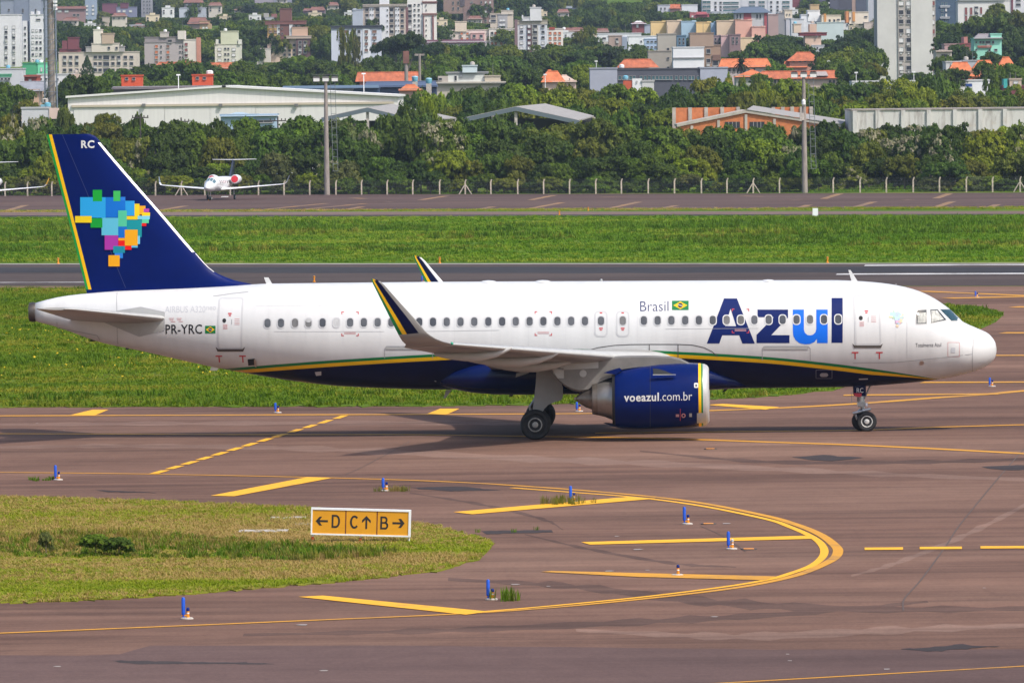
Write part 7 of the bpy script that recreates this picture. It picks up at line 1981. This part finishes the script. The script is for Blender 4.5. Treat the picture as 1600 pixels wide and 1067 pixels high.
# the far wood that clothes the hills
M_FARLEAF = stuff_leaf('far_foliage', [(0.0, TONES['deep']), (0.35, TONES['dark']), (0.7, TONES['mid']), (1.0, TONES['olive'])])
M_SCRUBLEAF = stuff_leaf('scrub_foliage', [(0.0, TONES['dark']), (0.5, TONES['mid']), (1.0, TONES['olive'])])
def crown_src(kind, i, m):
    me = CROWNS[kind][i].copy(); me.materials[0] = m
    return bpy.data.objects.new('crown_kind', me)
src = [crown_src(k, i, M_FARLEAF) for k, i in (('round',0),('round',1),('round',2),('round',3),('flat',0),('bush',0),('bush',1))]
rg_ = np.random.default_rng(3)
pts, scl, rot = [], [], []
d = 1930.0
while d < 4500:
    hw = d*0.0735+40
    x = -hw
    sp_ = 9.5+(d-1900)*0.0022
    while x < hw:
        X = x+rg_.uniform(-.4,.4)*sp_; dd = d+rg_.uniform(-.5,.5)*sp_*1.5
        z = float(terrain(X, dd-CAM_D))
        Rr = rg_.uniform(4.2, 7.5); H = rg_.uniform(6.5, 12)
        v = Vector((X, dd-CAM_D, z+H))-CAM
        w = v.dot(cF); px = 800+CAM_F*v.dot(cR)/w; py = 533.5-CAM_F*v.dot(cU)/w
        yb = blocked(px, py, 2*Rr*CAM_F/dd, dd, 2)
        ok = True
        if yb is not None:
            need = yb-2
            H2 = H-(need-py)*dd/CAM_F
            if H2 < 2.5: ok = False
            else: H = H2; Rr = min(Rr, H2*.9)
        if ok:
            pts.append((X, dd-CAM_D, z-0.2)); scl.append((Rr, Rr, H)); rot.append((0, 0, rg_.uniform(0, 6.28)))
        x += sp_*rg_.uniform(.8, 1.2)
    d += sp_*1.55
scatter('hillside_wood', pts, scl, rot, src, 'dark green wood covering the hills behind the town', 'wood')
# low scrub filling the ground between the town houses
pts, scl, rot = [], [], []
for i in range(3200):
    dd = rg_.uniform(1240, 1950); X = rg_.uniform(-1, 1)*(dd*0.0735+25)
    z = float(terrain(X, dd-CAM_D)); Rr = rg_.uniform(2.5, 5); H = rg_.uniform(2.5, 6)
    v = Vector((X, dd-CAM_D, z+H))-CAM
    w = v.dot(cF); px = 800+CAM_F*v.dot(cR)/w; py = 533.5-CAM_F*v.dot(cU)/w
    if blocked(px, py, 2*Rr*CAM_F/dd, dd, 1) is None:
        pts.append((X, dd-CAM_D, z-.2)); scl.append((Rr, Rr, H)); rot.append((0, 0, rg_.uniform(0, 6.28)))
src2 = [crown_src(k, i, M_SCRUBLEAF) for k, i in (('bush',2),('bush',3),('bush',0),('round',1))]
scatter('town_scrub', pts, scl, rot, src2, 'low green scrub growing between the town houses', 'scrub')
# ------------------------------------------------------------------ grass
def blade_mat(name, lo, hi, dry, dry_p=0.82, sub=0.22):
    m, nt, b = nodes(name)
    oi = nt.nodes.new('ShaderNodeObjectInfo')
    pn = noise(nt, oi.outputs['Location'], 0.09, (0.4, 1, 1), 5, 0.6, 0.5)
    ad = nt.nodes.new('ShaderNodeMath'); ad.operation = 'MULTIPLY_ADD'; ad.inputs[1].default_value = 0.20
    nt.links.new(oi.outputs['Random'], ad.inputs[0])
    sb = nt.nodes.new('ShaderNodeMath'); sb.operation = 'SUBTRACT'; sb.inputs[1].default_value = sub
    nt.links.new(pn, sb.inputs[0]); nt.links.new(sb.outputs[0], ad.inputs[2])
    col = ramp(nt, ad.outputs[0], [(0.16, lo), (0.42, hi), (dry_p-0.20, dry)])
    nt.links.new(col, b.inputs['Base Color'])
    b.inputs['Roughness'].default_value = 0.6; b.inputs['Specular IOR Level'].default_value = 0.15
    t_ = nt.nodes.new('ShaderNodeBsdfTranslucent')
    nt.links.new(mixc(nt, 1.0, col, (1.0,1.1,0.5), 'MULTIPLY'), t_.inputs[0])
    mx = nt.nodes.new('ShaderNodeMixShader'); mx.inputs[0].default_value = 0.3
    nt.links.new(b.outputs[0], mx.inputs[1]); nt.links.new(t_.outputs[0], mx.inputs[2])
    nt.links.new(mx.outputs[0], nt.nodes['Material Output'].inputs[0])
    return m
M_B_STRIP = blade_mat('strip_blades', (0.066,0.132,0.002), (0.128,0.198,0.003), (0.34,0.27,0.03), 0.86, 0.20)
M_B_ISLAND = blade_mat('island_blades', (0.125,0.190,0.004), (0.24,0.285,0.008), (0.40,0.27,0.10), 0.74, 0.13)
M_B_FIELD = blade_mat('field_blades', (0.062,0.150,0.002), (0.112,0.212,0.002), (0.30,0.32,0.03), 0.86, 0.18)
M_B_TALL = blade_mat('tall_blades', (0.055,0.120,0.003), (0.098,0.172,0.004), (0.24,0.20,0.03), 0.8)
M_B_WEED = blade_mat('weed_blades', (0.09,0.12,0.012), (0.15,0.155,0.025), (0.26,0.18,0.06), 0.7)

def tuft(seed, n, spread, wid, bend, m):
    r = random.Random(seed); mb = MB()
    for i in range(n):
        a = r.uniform(0, 6.28); q = spread*math.sqrt(r.random())
        x, y = q*math.cos(a), q*math.sin(a)
        h = r.uniform(.55, 1.0); l = r.uniform(.2, bend); b = r.uniform(0, 6.28); w = wid*r.uniform(.7, 1.3)
        sx, sy = -math.sin(b)*w, math.cos(b)*w
        dx, dy = math.cos(b)*l, math.sin(b)*l
        mb.add([(x-sx,y-sy,-.02),(x+sx,y+sy,-.02),(x+dx*.35+sx*.8,y+dy*.35+sy*.8,h*.6),(x+dx*.35-sx*.8,y+dy*.35-sy*.8,h*.6),(x+dx,y+dy,h)], [(0,1,2,3),(3,2,4)])
    return bpy.data.objects.new('tuft_kind', mb.mesh('tuft', m, recalc=False))

def in_poly(P, poly):
    x, y = P[:, 0], P[:, 1]; c = np.zeros(len(P), bool)
    n = len(poly)
    for i in range(n):
        x0, y0 = poly[i]; x1, y1 = poly[(i+1) % n]
        if y0 == y1: continue
        t = (y0 > y) != (y1 > y)
        c ^= t & (x < (x1-x0)*(y-y0)/(y1-y0)+x0)
    return c
def clip_px(poly, lo=-90, hi=1690): return [(min(max(p[0], lo), hi), p[1]) for p in poly]
def world_poly(poly): return [(G(*p).x, G(*p).y) for p in poly]
def fill(poly_px, per_m2, seed):
    r = np.random.default_rng(seed)
    W = np.array(world_poly(clip_px(poly_px)))
    lo, hi = W.min(0), W.max(0)
    n = int((hi-lo).prod()*per_m2)
    P = r.uniform(lo, hi, (n, 2))
    return P[in_poly(P, W)], r
def vnoise(P, s, seed):
    r = np.random.default_rng(seed); g = r.uniform(size=(64, 64))
    q = P/s; i = np.floor(q).astype(int); f = q-i; f = f*f*(3-2*f)
    h = lambda a, b: g[a % 64, b % 64]
    return (h(i[:,0],i[:,1])*(1-f[:,0])+h(i[:,0]+1,i[:,1])*f[:,0])*(1-f[:,1])+(h(i[:,0],i[:,1]+1)*(1-f[:,0])+h(i[:,0]+1,i[:,1]+1)*f[:,0])*f[:,1]
def grass(name, poly, per_m2, h0, h1, wide, sources, label, seed, z=0.03, patch=(9., 4.), keep=None):
    P, r = fill(poly, per_m2, seed)
    k = 0.6*vnoise(P/np.array([2.2, 1]), patch[0], seed+1)+0.4*vnoise(P, patch[1], seed+2)
    if keep is not None:
        s = keep(k) > r.uniform(size=len(P)); P = P[s]; k = k[s]
    n = len(P)
    h = (h0+(h1-h0)*k)*r.uniform(.7, 1.3, n)
    w = wide*r.uniform(.8, 1.25, n)
    rot = np.zeros((n, 3)); rot[:, 2] = r.uniform(0, 6.28, n); rot[:, :2] = r.normal(0, .12, (n, 2))
    scatter(name, np.column_stack([P, np.full(n, z)]), np.column_stack([w, w, h]), rot, sources, label, 'grass')
    return n
S_STRIP = [tuft(20+i, 16, .55, .045, .55, M_B_STRIP) for i in range(3)]
S_ISL = [tuft(30+i, 18, .55, .040, .55, M_B_ISLAND) for i in range(3)]
S_FIELD = [tuft(40+i, 14, .6, .055, .5, M_B_FIELD) for i in range(3)]
S_TALL = [tuft(50+i, 18, .5, .05, .5, M_B_TALL) for i in range(3)]
S_WEED = [tuft(60+i, 18, .5, .035, .45, M_B_WEED) for i in range(3)]
grass('strip_grass_blades', GRASS_STRIP, 5.5, 0.06, 0.24, 0.40, S_STRIP, 'rough green grass on the strip behind the airliner', 101)
grass('strip_tall_grass', GRASS_STRIP, 0.6, 0.12, 0.42, 0.5, S_TALL, 'taller dark clumps in the grass strip', 102, keep=lambda k: (k > .56)*1.0)
grass('island_grass_blades', GRASS_ISLAND, 26, 0.04, 0.14, 0.22, S_ISL, 'short dry green grass on the near island', 103)
BAND = [(-90,838),(60,840),(180,837),(330,842),(430,850),(480,858),(560,864),(620,866),(600,872),(540,877),(470,880),(330,876),(180,873),(60,873),(-90,873)]
grass('island_tall_grass', BAND, 13, 0.08, 0.42, 0.30, S_TALL+S_WEED, 'tall weedy grass band across the near island', 104, keep=lambda k: 0.45+k*.6)
FIELD = [(-90,410.5),(1690,409),(1690,337),(-90,341.5)]
grass('field_grass_blades', FIELD, 1.5, 0.10, 0.30, 0.6, S_FIELD, 'green grass field between runway and far taxiway', 105, 0.0)
grass('field_tall_grass', [(-90,371),(250,371),(520,369),(760,372),(1000,366),(1300,368),(1690,364),(1690,347),(1200,346),(900,352),(600,350),(-90,351)], 1.4, 0.25, 0.75, 0.7, S_TALL+S_FIELD, 'tall dark grass band in the field', 106, 0.0, patch=(14., 5.), keep=lambda k: smoothstep(.38, .6, k))
grass('field_tall_grass_patches', [(-90,395),(1690,393),(1690,372),(-90,375)], 0.9, 0.2, 0.7, 0.7, S_TALL, 'scattered dark clumps in the near part of the field', 107, 0.0, patch=(10., 4.), keep=lambda k: (k > .58)*1.0)
grass('verge_grass', [(-90,332.6),(1690,327),(1690,323.5),(-90,330)], 2.0, 0.06, 0.2, 0.5, S_ISL, 'thin grass verge beside the far taxiway', 108, 0.0)
grass('fence_grass', [(-90,306.5),(1690,299),(1690,296.5),(1480,297.5),(1440,286),(1300,287),(1270,299),(-90,304.5)], 1.5, 0.12, 0.4, 0.6, S_FIELD, 'grass growing under the perimeter fence', 109, 0.0)
# weeds by the lights
for px, py, n, w, h, src_, lab in ((611,767,16,.38,.30,S_WEED,'dry weeds round a taxiway light above the sign'),(880,787,26,.55,.42,S_WEED,'dry weeds round the taxiway light by the yellow stripe'),(789,938,8,.22,.55,S_TALL,'grass tuft beside the taxiway light right of the sign'),(72,750,10,.4,.22,S_TALL,'small weed beside the left taxiway light')):
    g = G(px, py); r = np.random.default_rng(px)
    P = np.column_stack([g.x+r.normal(0, w*.8, n), g.y+r.normal(0, w*.8, n), np.zeros(n)])
    scatter('weed_clump', P, np.column_stack([np.full(n, .22), np.full(n, .22), h*r.uniform(.5, 1, n)]), np.column_stack([np.zeros(n), np.zeros(n), r.uniform(0, 6, n)]), src_, lab, 'weeds')
P, r = fill([(740,829),(862,827),(862,830.5),(745,834)], 1.0, 5)
scatter('crack_grass', np.column_stack([P, np.zeros(len(P))]), np.full((len(P), 3), .16), np.zeros((len(P), 3)), S_TALL, 'thin line of grass in the pavement joint', 'grass')
# leafy weeds on the island and yellow flowers in the strip
for px, py, w, h, tone, lab in ((150,869,.9,.55,'mid','low leafy weed clump in the tall grass of the island'),(186,871,.8,.5,'dark','darker leafy weed right of the other in the island grass'),(72,868,.4,.6,'grey','brownish thin weed left in the island grass'),(725,600,1.2,.7,'grey','scrubby weed under the belly of the airliner')):
    g = G(px, py); t = empty('weed', (g.x, g.y, .08)); tag(t, lab, 'weed', 'leafy weeds')
    c = link('leaves', CROWNS['bush'][0], t); c.scale = (w*.55, w*.55, h); c.color = (*[v*1.4 for v in TONES[tone]], 1)
    MB().tube((0,0,-.05), (0,0,h*.6), .02, .01, 5).obj('stem', M_BARK, t)
fl = MB()
for i in range(6):
    a = i*1.05; fl.add([(0,0,.0),(.5*math.cos(a-.4),.5*math.sin(a-.4),.12),(.62*math.cos(a),.62*math.sin(a),.2),(.5*math.cos(a+.4),.5*math.sin(a+.4),.12)], [(0,1,2,3)])
fobj = bpy.data.objects.new('flower_kind', fl.mesh('flower', mat('flower_yellow', (0.75,0.50,0.01), 0.6), recalc=False))
P, r = fill([(-60,525),(420,525),(700,600),(700,632),(-60,632)], .22, 9)
k = vnoise(P, 6., 4); P = P[k > .48]
n = len(P); s = r.uniform(.05, .11, n)
scatter('yellow_flowers', np.column_stack([P, r.uniform(.38, .55, n)]), np.column_stack([s, s, s]), np.column_stack([r.uniform(-.8, .8, n), r.uniform(-.8, .8, n), np.zeros(n)]), [fobj], 'small yellow flowers dotted in the grass strip', 'flowers')
# ------------------------------------------------------------------ haze
hz, hnt, hb_ = nodes('haze_air')
hnt.nodes.remove(hb_)
pv = hnt.nodes.new('ShaderNodeVolumePrincipled')
pv.inputs['Color'].default_value = (0.60, 0.76, 1.0, 1)
pv.inputs['Density'].default_value = 0.000045
pv.inputs['Anisotropy'].default_value = 0.0
hnt.links.new(pv.outputs[0], hnt.nodes['Material Output'].inputs['Volume'])
ho = MB().box(-5000, 5000, -700, 9500, -3, 330).obj('haze', hz)
tag(ho, 'thin blue summer haze lying over the airfield and town', 'haze', kind='stuff')

# ------------------------------------------------------------------ labels that single things out
for px, o in POSTS:
    o['label'] = 'plain concrete fence post %s' % near(px)
def _px(o):
    v = o.matrix_world.translation-CAM if o.parent is None else Vector((0,1,0))
    return v.x/max(v.y, 1.0)
bpy.context.view_layer.update()
_by = {}
for o in COL.objects:
    if o.parent is None and o.get('group') and o.get('label'):
        _by.setdefault(o['label'], []).append(o)
_ord = ['first','second','third','fourth','fifth','sixth','seventh','eighth','ninth','tenth']
for lab, L_ in _by.items():
    if 1 < len(L_) <= 10:
        for k, o in enumerate(sorted(L_, key=_px)):
            new = '%s, %s from left' % (lab, _ord[k])
            if len(new.replace('-', ' ').split()) <= 16: o['label'] = new
